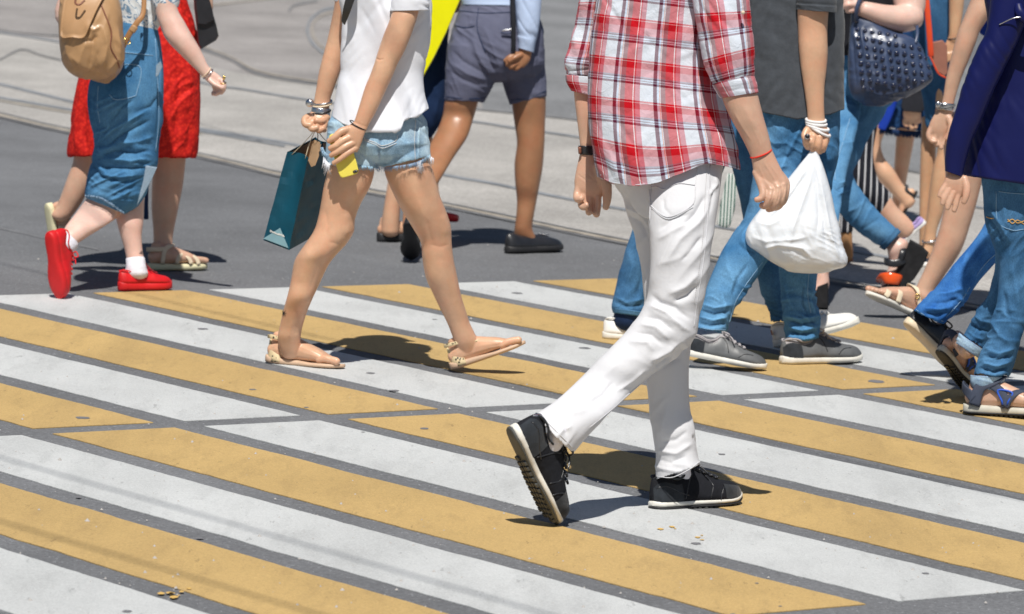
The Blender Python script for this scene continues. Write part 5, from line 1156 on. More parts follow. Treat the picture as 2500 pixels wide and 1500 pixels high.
    build('shoulder_strap', p.tube([(292, 130, -.16, 7), (315, 85, -.17, 7), (335, 55, -.165, 7), (350, 30, -.15, 6), (352, -40, -.12, 6)], 12, ratio=.4), L_camel2, t)
    build('strap_keeper', p.tube([(322, 76, -.17, 8.6), (329, 66, -.17, 8.6)], 12, ratio=.5), L_camel, t)
    bk = p.ring('buckle', 311, 101, -.175, 8, 6, 50, 1.4, MG, .3); bk.parent = t; bk.matrix_parent_inverse = world_of(t).inverted()
    p.tube; build('handle', p.tube([(186, -10, -.36, 2.5), (184, 8, -.37, 2.5), (194, 12, -.37, 2.5), (206, 2, -.36, 2.5)], 8), L_brown, t)
backpack_woman()

def red_dress_woman():
    p = P((430, 661), 'woman in knee-length red lace dress and cream platform sandals, partly hidden behind a tan rucksack')
    d = p.cloth('dress', [p.loft([(290, -215, 370, -215, 0, .6), (262, -180, 430, -180, 0, .58), (258, -80, 440, -80, 0, .6), (244, 0, 457, 0, 0, .62), (225, 80, 480, 80, 0, .62), (196, 170, 487, 180, 0, .62), (180, 250, 489, 250, 0, .6), (171, 320, 487, 320, 0, .56), (165, 365, 482, 372, 0, .52), (166, 382, 479, 386, 0, .5)], 70, 2.2, cap1='in')], K_lace, .005, 3,
                [([(420, 130), (440, 200), (430, 300), (420, 380)], 11, -8), ([(460, 120), (465, 200), (455, 300)], 10, 6), ([(470, 220), (440, 250), (410, 300)], 9, 6), ([(480, 200), (450, 230), (415, 260)], 8, -6), ([(455, 250), (463, 320), (460, 380)], 8, -7), ([(190, 250), (185, 320), (190, 380)], 10, 6), ([(210, 260), (205, 320), (212, 380)], 8, -7)], [(75, 70, 18, 4), (-50, 50, 14, 3)], seed=3)
    build('belt_end', p.tube([(362, 390, -.10, 4), (359, 450, -.10, 4), (357, 500, -.09, 5), (357, 535, -.09, 6)], 8, ratio=.3), K_dknavy, p.root)
    f1 = p.frame((366, 662), (500, 660), None, None, (0, -1, 0)); f2 = p.frame((112, 502), (132, 636), 0, .02, (.78, -.1, .6))
    p.fine(p.loft([(365, 330, 462, 330, .05, .9), (375, 389, 454, 389, .04, .95), (371, 451, 447, 451, .04, 1.0), (370, 512, 435, 512, .03, 1.0), (374, 564, 424, 566, .02, 1.0), (374, 600, 421, 600, .01, 1.05), (370, 622, 424, 622, .0, 1.05)], 32),
           p.loft([(175, 330, 262, 330, 0, .9), (180, 385, 240, 385, 0, .95), (166, 430, 226, 440, 0, 1.0), (150, 474, 205, 486, 0, 1.0), (138, 505, 176, 528, 0, 1.0), (126, 520, 160, 540, 0, 1.0)], 30),
           *bare_foot(p, f1, .11), *bare_foot(p, f2, .11), p.wtube([p.W(150, 510, 0), local(f2, [[.13, 0, .36]])[0], local(f2, [[.12, 0, .2]])[0]], [.028, .027, .024]))
    p.fine(p.tube([(440, -150, -.02, 32), (478, -60, -.04, 28), (498, 5, -.05, 22), (500, 30, -.06, 18)], 22))
    p.coarse(p.loft([(300, -205, 360, -205, 0, .6), (280, -160, 410, -160, 0, .5), (285, 0, 420, 0, 0, .4), (285, 200, 420, 200, 0, .4)], 30))
    p.upper((335, -218)); p.finish_body(SK_fair, .0034, .01, 4); p.hair(H_dark)
    for fr in (f1, f2):
        so2 = build('sandal', flat_sole(fr, .11, .125), R_cream, p.root)
        for pts in ([(.66, -.17, .11, 0, -1, 0), (.60, -.13, .20, 0, -.6, 1), (.58, 0, .235, 0, 0, 1), (.60, .13, .2, 0, .6, 1), (.66, .17, .11, 0, 1, 0)], [(.42, -.12, .11, 0, -1, 0), (.50, -.11, .24, 0, -.6, 1), (.60, .02, .235, 0, 0, 1), (.72, .14, .18, 0, .6, 1), (.78, .165, .1, 0, 1, 0)], [(.80, -.165, .1, 0, -1, 0), (.72, -.12, .2, 0, -.6, 1), (.60, 0, .24, 0, 0, 1), (.45, .11, .24, 0, .6, 1)],
                    [(.16, -.115, .11, 0, -1, 0), (.22, -.112, .30, 0, -1, .2), (.38, -.06, .36, 0, -.6, 1), (.40, .06, .36, 0, .6, 1), (.22, .112, .3, 0, 1, .2), (.16, .115, .11, 0, 1, 0)], [(.2, -.11, .30, 0, -1, 0), (.0, -.07, .30, -1, -.5, 0), (-.02, 0, .30, -1, 0, 0), (.0, .07, .3, -1, .5, 0), (.2, .11, .3, 0, 1, 0)]):
            build('strap', strap_geo(fr, pts, .075, .02), L_cream, so2)
    t = prism(p, 'handbag_body', [(471, -30), (505, -20), (516, 20), (528, 60), (534, 88), (528, 99), (490, 121), (484, 110), (480, 70), (474, 20)], -.16, -.04, L_blk, False, .015)
    r_ = bpy.data.objects.new('handbag', None); COL.objects.link(r_); r_.location = p.W(505, 60, -.1); tag(r_, 'small black leather handbag hanging beside the red dress', 'handbag')
    t.parent = r_; t.matrix_parent_inverse = world_of(r_).inverted()
    build('clasp', p.tube([(505, 28, -.168, 5), (509, 40, -.168, 6)], 12, ratio=.5), BLK, r_)
    prism(p, 'handbag_flap', [(476, -28), (507, -18), (518, 22), (524, 50), (500, 62), (483, 60), (478, 20)], -.175, -.158, L_blk, r_, .004)
red_dress_woman()
# ------------------------------------------------------------------ the other walkers
def shorts_man():
    p = P((1300, 618), 'man in grey-blue tailored shorts, pale blue shirt and black slip-on shoes walking away')
    g = [p.loft([(1140, -20, 1300, -20, 0, .6), (1128, 8, 1308, 8, 0, .62), (1106, 67, 1322, 67, 0, .68), (1093, 118, 1330, 130, 0, .7), (1090, 150, 1331, 160, 0, .66)], 56),
         p.loft([(1096, 110, 1225, 120, -.03, .85), (1089, 160, 1222, 165, -.03, .88), (1086, 202, 1206, 205, -.03, .9), (1085, 246, 1182, 251, -.03, .92)], 40, cap1='in'),
         p.loft([(1200, 120, 1330, 120, .04, .85), (1215, 170, 1331, 165, .04, .88), (1228, 205, 1333, 198, .04, .9), (1240, 240, 1334, 222, .04, .92), (1245, 256, 1334, 235, .04, .92)], 40, cap1='in')]
    sh = p.cloth('shorts', g, K_seer, .0042, 3, [([(1160, 70), (1180, 120), (1215, 190)], 8, -9), ([(1150, 90), (1170, 140), (1205, 195)], 9, 7), ([(1100, 120), (1130, 150), (1190, 185)], 8, -6), ([(1096, 150), (1140, 180), (1195, 200)], 8, 6), ([(1092, 170), (1130, 195), (1180, 215)], 7, -5), ([(1180, 60), (1200, 110), (1222, 170)], 8, 6), ([(1250, 130), (1235, 170), (1240, 220)], 9, -6), ([(1310, 130), (1300, 170), (1310, 220)], 8, 5), ([(1105, 65), (1130, 70), (1160, 66)], 3, -2), ([(1300, 90), (1312, 130), (1320, 150)], 6, -6)], [(35, 50, 13, 3), (70, 60, 14, 2)], seed=8)
    for q in ([(1087, 236), (1130, 241), (1183, 240)], [(1248, 244), (1290, 240), (1333, 222)], [(1168, 20), (1165, 70), (1185, 130)], [(1110, 62), (1135, 68), (1158, 64)], [(1222, 80), (1240, 82), (1258, 78)], [(1112, 25), (1180, 32), (1250, 30)]): seam_loop(p, sh, q, .7, 'seam', K_dknavy)
    build('pen', p.tube([(1226, 75, -.155, 2.6), (1256, 71, -.155, 2.6)], 10), MT, p.root)
    build('shirt', p.loft([(1160, -215, 1260, -215, 0, .6), (1120, -180, 1310, -180, 0, .58), (1120, -90, 1312, -90, 0, .6), (1125, -10, 1305, -10, 0, .62), (1128, 12, 1306, 15, 0, .66)], 90, 2.2, 12, cap1='in'), K_shirtblue, p.root)
    p.grid('sleeve', [(1245, -185, 1325, -170, -.06, .9), (1255, -80, 1328, -80, -.10, .9), (1258, 0, 1322, 0, -.12, .88), (1261, 60, 1316, 70, -.13, .85), (1264, 84, 1311, 94, -.13, .85), (1263, 92, 1308, 104, -.13, .9), (1265, 118, 1303, 129, -.13, .9)], K_shirtblue, 80, 2, 12, [([(1262, 86), (1285, 92), (1309, 98)], 3, -3), ([(1265, 20), (1290, 50), (1310, 80)], 7, 4), ([(1270, 40), (1285, 70), (1300, 85)], 6, -4)], [(60, 50, 12, 2.5)], seed=4)
    p.grid('sleeve', [(1115, -185, 1180, -185, .06, .9), (1085, -80, 1150, -80, .10, .9), (1080, 0, 1135, 0, .14, .88)], K_shirtblue, 60, 2, 8)
    build('bag_strap', p.tube([(1250, -150, -.14, 6), (1252, 10, -.16, 6), (1254, 70, -.165, 6), (1253, 125, -.16, 6)], 12, ratio=.3), K_blk, p.root)
    t = build('waist_bag', p.loft([(1300, 50, 1322, 55, .06, 1.5), (1302, 75, 1328, 78, .06, 1.5), (1302, 100, 1324, 98, .06, 1.5)], 24, 2.5), K_dknavy); tag(t, 'small dark waist bag at the hip of the man in grey-blue shorts', 'bag')
    f1 = p.frame((1238, 620), (1370, 614), None, None, (0, -1, 0)); f2 = p.frame((1000, 548), (1003, 638), (-.2,), None, (.05, -.4, 1))
    p.fine(p.loft([(1094, 200, 1178, 205, -.03, .9), (1085, 250, 1166, 256, -.03, .95), (1080, 284, 1156, 290, -.03, .95), (1064, 325, 1140, 337, -.1, .95), (1038, 372, 1108, 385, -.2, 1.0), (1008, 430, 1076, 438, -.35, 1.05), (992, 480, 1046, 490, -.48, 1.0), (984, 522, 1028, 530, -.6, 1.0), (982, 552, 1024, 556, -.68, 1.0)], 32),
           p.loft([(1245, 190, 1330, 190, .04, .9), (1249, 250, 1333, 240, .04, .95), (1256, 303, 1331, 300, .04, .95), (1262, 350, 1329, 358, .03, 1.0), (1256, 400, 1325, 410, .03, 1.08), (1258, 450, 1316, 460, .02, 1.05), (1262, 490, 1310, 492, .02, 1.0), (1260, 528, 1303, 530, .01, 1.05), (1256, 560, 1300, 560, .01, 1.05), (1256, 585, 1312, 585, .03, .9), (1262, 602, 1318, 602, .05, .7)], 36),
           
           p.loft([(1268, 100, 1300, 110, -.13, .8), (1268, 122, 1298, 131, -.13, .7), (1256, 140, 1293, 150, -.135, .55), (1250, 155, 1280, 165, -.14, .5)], 24),
           p.tube([(1262, 132, -.14, 6.5), (1244, 140, -.15, 6), (1233, 149, -.15, 5.2)]), p.tube([(1258, 144, -.145, 6.5), (1243, 153, -.155, 6), (1238, 160, -.148, 5.2)]), p.tube([(1265, 152, -.145, 6.5), (1250, 163, -.155, 5.8), (1246, 167, -.145, 5)]), p.tube([(1275, 156, -.14, 6), (1262, 168, -.145, 5.4), (1256, 168, -.135, 4.8)]), p.tube([(1272, 134, -.15, 7), (1256, 142, -.165, 6.5), (1244, 150, -.165, 5.4)]))
    p.coarse(p.loft([(1180, -205, 1250, -205, 0, .6), (1140, -170, 1290, -170, 0, .5), (1145, -20, 1285, -20, 0, .5)], 30), p.tube([(1300, -160, -.06, 26), (1290, -40, -.11, 22), (1287, 60, -.13, 18), (1284, 110, -.13, 15)]), p.tube([(1140, -160, .06, 26), (1112, -40, .11, 22), (1108, 20, .14, 18)]))
    p.upper((1218, -218)); p.finish_body(SK_brown, .0034, .01, 4); p.hair(H_dark)
    for fr in (f1, f2):
        HS = ([0, .03, .1, .2, .3, .4, .5, .62, .75, .88, .96, 1.0], [.22, .265, .275, .245, .225, .225, .24, .23, .20, .17, .13, .075])
        up = build('shoe', upper_geo(fr, .09, HS), L_blk, p.root); build('sole', sole_geo(fr, ipf([0, .1, .8, 1], [.01, 0, 0, .02]), ipf([0, 1], [.10, .10]), 1.02), R_blk, up)
        g_ = Geo()
        for i in range(14):
            q = up_pt(.62 + .12 * (i % 7) / 7, 70 + 40 * ((i * 5) % 7) / 7, .08, HS); c = local(fr, [[q[0], q[1], q[2] + .012]])[0]; V, F, _ = rings([c - fr[3] * .003, c + fr[3] * .003], [fr[1] * .006] * 2, [fr[2] * .006] * 2, 8, 2, 'round', 'round'); g_.add(V, F)
        build('shoe_jewels', g_, MT, up)
    # mostly hidden companion beyond him
shorts_man()

def yellow_bag_person():
    p = P((948, 592), 'person in dark navy skirt and black slides behind the woman in the white t-shirt')
    p.cloth('dress', [p.loft([(985, -190, 1060, -190, 0, .6), (950, -150, 1090, -150, 0, .55), (955, 0, 1096, 0, 0, .6), (950, 120, 1094, 120, 0, .62), (946, 220, 1090, 230, 0, .62), (948, 290, 1082, 290, 0, .6), (952, 330, 1052, 338, 0, .58)], 50, 2.2, cap1='in')], K_dknavy, .007, 3, [([(1050, 190), (1070, 240), (1060, 300)], 8, 6)], [(75, 60, 18, 5)], seed=2)
    f1 = p.frame((925, 592), (1040, 590), 0, .12, (0, -1, 0)); f2 = p.frame((1040, 530), (1110, 545), .1, .3, (0, -1, 0))
    p.fine(p.loft([(952, 300, 1016, 305, 0, .9), (952, 360, 1000, 370, 0, .95), (950, 420, 988, 430, 0, 1.0), (941, 480, 980, 485, 0, 1.0), (934, 525, 976, 530, 0, 1.05), (930, 565, 974, 568, 0, 1.0)], 26), *bare_foot(p, f1, .12, toes=False), p.loft([(1000, 300, 1050, 300, .1, .9), (1020, 400, 1066, 400, .1, 1.0), (1040, 470, 1072, 470, .1, 1.0), (1046, 520, 1078, 520, .1, 1.0)], 24))
    p.coarse(p.loft([(990, -185, 1050, -185, 0, .6), (965, -140, 1075, -140, 0, .4), (975, 100, 1070, 100, 0, .4)], 20), p.tube([(1075, -120, -.05, 20), (1090, -40, -.1, 17), (1095, -5, -.1, 15)]))
    p.upper((1020, -198)); p.finish_body(SK_tan, .005, .01, 4); p.hair(H_dark)
    so2 = build('slide', flat_sole(f1, .16, .18), R_blk, p.root); build('strap', upper_geo(f1, .13, ([0, .4, .6, .9, 1], [.3, .3, .27, .2, .1]), 1.05, x0=.45, x1=.85, off=.01), L_blk, so2)
    build('slide', flat_sole(f2, .16, .18), R_red, p.root)
    t = prism(p, 'yellow_panel_bag', [(1050, -60), (1132, -60), (1124, 0), (1090, 80), (1058, 145), (1031, 192), (1036, 130), (1050, 60)], -.16, -.10, PYB, False, .01)
    tag(t, 'bright yellow vinyl bag tapering to a point behind the white t-shirt', 'bag')
yellow_bag_person()

def polo_man():
    p = P((1990, 889), 'man in charcoal polo shirt and blue jeans with a bandaged wrist')
    rear = p.loft([(1835, 260, 1960, 265, 0, .8), (1836, 320, 1962, 330, 0, .85), (1838, 400, 1962, 410, -.02, .88), (1834, 470, 1955, 500, -.04, .9), (1816, 535, 1925, 570, -.05, .9), (1790, 570, 1890, 618, -.08, .9), (1758, 625, 1862, 652, -.11, .85), (1733, 680, 1836, 692, -.14, .85), (1713, 737, 1806, 737, -.17, .88), (1703, 770, 1789, 764, -.18, .9), (1694, 800, 1772, 812, -.19, .95)], 44, cap1='in')
    front = p.loft([(1900, 260, 2048, 260, .04, .8), (1898, 350, 2042, 360, .04, .85), (1896, 440, 2030, 450, .04, .88), (1895, 520, 2014, 530, .04, .88), (1898, 600, 2002, 605, .04, .85), (1903, 661, 1997, 661, .03, .88), (1906, 706, 1991, 710, .02, .9), (1909, 750, 1994, 750, .01, .95), (1914, 785, 2002, 783, .0, 1.0), (1917, 812, 2000, 808, .0, 1.0), (1922, 836, 1993, 828, .0, 1.0)], 44, cap1='in')
    hip = p.loft([(1838, 200, 2050, 200, 0, .62), (1836, 280, 2050, 285, 0, .68), (1838, 370, 2045, 380, .01, .7), (1860, 440, 2030, 450, .02, .6)], 50)
    st = [([(1860, 320), (1890, 350), (1930, 350)], 9, 5), ([(1850, 360), (1890, 385), (1940, 380)], 9, -6), ([(1855, 400), (1890, 410), (1930, 405)], 8, 5), ([(1800, 590), (1820, 610), (1850, 620)], 8, -5), ([(1770, 640), (1790, 680), (1780, 720)], 10, 4), ([(1712, 742), (1745, 752), (1790, 742)], 6, 7), ([(1706, 756), (1745, 768), (1785, 758)], 5, -7), ([(1702, 772), (1740, 782), (1780, 772)], 5, 6), ([(1698, 786), (1735, 796), (1775, 790)], 5, -6), ([(1830, 640), (1800, 680), (1785, 730)], 5, -4), ([(1760, 720), (1770, 740), (1765, 760)], 5, 4),
          ([(1915, 770), (1955, 780), (2000, 772)], 5, 7), ([(1918, 782), (1958, 793), (2000, 784)], 4.5, -8), ([(1918, 796), (1958, 806), (1999, 797)], 5, 7), ([(1920, 808), (1955, 818), (1997, 810)], 4.5, -8), ([(1922, 820), (1955, 828), (1994, 820)], 4.5, 6), ([(1965, 690), (1960, 740), (1975, 775)], 6, -6), ([(1985, 690), (1978, 740), (1990, 770)], 5, 6), ([(1915, 690), (1930, 740), (1945, 765)], 9, 5)]
    j = p.cloth('jeans', [rear, front, hip], D_light, .0042, 4, st, [(-60, 90, 22, 4), (10, 50, 12, 4.5, (1690, 700, 2020, 850)), (30, 60, 16, 2.5)], seed=7, gain=1.3)
    seam_loop(p, j, [(1862, 640), (1838, 672), (1815, 705), (1795, 740), (1780, 790)], .8, 'topstitch', BSTITCH); seam_loop(p, j, [(1975, 665), (1972, 720), (1980, 765)], .8, 'topstitch', BSTITCH)
    seam_loop(p, j, [(1696, 797), (1735, 805), (1772, 806)], .9, 'hem_seam', BSTITCH)
    sh = p.grid('polo_shirt', [(1890, -205, 1980, -205, 0, .7), (1832, -165, 2040, -165, 0, .58), (1818, -80, 2055, -80, 0, .6), (1815, 0, 2060, 0, 0, .62), (1816, 80, 2062, 80, 0, .66), (1818, 160, 2062, 160, 0, .7), (1822, 230, 2062, 225, 0, .74), (1826, 276, 2062, 268, 0, .76)], K_grey, 170, 2.2, 12,
                [([(1850, 20), (1880, 80), (1930, 140)], 10, -6), ([(1860, 140), (1900, 170), (1940, 175)], 8, 5), ([(1855, 165), (1895, 190), (1940, 190)], 8, -5), ([(1850, 60), (1865, 130), (1860, 220)], 10, 6), ([(2050, 100), (2030, 160), (2040, 240)], 8, 4), ([(1850, 200), (1900, 225), (1945, 215)], 9, 4)], [(30, 70, 16, 3), (-60, 60, 14, 2.5)], seed=5)
    warp_y(sh, lambda X, Y: np.clip((Y - 200) / 70, 0, 1) * (np.interp(X, [1826, 1850, 1948, 2025, 2062], [272, 273, 292, 281, 268]) - np.interp(X, [1826, 2062], [276, 268])))
    p.grid('sleeve', [(1925, -170, 2020, -165, -.06, .9), (1938, -80, 2038, -80, -.10, .92), (1944, -10, 2042, -6, -.12, .92), (1945, 8, 2042, 14, -.12, .9), (1943, 12, 2043, 18, -.12, .95), (1944, 24, 2043, 32, -.12, .95)], K_grey, 90, 2, 10, [([(1945, 8), (1990, 14), (2042, 16)], 3, -3)], [(30, 50, 12, 2)], seed=6)
    p.grid('sleeve', [(1835, -170, 1900, -170, .06, .9), (1800, -80, 1880, -80, .1, .92), (1795, 20, 1880, 20, .12, .92)], K_grey, 60, 2, 8)
    f1 = p.frame((1909, 891), (2101, 886), None, None, (0, -1, 0)); f2 = p.frame((1672, 868), (1868, 908), (-.03,), None, (0, -1, 0))
    p.fine(p.loft([(1950, -120, 2030, -120, -.08, .95), (1950, -30, 2028, -30, -.11, .95), (1947, 28, 2023, 28, -.12, .92), (1948, 70, 2020, 80, -.12, .9), (1950, 116, 2021, 128, -.125, .9), (1955, 165, 2018, 170, -.13, .88), (1962, 210, 2013, 214, -.135, .82), (1969, 259, 2012, 256, -.14, .75), (1972, 300, 2014, 296, -.14, .7)], 34),
           p.loft([(1972, 292, 2014, 290, -.14, .7), (1964, 315, 2022, 320, -.14, .6), (1961, 335, 2026, 342, -.14, .55), (1970, 350, 2020, 358, -.14, .5)], 26),
           p.tube([(1972, 330, -.16, 8), (1966, 345, -.165, 7.6), (1972, 360, -.15, 7), (1984, 362, -.135, 6)]), p.tube([(1986, 332, -.165, 8.4), (1982, 352, -.17, 8), (1986, 367, -.155, 7.2), (1996, 366, -.14, 6)]), p.tube([(2001, 334, -.162, 8.4), (1998, 356, -.165, 8), (2000, 371, -.15, 7.2), (2006, 366, -.135, 6)]), p.tube([(2015, 336, -.152, 8), (2013, 356, -.155, 7.4), (2009, 368, -.14, 6.6)]), p.tube([(1970, 318, -.155, 9), (1964, 334, -.17, 8.5), (1976, 346, -.175, 7), (1985, 350, -.172, 6)]))
    p.coarse(p.loft([(1900, -200, 1975, -200, 0, .6), (1850, -155, 2020, -155, 0, .45), (1850, 150, 2040, 150, 0, .45)], 30), p.tube([(1850, -140, .06, 26), (1840, -20, .11, 24), (1842, 60, .12, 20), (1850, 190, .10, 18)]))
    p.upper((1936, -212)); p.finish_body(SK_tan, .003, .01, 4); p.hair(H_dark)
    for i, (a, b, c_, d_) in enumerate([(1992, 294, 24, 4), (1993, 301, 25, 8), (1996, 310, 28, 16), (2000, 318, 30, 30)]): p.ring('bandage', a, b, -.14, c_ - 1, 6, d_, 3.6, GAUZE, .72)
    c = p.W(1971, 334, -.185); V, F, _ = rings([c + FWD * .01, c - FWD * .004], [CR * .0105] * 2, [CU * .0105] * 2, 20, 2, 'round', 'round'); build('lighter', Geo().add(V, F), MT, p.root)
    c = p.W(1971, 334, -.192); V, F, _ = rings([c, c - FWD * .001], [CR * .0075] * 2, [CU * .0075] * 2, 20, 2, 'round', 'round'); build('lighter_end', Geo().add(V, F), BLK, p.root)
    for fr in (f1, f2):
        s1 = sneaker(p, fr, 'shoe', S_grey, R_white, ml=S_lgrey, sole_t=.085, lining=S_lgrey, panels=[('panel', [(.40, 60), (.46, 40), (.5, 10)], .004, BLK), ('panel', [(.80, 40), (.70, 30), (.62, 6)], .004, BLK)])
        build('heel_counter', upper_geo(fr, .085, x0=0, x1=.22, off=.005, a0=0, a1=40, n=10), S_blk, s1)
        build('collar_panel', upper_geo(fr, .085, x0=.02, x1=.36, off=.006, a0=42, a1=70, n=8), S_lgrey, s1)
    # carrier bag
    t = bpy.data.objects.new('plastic_bag', None); COL.objects.link(t); t.location = p.W(1960, 650, -.14); tag(t, 'white plastic carrier bag hanging from the bandaged hand', 'carrier bag')
    BAGW = NT('white_polythene', .3, .5); BAGW.base(BAGW.ramp(BAGW.noise(12, 3), [(.3, C3(.74, .78, .83)), (.7, C3(.82, .85, .89))])); BAGW.set('Coat Weight', .35); BAGW.set('Subsurface Weight', .2); BAGW.set('Subsurface Radius', (.05, .055, .06)); BAGW.bump(BAGW.noise(14, 4, .6, dist=2.2), .35, .006)
    me = fused([p.loft([(1979, 366, 1997, 366, -.15, .9), (1966, 385, 2001, 384, -.15, .7), (1948, 407, 2009, 405, -.15, .6), (1920, 441, 2019, 438, -.15, .55), (1888, 476, 2029, 476, -.15, .52), (1857, 511, 2038, 518, -.15, .5), (1828, 550, 2048, 550, -.15, .48), (1820, 575, 2054, 582, -.15, .46), (1826, 598, 2061, 608, -.15, .44), (1852, 618, 2070, 632, -.15, .42), (1888, 643, 2062, 652, -.15, .40), (1915, 657, 2034, 659, -.15, .3)], 60, 2.6, 8)], .0035, 2)
    folds(me, [([(1985, 390), (1975, 450), (1935, 560), (1925, 620)], 7, 7), ([(1990, 390), (1995, 450), (2000, 530), (1990, 600)], 6, -6), ([(1992, 400), (2010, 480), (2025, 560), (2040, 620)], 6, 6), ([(1975, 400), (1940, 460), (1890, 520)], 6, 5), ([(1970, 420), (1930, 480), (1860, 560)], 6, -5), ([(1825, 575), (1870, 590), (1940, 585), (1985, 575)], 7, 5), ([(2000, 470), (2012, 540), (2020, 620)], 5, -6), ([(1850, 610), (1900, 598), (1960, 606), (1992, 640)], 6, 6), ([(2010, 560), (2035, 590), (2050, 640)], 5, 5), ([(1840, 540), (1880, 550), (1915, 530)], 7, 4)], [(70, 80, 12, 2.5), (20, 40, 10, 2.0, (1810, 540, 2080, 670))], seed=3)
    link('bag_body', me, BAGW.m, t); 
polo_man()

def white_trainer_person():
    p = P((1700, 842), 'person in blue jeans and plain white trainers walking behind the man in charcoal polo')
    gr = ground(1500, 829)[1] - p.Y; gf = ground(1900, 851)[1] - p.Y
    rear = p.loft([(1690, 300, 1800, 300, 0, .8), (1655, 400, 1765, 420, 0, .85), (1600, 480, 1705, 515, 0, .9), (1550, 554, 1650, 572, gr * .5, .9), (1523, 630, 1612, 642, gr * .7, .88), (1507, 690, 1594, 700, gr, .92), (1497, 730, 1584, 735, gr, .96), (1494, 750, 1580, 758, gr, 1.0), (1499, 764, 1573, 774, gr, 1.0)], 40, cap1='in')
    front = p.loft([(1760, 300, 1900, 300, 0, .8), (1790, 420, 1905, 440, 0, .85), (1812, 520, 1920, 530, 0, .9), (1830, 600, 1928, 610, gf, .9), (1848, 671, 1930, 675, gf, .9), (1864, 730, 1938, 734, gf, .95), (1880, 762, 1946, 762, gf, 1.0), (1883, 785, 1946, 787, gf, 1.0)], 40, cap1='in')
    hip = p.loft([(1690, 220, 1900, 220, 0, .6), (1690, 330, 1895, 330, 0, .6)], 40)
    j = p.cloth('jeans', [rear, front, hip], D_mid, .0048, 3, [([(1498, 722), (1530, 738), (1580, 728)], 6, 6), ([(1497, 736), (1535, 750), (1580, 742)], 5, -6), ([(1530, 600), (1545, 650), (1530, 700)], 9, 4), ([(1570, 640), (1562, 690), (1550, 730)], 7, -6), ([(1870, 750), (1900, 758), (1940, 752)], 5, 6), ([(1878, 768), (1905, 776), (1944, 770)], 4, -5)], [(-50, 70, 18, 4), (15, 40, 10, 3.5, (1480, 690, 1960, 800))], seed=2)
    p.grid('turn_up', [(1493, 752, 1580, 762, gr, 1.02), (1496, 764, 1576, 775, gr, 1.02)], D_light, 50, 2, 4, parent=j)
    p.cloth('top', [p.loft([(1740, -190, 1830, -190, .05, .6), (1690, -150, 1880, -150, .05, .55), (1690, 0, 1880, 0, .05, .55), (1690, 240, 1890, 240, .05, .6)], 40, cap1='in')], K_blk, .009, 3)
    p.coarse(p.loft([(1750, -190, 1820, -190, .05, .6), (1710, -140, 1860, -140, .05, .4), (1720, 100, 1850, 100, .05, .4)], 20)); p.upper((1785, -200), dy=.05); p.finish_body(SK_tan, .006, .01); p.hair(H_brown)
    f1 = p.frame((1893, 850), (2100, 796), gf, gf - .04, (0, -1, 0)); f2 = p.frame((1472, 829), (1672, 838), gr, gr, (0, -1, 0))
    for fr in (f1, f2): 
        s1 = sneaker(p, fr, 'shoe', L_white, R_white, ml=L_white, sole_t=.09)
    g = local(f1, [[.0, -.06, .15], [.02, -.092, .15], [.02, -.094, .21], [.0, -.062, .21]]); c = g.mean(0); build('heel_label', Geo().add(list(g - FWD * .003) + list(g), [(0, 1, 2, 3), (4, 7, 6, 5), (0, 4, 5, 1), (1, 5, 6, 2), (2, 6, 7, 3), (3, 7, 4, 0)]), L_brown, s1, smooth=False)
    build('sock', p.tube([(1537, 758, gr, 36), (1530, 785, gr, 34)], 20), K_dknavy, p.root)
    # striped tote seen between the two men
    t = NT('green_white_stripes', .85, .2); w = t.node('ShaderNodeTexWave'); w.bands_direction = 'X'; w.inputs['Scale'].default_value = 22; t.link(t.coord('Object', (1, 1, .15), (0, 0, 0)), w.inputs['Vector'])
    t.base(t.ramp(w.outputs['Fac'], [(.0, C3(.02, .12, .09)), (.42, C3(.75, .78, .74))], 'CONSTANT'))
    q = P((1780, 640), 'x'); bpy.data.objects.remove(q.root)
    o = build('striped_tote', q.loft([(1776, 425, 1800, 430, 0, .35), (1764, 475, 1798, 485, 0, .4), (1753, 530, 1786, 542, 0, .4), (1751, 548, 1778, 556, 0, .35)], 30, 3), t.m); tag(o, 'green and white striped tote bag glimpsed behind the white trousers', 'tote bag')
white_trainer_person()
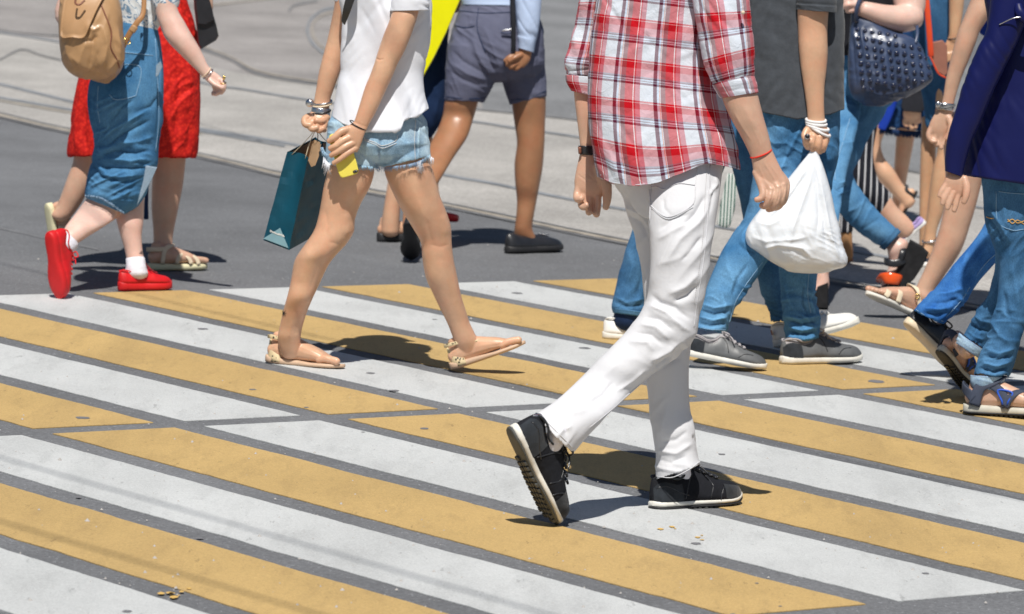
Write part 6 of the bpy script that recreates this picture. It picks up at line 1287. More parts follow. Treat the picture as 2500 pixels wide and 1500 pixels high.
# ------------------------------------------------------------------ the group on the right
def studded_bag_woman():
    p = P((2160, 714), 'woman in light blue skinny jeans and black wedge sandals with one bare forearm raised')
    df = ground(2000, 754)[1] - p.Y
    rearl = p.loft([(2040, 200, 2180, 210, 0, .8), (2036, 270, 2160, 280, 0, .85), (2030, 325, 2122, 335, -.02, .9), (2026, 375, 2098, 390, -.03, .92), (2024, 425, 2082, 420, -.04, .9), (2028, 475, 2092, 450, -.05, .9), (2050, 520, 2114, 482, -.05, .92), (2086, 558, 2142, 515, -.05, .95), (2126, 588, 2170, 543, -.05, .98), (2156, 604, 2188, 560, -.05, .98)], 36, cap1='in')
    frontl = p.loft([(2020, 200, 2120, 200, .06, .8), (2010, 350, 2085, 350, df * .3, .88), (2002, 450, 2062, 450, df * .5, .9), (1994, 550, 2046, 550, df * .8, .9), (1990, 620, 2032, 620, df, .95), (1992, 652, 2028, 652, df, .95)], 30, cap1='in')
    hip = p.loft([(2040, 150, 2200, 150, 0, .6), (2038, 240, 2185, 245, 0, .65)], 30)
    j = p.cloth('jeans', [rearl, frontl, hip], D_light, .0045, 3, [([(2040, 330), (2060, 350), (2090, 345)], 6, 4), ([(2026, 440), (2045, 450), (2070, 440)], 4, 5), ([(2026, 452), (2045, 462), (2075, 450)], 4, -5), ([(2030, 465), (2050, 474), (2080, 460)], 4, 5), ([(2060, 520), (2090, 510), (2110, 490)], 6, 4), ([(2100, 565), (2120, 550), (2150, 530)], 6, -3)], [(-60, 60, 15, 3)], seed=3)
    p.grid('turn_up', [(2146, 604, 2190, 556, -.05, 1.05), (2160, 612, 2200, 566, -.05, 1.05)], D_mid, 50, 2, 4, parent=j)
    seam_loop(p, j, [(2075, 290), (2060, 340), (2042, 400), (2038, 440)], .8, 'topstitch', BSTITCH)
    p.cloth('top', [p.loft([(2090, -215, 2170, -215, 0, .6), (2050, -175, 2220, -175, 0, .55), (2055, -60, 2215, -60, 0, .6), (2060, 60, 2205, 60, 0, .6), (2050, 180, 2200, 190, 0, .62)], 40, cap1='in')], K_blk, .008, 3, [], [(70, 70, 18, 5)])
    f1 = p.frame((2226, 602), (2150, 716), -.03, -.06, (-.45, -.35, -.25))
    p.fine(p.loft([(2150, 585, 2172, 560, -.05, .8), (2164, 604, 2192, 577, -.05, .9), (2168, 622, 2216, 590, -.05, .95), (2170, 640, 2216, 622, -.05, .9), (2168, 656, 2204, 650, -.055, .95), (2160, 676, 2196, 676, -.06, 1.1), (2152, 694, 2184, 700, -.065, 1.3)], 30),
           p.tube([(2158, 690, -.08, 6), (2154, 702, -.085, 5)]), p.tube([(2164, 694, -.06, 6), (2160, 706, -.06, 5)]), p.tube([(2170, 696, -.04, 5.5), (2167, 706, -.04, 5)]),
           p.tube([(2012, 640, df, 17), (2008, 668, df, 15), (2004, 700, df, 19), (1985, 712, df, 17)], 20),
           p.tube([(2205, -150, 0, 42), (2212, -60, -.03, 42), (2220, 5, -.06, 40), (2220, 38, -.09, 33)], 28), p.tube([(2226, 40, -.09, 34), (2200, 46, -.12, 33), (2160, 40, -.15, 28), (2118, 26, -.17, 21), (2098, 20, -.17, 18)], 28),
           p.tube([(2104, 20, -.17, 18), (2086, 12, -.18, 19), (2072, 10, -.175, 17)], 20), p.tube([(2086, 2, -.19, 8), (2070, 0, -.2, 7.5), (2060, 8, -.19, 7)]), p.tube([(2086, 12, -.2, 8), (2070, 12, -.21, 7.5), (2062, 18, -.2, 6.5)]), p.tube([(2090, 24, -.19, 7.5), (2076, 26, -.2, 7), (2068, 26, -.19, 6)]))
    p.coarse(p.tube([(2110, 60, 0, 20), (2090, 300, -.02, 18), (2056, 445, -.05, 16), (2105, 535, -.05, 13), (2168, 590, -.05, 11)], 12), p.tube([(2105, 60, 0, 18), (2090, 250, 0, 8), (2047, 350, df * .3, 6), (2032, 450, df * .5, 6), (2020, 550, df * .8, 6), (2012, 650, df, 8)], 12), p.tube([(2140, -150, 0, 24), (2205, -145, 0, 24)], 12), p.loft([(2100, -205, 2160, -205, 0, .6), (2080, -160, 2190, -160, 0, .4), (2085, 100, 2170, 100, 0, .4)], 20)); p.upper((2130, -220)); p.finish_body(SK_pale, .004, .01); p.hair(H_brown, True)
    w = prism(p, 'wedge_sandal', [(2147, 704), (2170, 690), (2196, 650), (2222, 584), (2250, 600), (2268, 617), (2254, 648), (2232, 682), (2208, 704), (2190, 712), (2152, 714)], -.10, -.0, m_plain('black_cork', C3(.018, .018, .02), .7, .2, .3, 40), None, .006)
    build('strap', p.tube([(2160, 640, -.02, 9), (2164, 640, -.10, 9), (2184, 644, -.115, 9), (2206, 636, -.10, 9), (2212, 628, -.03, 9)], 12, ratio=.25), L_blk, w)
    build('strap', p.tube([(2208, 600, -.03, 7), (2205, 612, -.10, 7), (2196, 640, -.11, 7)], 12, ratio=.3), L_blk, w)
    build('strap', p.tube([(2150, 690, -.01, 12), (2154, 680, -.10, 13), (2174, 680, -.125, 14), (2196, 684, -.105, 13), (2204, 690, -.03, 11)], 12, ratio=.25), L_orange, w)
    w2 = prism(p, 'wedge_sandal', [(1950, 752), (1950, 738), (1985, 730), (1996, 700), (2022, 690), (2022, 754)], df - .04, df + .05, m_plain('black_cork', C3(.018, .018, .02), .7, .2, .3, 40), None, .006)
    # studded bag
    t = bpy.data.objects.new('studded_handbag', None); COL.objects.link(t); t.location = p.W(2160, 250, -.16); tag(t, 'large glossy navy handbag covered in round studs, under a bare forearm', 'handbag')
    me = fused([p.loft([(2080, 30, 2110, 34, -.14, 1.0), (2075, 60, 2170, 72, -.15, .5), (2072, 90, 2236, 98, -.16, .45), (2071, 130, 2262, 145, -.17, .45), (2071, 180, 2278, 186, -.17, .48), (2073, 214, 2264, 208, -.17, .5), (2082, 238, 2216, 236, -.17, .5), (2104, 254, 2168, 254, -.17, .45)], 60, 2.6, 8)], .0038, 2)
    folds(me, [([(2100, 60), (2110, 130), (2125, 200)], 6, 6), ([(2180, 100), (2178, 160), (2190, 220)], 8, -8), ([(2200, 100), (2215, 150), (2225, 210)], 8, 7), ([(2245, 120), (2250, 160), (2260, 200)], 6, -5), ([(2080, 80), (2085, 150), (2092, 220)], 5, -5), ([(2100, 215), (2150, 232), (2220, 220), (2270, 195)], 6, 6), ([(2130, 80), (2140, 140), (2150, 200)], 9, -4)], [(80, 60, 14, 4), (20, 40, 12, 2)], seed=6)
    b = link('bag_body', me, L_navy, t); Vb = getV(me); Nb = getN(me); X, Y = toPix(Vb); vd = Vb - CPOS; vd /= np.linalg.norm(vd, axis=1)[:, None]; fac = -(Nb * vd).sum(1)
    sm = None
    for i in range(11):
        for k in range(9):
            x, y = 2091 + i * 18.5 + k * 2.2, 52 + k * 20.5 + i * 3.2
            d = np.hypot(X - x, Y - y); d[fac < .3] = 999; q = np.argmin(d)
            if d[q] > 5 or y > 222 - max(0, x - 2200) * .4 or y < np.interp(x, [2080, 2110, 2200, 2250], [45, 58, 92, 118]): continue
            c, n_ = Vb[q], nrm(Nb[q]); a = nrm(np.cross(n_, CU)); bb = np.cross(n_, a)
            if sm is None:
                V, F, _ = rings([[0, 0, -.002], [0, 0, .003]], [[.0100, 0, 0]] * 2, [[0, .0100, 0]] * 2, 14, 2, 'round', 'round', capd=.6); sm = new_mesh('stud', V, F); sm.materials.append(m_plain('navy_stud', C3(.01, .016, .05), .12, .6, coat=.8, bump=0)); sm.shade_smooth()
            o = bpy.data.objects.new('stud', sm); COL.objects.link(o); o.parent = t
            mt_ = Matrix(((a[0], bb[0], n_[0], c[0]), (a[1], bb[1], n_[1], c[1]), (a[2], bb[2], n_[2], c[2]), (0, 0, 0, 1)))
            o.matrix_basis = world_of(t).inverted() @ mt_
    build('handle', p.tube([(2090, 50, -.2, 5), (2092, 20, -.22, 5), (2110, -20, -.2, 5), (2140, -40, -.15, 5)], 10, ratio=.6), L_navy, t)
    build('handle', p.tube([(2235, 105, -.2, 4), (2240, 80, -.17, 4), (2236, 50, -.1, 4)], 10, ratio=.6), L_navy, t)
studded_bag_woman()

def striped_trousers_person():
    p = P((2075, 650), 'person in black trousers with thin white stripes and a lilac trainer behind the studded handbag')
    t = NT('black_pinstripe', .85, .2); w = t.node('ShaderNodeTexWave'); w.bands_direction = 'X'; w.inputs['Scale'].default_value = 11; t.link(t.coord('Object', (1, .2, .25), (0, 0, 0)), w.inputs['Vector'])
    t.base(t.ramp(w.outputs['Fac'], [(0, C3(.012, .013, .02)), (.86, C3(.5, .5, .52))], 'CONSTANT')); 
    p.cloth('trousers', [p.loft([(2085, 180, 2165, 180, 0, .8), (2095, 260, 2150, 262, 0, .9), (2096, 325, 2138, 330, 0, 1), (2080, 375, 2132, 382, 0, 1), (2066, 430, 2142, 432, 0, 1), (2082, 478, 2156, 452, 0, 1), (2118, 512, 2172, 470, 0, 1), (2146, 536, 2176, 496, 0, 1)], 34, cap1='in'), p.loft([(2080, 180, 2130, 180, .05, .8), (2066, 330, 2110, 330, .05, 1), (2058, 450, 2096, 450, .05, 1), (2052, 540, 2082, 540, .05, 1.1), (2050, 570, 2080, 570, .05, 1.1)], 30, cap1='in')], t.m, .006, 3, [], [(70, 60, 14, 5)], seed=3)
    p.cloth('top', [p.loft([(2080, -200, 2140, -200, .03, .6), (2050, -160, 2170, -160, .03, .55), (2070, 180, 2168, 180, .03, .6)], 30, cap1='in')], K_dknavy, .01, 3)
    f = p.frame((2262, 545), (2196, 600), 0, .0, (-.5, -.7, -.2)); f3 = p.frame((2082, 640), (1990, 646), .05, .05, (0, -1, 0))
    p.fine(p.loft([(2130, 520, 2172, 478, 0, .95), (2152, 545, 2190, 505, 0, .95), (2180, 572, 2214, 528, 0, .95), (2200, 585, 2232, 548, 0, .9)], 26)); p.coarse(p.tube([(2112, 20, .03, 20), (2120, 300, .0, 14), (2112, 450, 0, 14), (2150, 530, 0, 14)], 12), p.tube([(2112, 20, .03, 20), (2085, 300, .05, 10), (2068, 560, .05, 9)], 12), p.loft([(2085, -195, 2135, -195, .03, .6), (2075, -140, 2150, -140, .03, .4), (2085, 50, 2140, 50, .03, .4)], 16)); p.upper((2110, -205), dy=.03); p.finish_body(SK_fair, .004, .012); p.hair(H_dark)
    sneaker(p, f, 'shoe', LILAC, L_white, ml=LILAC, sole_t=.12, lining=LILAC)
    b = build('ankle_boot', p.tube([(2066, 560, .05, 14), (2067, 600, .05, 14), (2066, 628, .05, 15), (2045, 636, .05, 12)], 20), m_plain('tan_suede', C3(.38, .2, .09), .8), p.root); build('sole', sole_geo(f3, lambda x: 0, lambda x: .1), L_brown, b)
striped_trousers_person()

def shawl_person():
    p = P((2200, 560), 'person in a fringed navy shawl with one bare tanned leg and a flat black sandal')
    sh = p.cloth('shawl', [p.loft([(2215, -160, 2290, -160, 0, .7), (2190, -110, 2320, -110, 0, .6), (2180, 60, 2325, 60, 0, .62), (2166, 180, 2322, 190, 0, .62), (2152, 260, 2308, 270, 0, .6), (2146, 312, 2290, 322, 0, .58)], 50, cap1='in')], m_cloth('navy_knit', C3(.012, .045, .13), .9, .5, 60, 200, .8), .006, 3, [], [(80, 70, 14, 8)], seed=3)
    fray(p, 'fringe', [(2146, 312), (2180, 318), (2220, 322), (2260, 322), (2290, 320)], K_dknavy, sh, 18, 3, dens=3, r=1.3)
    build('blue_hem', p.loft([(2160, 230, 2196, 235, -.13, .3), (2150, 280, 2178, 285, -.13, .3), (2143, 312, 2162, 318, -.13, .3)], 16, 3), K_blue, p.root)
    f = p.frame((2240, 470), (2196, 540), 0, 0, (-.7, -.5, -.2))
    p.fine(p.loft([(2120, 280, 2180, 290, 0, .9), (2119, 340, 2152, 345, 0, .95), (2128, 390, 2158, 384, 0, 1), (2143, 436, 2182, 414, 0, 1.05), (2172, 468, 2202, 446, 0, 1), (2194, 492, 2222, 470, 0, 1), (2204, 508, 2234, 486, 0, 1)], 28), *bare_foot(p, f, .05, toes=False), p.loft([(2190, 300, 2240, 300, .1, .9), (2180, 450, 2212, 450, .1, 1), (2176, 540, 2200, 540, .1, 1), (2172, 560, 2205, 560, .1, 1)], 20),
           p.loft([(2206, 262, 2250, 262, -.14, .5), (2204, 280, 2248, 282, -.14, .45), (2208, 290, 2242, 292, -.14, .4)], 20), p.tube([(2212, 284, -.14, 5.5), (2208, 300, -.14, 5), (2214, 308, -.14, 4.5)]), p.tube([(2223, 288, -.14, 5.5), (2222, 304, -.14, 5), (2226, 314, -.14, 4.5)]), p.tube([(2234, 288, -.14, 5.5), (2236, 304, -.14, 5), (2236, 312, -.14, 4.5)]), p.tube([(2244, 284, -.14, 5.2), (2245, 298, -.14, 4.8)]))
    p.coarse(p.tube([(2250, 30, 0, 20), (2225, 262, -.02, 18), (2150, 300, 0, 18)], 12), p.tube([(2250, 30, 0, 20), (2226, 200, -.06, 14), (2227, 270, -.13, 9)], 12), p.tube([(2225, 250, 0, 16), (2215, 310, .1, 14)], 12), p.loft([(2225, -155, 2285, -155, 0, .6), (2215, 50, 2290, 50, 0, .3)], 16)); p.upper((2255, -165)); p.finish_body(SK_tan, .0045, .012); p.hair(H_dark)
    so2 = build('sandal', flat_sole(f, .05), R_blk, p.root); build('strap', strap_geo(f, [(.15, -.1, .08, 0, -1, 0), (.12, -.1, .3, 0, -1, .2), (-.02, 0, .34, -1, 0, 0), (.12, .1, .3, 0, 1, .2), (.15, .1, .08, 0, 1, 0)], .1, .03), L_blk, so2)
    t = prism(p, 'dark_pouch', [(2204, 222), (2256, 218), (2258, 266), (2250, 276), (2206, 272), (2200, 262)], -.19, -.12, K_blk, False, .008); tag(t, 'small dark pouch held in front of the fringed navy shawl', 'pouch')
shawl_person()

def anklet_person():
    p = P((2270, 655), 'person in denim shirt with a red-orange bag strap and a silver anklet')
    p.cloth('denim_shirt', [p.loft([(2250, -200, 2320, -200, .02, .6), (2215, -160, 2350, -160, .02, .55), (2225, 0, 2345, 0, .02, .6), (2235, 120, 2335, 120, .02, .6), (2250, 220, 2330, 220, .02, .6), (2262, 310, 2325, 315, .02, .6)], 40, cap1='in')], m_denim('denim_navy', C3(.02, .07, .16), C3(.05, .14, .27), seed=1), .007, 3, [], [(70, 60, 14, 6)], seed=3)
    p.fine(p.loft([(2282, 290, 2330, 300, 0, .9), (2288, 364, 2328, 370, 0, 1), (2279, 405, 2324, 408, 0, 1), (2270, 455, 2318, 458, 0, 1.05), (2263, 518, 2303, 520, 0, 1), (2257, 560, 2288, 562, 0, 1), (2252, 595, 2284, 598, 0, 1), (2240, 618, 2282, 622, 0, 1)], 28), p.loft([(2250, 290, 2290, 300, .1, .9), (2245, 450, 2280, 450, .1, 1), (2244, 600, 2270, 600, .1, 1)], 20),
           p.tube([(2330, -140, -.05, 24), (2336, -40, -.08, 20), (2334, 30, -.09, 17), (2330, 75, -.1, 13), (2326, 98, -.1, 11)], 22), p.loft([(2314, 92, 2338, 94, -.1, .6), (2304, 118, 2334, 124, -.1, .5), (2300, 138, 2328, 142, -.1, .45)], 20), p.tube([(2306, 128, -.11, 5.5), (2301, 146, -.11, 5), (2302, 156, -.11, 4.5)]), p.tube([(2316, 132, -.11, 5.5), (2312, 150, -.11, 5)]), p.tube([(2325, 130, -.11, 5.2), (2322, 148, -.11, 4.8)]))
    p.coarse(p.tube([(2285, 30, .02, 20), (2295, 310, .0, 16)], 12), p.tube([(2290, 200, .02, 18), (2268, 310, .1, 14)], 12), p.tube([(2285, -160, .02, 24), (2330, -140, -.04, 20)], 12), p.loft([(2260, -195, 2310, -195, .02, .6), (2255, 50, 2310, 50, .02, .3)], 16)); p.upper((2285, -210), dy=.02); p.finish_body(SK_honey, .0045, .012); p.hair(H_brown)
    p.ring('anklet', 2270, 586, 0, 18, 5, -12, 2.4, MT, 1); f = p.frame((2282, 652), (2185, 655), 0, 0, (0, -1, 0)); build('sandal', flat_sole(f, .14), L_white, p.root)
    p.ring('wrist_band', 2327, 93, -.1, 13, 3, -10, 1.6, BLK, .8)
    r_ = bpy.data.objects.new('crossbody_bag', None); COL.objects.link(r_); r_.location = p.W(2294, 150, -.14); tag(r_, 'brown crossbody bag with a red-orange strap against the denim shirt', 'bag')
    prism(p, 'bag_body', [(2272, 104), (2300, 98), (2312, 110), (2314, 180), (2306, 188), (2290, 176), (2274, 150)], -.15, -.09, m_plain('rose_brown_leather', C3(.30, .13, .09), .5), r_, .008)
    build('strap', p.tube([(2256, -90, -.14, 7), (2262, 0, -.155, 7), (2268, 70, -.16, 7), (2273, 137, -.155, 7)], 12, ratio=.3), m_plain('red_orange_leather', C3(.70, .07, .02), .5), r_)
    build('edge', p.tube([(2272, 140, -.155, 2), (2290, 178, -.155, 2), (2308, 190, -.155, 2)], 8), m_plain('red_orange_leather', C3(.70, .07, .02), .5), r_)
anklet_person()

def watch_arm_woman():
    p = P((2250, 777), 'woman walking left with a steel wristwatch, grey top and cream strappy sandal')
    f = p.frame((2250, 781), (2118, 724), 0, -.10, (0, -1, 0))
    p.fine(p.loft([(2300, 300, 2420, 300, 0, .9), (2304, 370, 2408, 380, 0, .92), (2308, 430, 2398, 440, 0, .95), (2307, 490, 2384, 498, 0, .95), (2298, 540, 2368, 552, 0, 1.0), (2281, 597, 2346, 614, 0, 1.05), (2258, 655, 2306, 674, 0, 1.0), (2240, 694, 2282, 712, 0, 1.0), (2232, 716, 2282, 736, 0, 1.0), (2236, 740, 2276, 755, 0, 1.0)], 36), *bare_foot(p, f, .09),
           p.loft([(2400, -120, 2480, -110, -.06, .95), (2380, -30, 2452, -20, -.08, .95), (2356, 35, 2424, 28, -.09, .95), (2341, 72, 2394, 74, -.1, .92), (2330, 108, 2383, 104, -.1, .95), (2320, 147, 2368, 142, -.1, .92), (2309, 195, 2347, 193, -.1, .85), (2302, 240, 2331, 245, -.1, .75), (2294, 268, 2326, 274, -.1, .68)], 34),
           p.loft([(2294, 262, 2326, 270, -.1, .6), (2276, 288, 2322, 294, -.1, .48), (2266, 314, 2318, 320, -.1, .42), (2270, 332, 2312, 336, -.1, .38)], 26),
           p.tube([(2274, 312, -.1, 7.5), (2267, 330, -.108, 7), (2274, 344, -.115, 6.2), (2284, 346, -.12, 5.5)]), p.tube([(2286, 318, -.1, 7.5), (2282, 340, -.105, 7), (2287, 355, -.112, 6)]), p.tube([(2298, 320, -.1, 7.5), (2296, 345, -.103, 7), (2298, 362, -.11, 6)]), p.tube([(2308, 316, -.1, 7), (2308, 336, -.1, 6.5), (2306, 352, -.105, 5.8)]), p.tube([(2316, 288, -.11, 9), (2322, 306, -.12, 8.5), (2318, 326, -.125, 7), (2312, 340, -.125, 6)]))
    p.cloth('top', [p.loft([(2450, -220, 2530, -220, 0, .7), (2405, -180, 2590, -180, 0, .6), (2410, 0, 2585, 0, 0, .6), (2410, 140, 2590, 140, 0, .62)], 50, cap1='in')], K_greytee, .006, 3, [], [(60, 60, 14, 5)], seed=3)
    p.cloth('shorts', [p.loft([(2400, 130, 2590, 130, 0, .62), (2370, 250, 2560, 260, 0, .62), (2330, 330, 2480, 345, 0, .62)], 50, cap1='in')], K_dknavy, .007, 3, [], [(60, 60, 14, 5)], seed=3)
    build('bag_edge', p.loft([(2400, 30, 2428, 20, -.02, .5), (2392, 80, 2425, 90, -.02, .5)], 20, 3), K_blue, p.root)
    p.coarse(p.loft([(2455, -215, 2525, -215, 0, .6), (2425, -170, 2570, -170, 0, .45), (2430, 100, 2560, 100, 0, .45)], 20), p.loft([(2440, 300, 2560, 300, .1, .9), (2450, 500, 2540, 500, .1, .9), (2470, 700, 2540, 700, .1, .9), (2480, 790, 2530, 790, .1, .9)], 20)); p.upper((2490, -225)); p.finish_body(SK_fair, .0032, .01); p.hair(H_fair, True)
    w = p.band('watch_strap', [(2289, 250, 2330, 254, -.1, .8), (2288, 260, 2329, 264, -.1, .8), (2287, 267, 2328, 272, -.1, .8)], MT); p.ring('watch_links', 2309, 259, -.1, 21.5, 5, -8, 2.2, S_grey, .82)
    c = p.W(2290, 256, -.12); V, F, _ = rings([c + FWD * .004, c - FWD * .006], [CR * .010] * 2, [CU * .014] * 2, 20, 2, 'round', 'round'); build('watch_case', Geo().add(V, F), MT, w)
    so2 = build('sandal', flat_sole(f, .075), R_white, p.root)
    for pts in ([(.80, -.16, .07, 0, -1, 0), (.76, -.13, .15, 0, -.6, 1), (.74, 0, .18, 0, 0, 1), (.76, .13, .15, 0, .6, 1), (.8, .16, .07, 0, 1, 0)], [(.56, -.14, .07, 0, -1, 0), (.56, -.12, .2, 0, -.6, 1), (.58, 0, .245, 0, 0, 1), (.56, .12, .2, 0, .6, 1), (.56, .14, .07, 0, 1, 0)], [(.16, -.12, .1, 0, -1, 0), (.26, -.12, .3, 0, -1, .2), (.37, 0, .37, 0, 0, 1), (.26, .12, .3, 0, 1, .2), (.16, .12, .1, 0, 1, 0)]):
        build('strap', strap_geo(f, pts, .085, .02), m_plain('cream_strap', C3(.72, .62, .46), .5), so2)
    c = local(f, [[.26, .125, .28]])[0]; p.ring('buckle', *[float(z) for z in (toPix(c[None])[0][0], toPix(c[None])[1][0])], c[1] - p.Y - .01, 5, 5, 0, 1.4, MG, .1)
watch_arm_woman()

def jersey_man():
    p = P((2430, 1016), 'man in shiny navy long-sleeved jersey, blue jeans with rolled cuffs and sports sandals')
    front = p.loft([(2398, 400, 2540, 400, 0, .8), (2400, 480, 2540, 490, 0, .85), (2406, 550, 2535, 560, 0, .88), (2432, 610, 2530, 620, 0, .85), (2441, 675, 2524, 680, 0, .85), (2431, 757, 2508, 762, 0, .9), (2409, 828, 2492, 832, 0, .95), (2388, 880, 2477, 884, 0, 1.0), (2378, 915, 2464, 918, 0, 1.0)], 44, cap1='in')
    rear = p.loft([(2420, 500, 2560, 520, .06, .85), (2432, 600, 2540, 640, .09, .85), (2428, 665, 2512, 700, .12, .88), (2412, 715, 2482, 748, .14, .92), (2388, 758, 2452, 792, .16, .95), (2363, 798, 2422, 838, .18, .98), (2350, 820, 2410, 858, .18, .98)], 40, cap1='in')
    hip = p.loft([(2398, 350, 2600, 350, 0, .6), (2398, 460, 2590, 460, 0, .62), (2410, 530, 2560, 530, .02, .6)], 50)
    st = [([(2400, 850), (2440, 862), (2484, 850)], 6, 7), ([(2396, 866), (2436, 878), (2480, 866)], 5.5, -8), ([(2390, 882), (2430, 893), (2474, 882)], 5.5, 8), ([(2384, 897), (2425, 908), (2468, 898)], 5, -8), ([(2420, 780), (2440, 820), (2470, 840)], 8, 6), ([(2450, 700), (2460, 760), (2480, 800)], 8, -6), ([(2470, 640), (2480, 700), (2490, 760)], 9, 5), ([(2380, 770), (2400, 785), (2430, 790)], 5, 6), ([(2370, 790), (2390, 805), (2418, 812)], 5, -6), ([(2360, 806), (2380, 822), (2405, 832)], 5, 6), ([(2402, 520), (2430, 560), (2455, 600)], 9, -7), ([(2410, 500), (2445, 550), (2470, 600)], 8, 6), ([(2450, 490), (2455, 540), (2470, 560)], 8, 4)]
    j = p.cloth('jeans', [front, rear, hip], D_mid, .0042, 3, st, [(-55, 70, 16, 4), (12, 45, 11, 4.5, (2330, 740, 2520, 930))], seed=9, gain=1.2)
    p.grid('turn_up', [(2369, 916, 2456, 922, 0, .95), (2368, 930, 2450, 936, 0, .95), (2373, 948, 2443, 955, 0, .93)], D_pale, 70, 2, 5, [([(2372, 930), (2410, 940), (2448, 932)], 4, 4), ([(2374, 940), (2410, 948), (2445, 944)], 3, -4)], [(10, 30, 6, 2.5)], parent=j)
    p.grid('turn_up', [(2342, 814, 2412, 862, .18, 1.0), (2336, 826, 2404, 872, .18, 1.0), (2334, 838, 2396, 880, .18, .98)], D_pale, 70, 2, 5, [], [(30, 30, 6, 2.5)], parent=j)
    for q in ([(2432, 468), (2436, 540), (2470, 562), (2500, 560)], [(2438, 468), (2470, 472), (2500, 474)]): seam_loop(p, j, q, .8, 'topstitch', BSTITCH)
    for q in ([(2460, 542), (2472, 536), (2484, 545), (2500, 540)], [(2460, 536), (2472, 546), (2484, 538), (2500, 548)], [(2408, 530), (2420, 534), (2430, 532)]): seam_loop(p, j, q, 1.1, 'pocket_embroidery', OSTITCH)
    sh = p.grid('jersey', [(2470, -205, 2560, -205, 0, .7), (2420, -160, 2640, -160, 0, .6), (2400, -40, 2650, -40, 0, .6), (2410, 60, 2640, 60, 0, .6), (2395, 160, 2640, 160, 0, .62), (2375, 260, 2640, 260, 0, .66), (2352, 350, 2640, 360, 0, .68), (2340, 428, 2640, 470, 0, .68)], K_navy, 190, 2.2, 12, [([(2480, 60), (2440, 150), (2430, 260), (2420, 400)], 12, 5), ([(2495, 100), (2470, 220), (2460, 380)], 10, -5), ([(2440, 90), (2400, 200), (2385, 300)], 9, -4), ([(2420, 260), (2440, 340), (2430, 420)], 9, -4), ([(2390, 260), (2385, 340), (2380, 410)], 8, 6), ([(2485, 200), (2490, 300), (2480, 420)], 9, 6)], [(80, 120, 20, 6), (60, 80, 16, 3)], seed=6, gain=.65)
    seam_loop(p, sh, [(2344, 420), (2400, 428), (2450, 436), (2500, 444)], .8, 'hem_seam', K_navy)
    build('hood_cord', p.tube([(2440, 60, -.19, 1.5), (2470, 46, -.2, 1.5), (2492, 42, -.2, 1.5)], 8), MT, p.root)
    build('collar', p.tube([(2486, 12, -.18, 9), (2490, 30, -.19, 12), (2505, 46, -.19, 14), (2530, 50, -.19, 14)], 16, ratio=.7), K_navy, p.root)
    p.grid('sleeve', [(2430, -150, 2540, -140, -.08, .9), (2420, -20, 2520, 0, -.12, .9), (2407, 74, 2490, 90, -.14, .9), (2383, 123, 2462, 150, -.15, .88), (2355, 196, 2430, 214, -.16, .85), (2330, 273, 2398, 290, -.16, .82), (2313, 333, 2374, 345, -.16, .8), (2307, 385, 2358, 396, -.16, .85), (2307, 418, 2350, 433, -.16, .95)], K_navy, 110, 2.1, 14, [([(2400, 110), (2420, 160), (2400, 200)], 8, -3), ([(2390, 150), (2370, 210), (2350, 270)], 9, 7), ([(2345, 250), (2350, 310), (2330, 370)], 7, -6),  ([(2420, 80), (2450, 120), (2440, 180)], 8, 6)], [(60, 90, 18, 2)], seed=7)
    f1 = p.frame((2358, 1010), (2578, 1020), 0, -.06, (0, -1, 0)); f2 = p.frame((2293, 862), (2378, 972), (-.14,), (0,), (.72, -.45, .55))
    p.fine(p.tube([(2412, 920, 0, 24), (2412, 955, 0, 25), (2410, 978, 0, 26)], 24), *bare_foot(p, f1, .08), p.wtube([p.W(2378, 836, .18), p.W(2362, 856, .17), local(f2, [[.15, 0, .34]])[0], local(f2, [[.13, 0, .2]])[0]], [.030, .029, .028, .025]), *bare_foot(p, f2, .08),
           p.loft([(2318, 414, 2346, 420, -.155, .5), (2309, 432, 2360, 440, -.16, .5), (2304, 452, 2360, 465, -.16, .42), (2312, 470, 2352, 480, -.16, .38)], 28),
           p.tube([(2312, 448, -.16, 8), (2300, 466, -.165, 7.4), (2294, 479, -.165, 6.4)]), p.tube([(2318, 462, -.165, 8), (2306, 484, -.17, 7.4), (2301, 498, -.17, 6.4)]), p.tube([(2328, 468, -.165, 8), (2318, 494, -.17, 7.4), (2313, 509, -.17, 6.4)]), p.tube([(2340, 470, -.16, 8), (2334, 498, -.163, 7.4), (2329, 515, -.165, 6.4)]), p.tube([(2354, 436, -.165, 10), (2360, 458, -.175, 10), (2358, 480, -.18, 8.5), (2353, 495, -.18, 6.5)]))
    p.coarse(p.loft([(2480, -200, 2550, -200, 0, .6), (2450, -150, 2610, -150, 0, .45), (2450, 200, 2600, 200, 0, .45)], 24), p.tube([(2480, -120, -.08, 34), (2460, 40, -.13, 30), (2425, 170, -.14, 18), (2365, 300, -.14, 16), (2330, 415, -.16, 14)], 20)); p.upper((2520, -212)); p.finish_body(SK_fair, .003, .01); p.hair(H_brown)
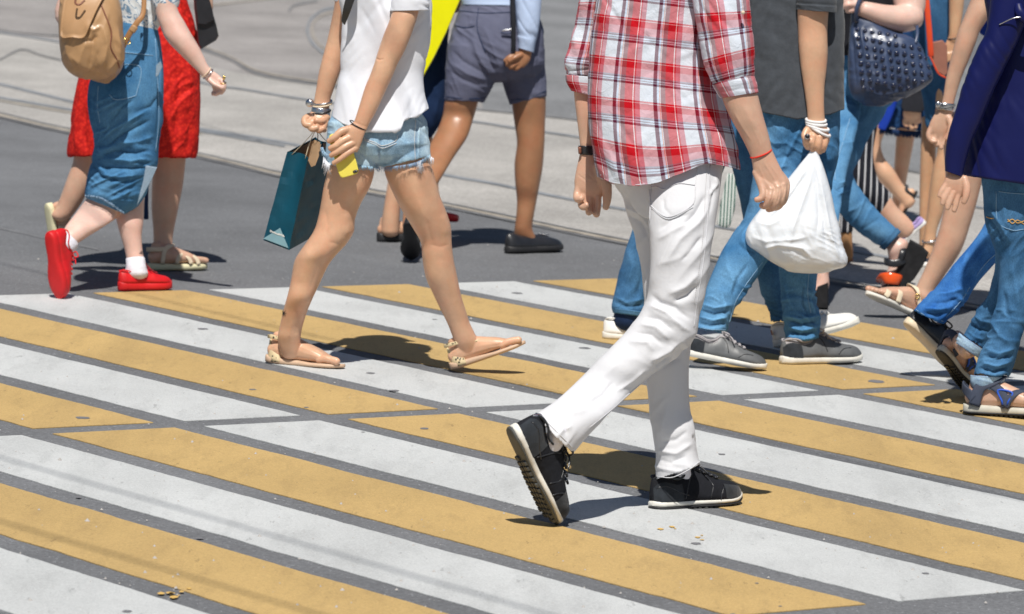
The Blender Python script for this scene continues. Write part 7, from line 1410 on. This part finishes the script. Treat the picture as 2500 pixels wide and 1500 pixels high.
    for fr in (f1, f2):
        so2 = build('sandal', flat_sole(fr, .10, .115), R_bone, p.root); build('outsole', flat_sole(fr, .032, .032, w=1.1), R_blk, so2); treads(fr, so2, BLK)
        for pts, wd, mt_ in (([(.10, -.125, .10, 0, -1, 0), (.16, -.125, .26, 0, -1, .2), (.30, -.10, .33, 0, -.8, .6), (.38, 0, .375, 0, 0, 1), (.30, .1, .33, 0, .8, .6), (.16, .125, .26, 0, 1, .2), (.1, .125, .1, 0, 1, 0)], .13, S_navys),
                             ([(.46, -.135, .10, 0, -1, 0), (.40, -.125, .22, 0, -1, .3), (.28, -.115, .30, 0, -1, .4)], .10, S_navys), ([(.44, -.14, .10, 0, -1, 0), (.55, -.12, .22, 0, -.7, .8), (.66, 0, .24, 0, 0, 1), (.72, .12, .18, 0, .7, .8), (.74, .16, .1, 0, 1, 0)], .09, S_navys), ([(.76, -.165, .10, 0, -1, 0), (.70, -.13, .19, 0, -.7, .8), (.62, 0, .24, 0, 0, 1), (.55, .12, .2, 0, .7, .8)], .10, S_navys),
                             ([(.42, -.142, .12, 0, -1, 0), (.36, -.13, .24, 0, -1, .3), (.52, -.13, .22, 0, -.9, .5), (.47, -.145, .12, 0, -1, 0)], .022, BLUEP), ([(.1, -.13, .15, 0, -1, 0), (-.02, -.08, .24, -1, -.4, 0), (-.04, 0, .27, -1, 0, 0), (-.02, .08, .24, -1, .4, 0), (.1, .13, .15, 0, 1, 0)], .11, S_navys)):
            build('strap', strap_geo(fr, pts, wd, .028), mt_, so2)
jersey_man()

def bright_jeans_person():
    p = P((2350, 928), 'person in bright blue jeans and black leather shoes with cream soles, at the right edge')
    j = p.cloth('jeans', [p.loft([(2440, 420, 2600, 420, 0, .8), (2425, 500, 2550, 530, 0, .85), (2400, 556, 2490, 585, 0, .88), (2368, 600, 2440, 632, 0, .9), (2330, 645, 2400, 675, -.02, .9), (2296, 688, 2378, 704, -.03, .92), (2262, 726, 2356, 740, -.04, .95), (2240, 748, 2332, 768, -.05, .98), (2230, 760, 2302, 792, -.05, 1.0)], 44, cap1='in'), p.loft([(2500, 420, 2640, 420, .1, .8), (2540, 650, 2630, 650, .1, .9), (2560, 860, 2640, 860, .1, 1)], 30, cap1='in')], D_bright, .0045, 3, [([(2420, 590), (2380, 640), (2340, 690)], 10, 5), ([(2360, 700), (2320, 715), (2280, 720)], 6, 6), ([(2350, 725), (2310, 738), (2265, 738)], 6, -7), ([(2335, 745), (2295, 755), (2250, 752)], 5, 6), ([(2325, 760), (2290, 770), (2245, 764)], 5, -6), ([(2420, 640), (2390, 680), (2370, 720)], 5, -4)], [(-50, 60, 16, 3), (20, 40, 10, 4, (2220, 690, 2380, 800))], seed=5)
    seam_loop(p, j, [(2450, 606), (2410, 640), (2380, 680), (2350, 730), (2310, 775)], .8, 'topstitch', BSTITCH); seam_loop(p, j, [(2236, 756), (2265, 774), (2303, 785)], .8, 'hem_seam', BSTITCH)
    p.cloth('top', [p.loft([(2520, -190, 2620, -190, 0, .7), (2470, -150, 2680, -150, 0, .6), (2480, 100, 2670, 100, 0, .6), (2470, 440, 2670, 440, 0, .6)], 50, cap1='in')], K_blk, .01, 3)
    p.coarse(p.loft([(2530, -190, 2610, -190, 0, .6), (2500, -100, 2640, -100, 0, .4)], 20)); p.upper((2570, -200)); p.finish_body(SK_tan, .006, .01); p.hair(H_dark)
    f = p.frame((2208, 792), (2345, 926), -.05, .05, (.62, -.62, .3)); sneaker(p, f, 'shoe', L_blk, L_cream, ml=BLK, sole_t=.09, lining=L_blk)
    f = p.frame((2560, 930), (2760, 930), .1, .1, (0, -1, 0)); sneaker(p, f, 'shoe', L_blk, L_cream, ml=BLK, sole_t=.09, lining=L_blk)
bright_jeans_person()
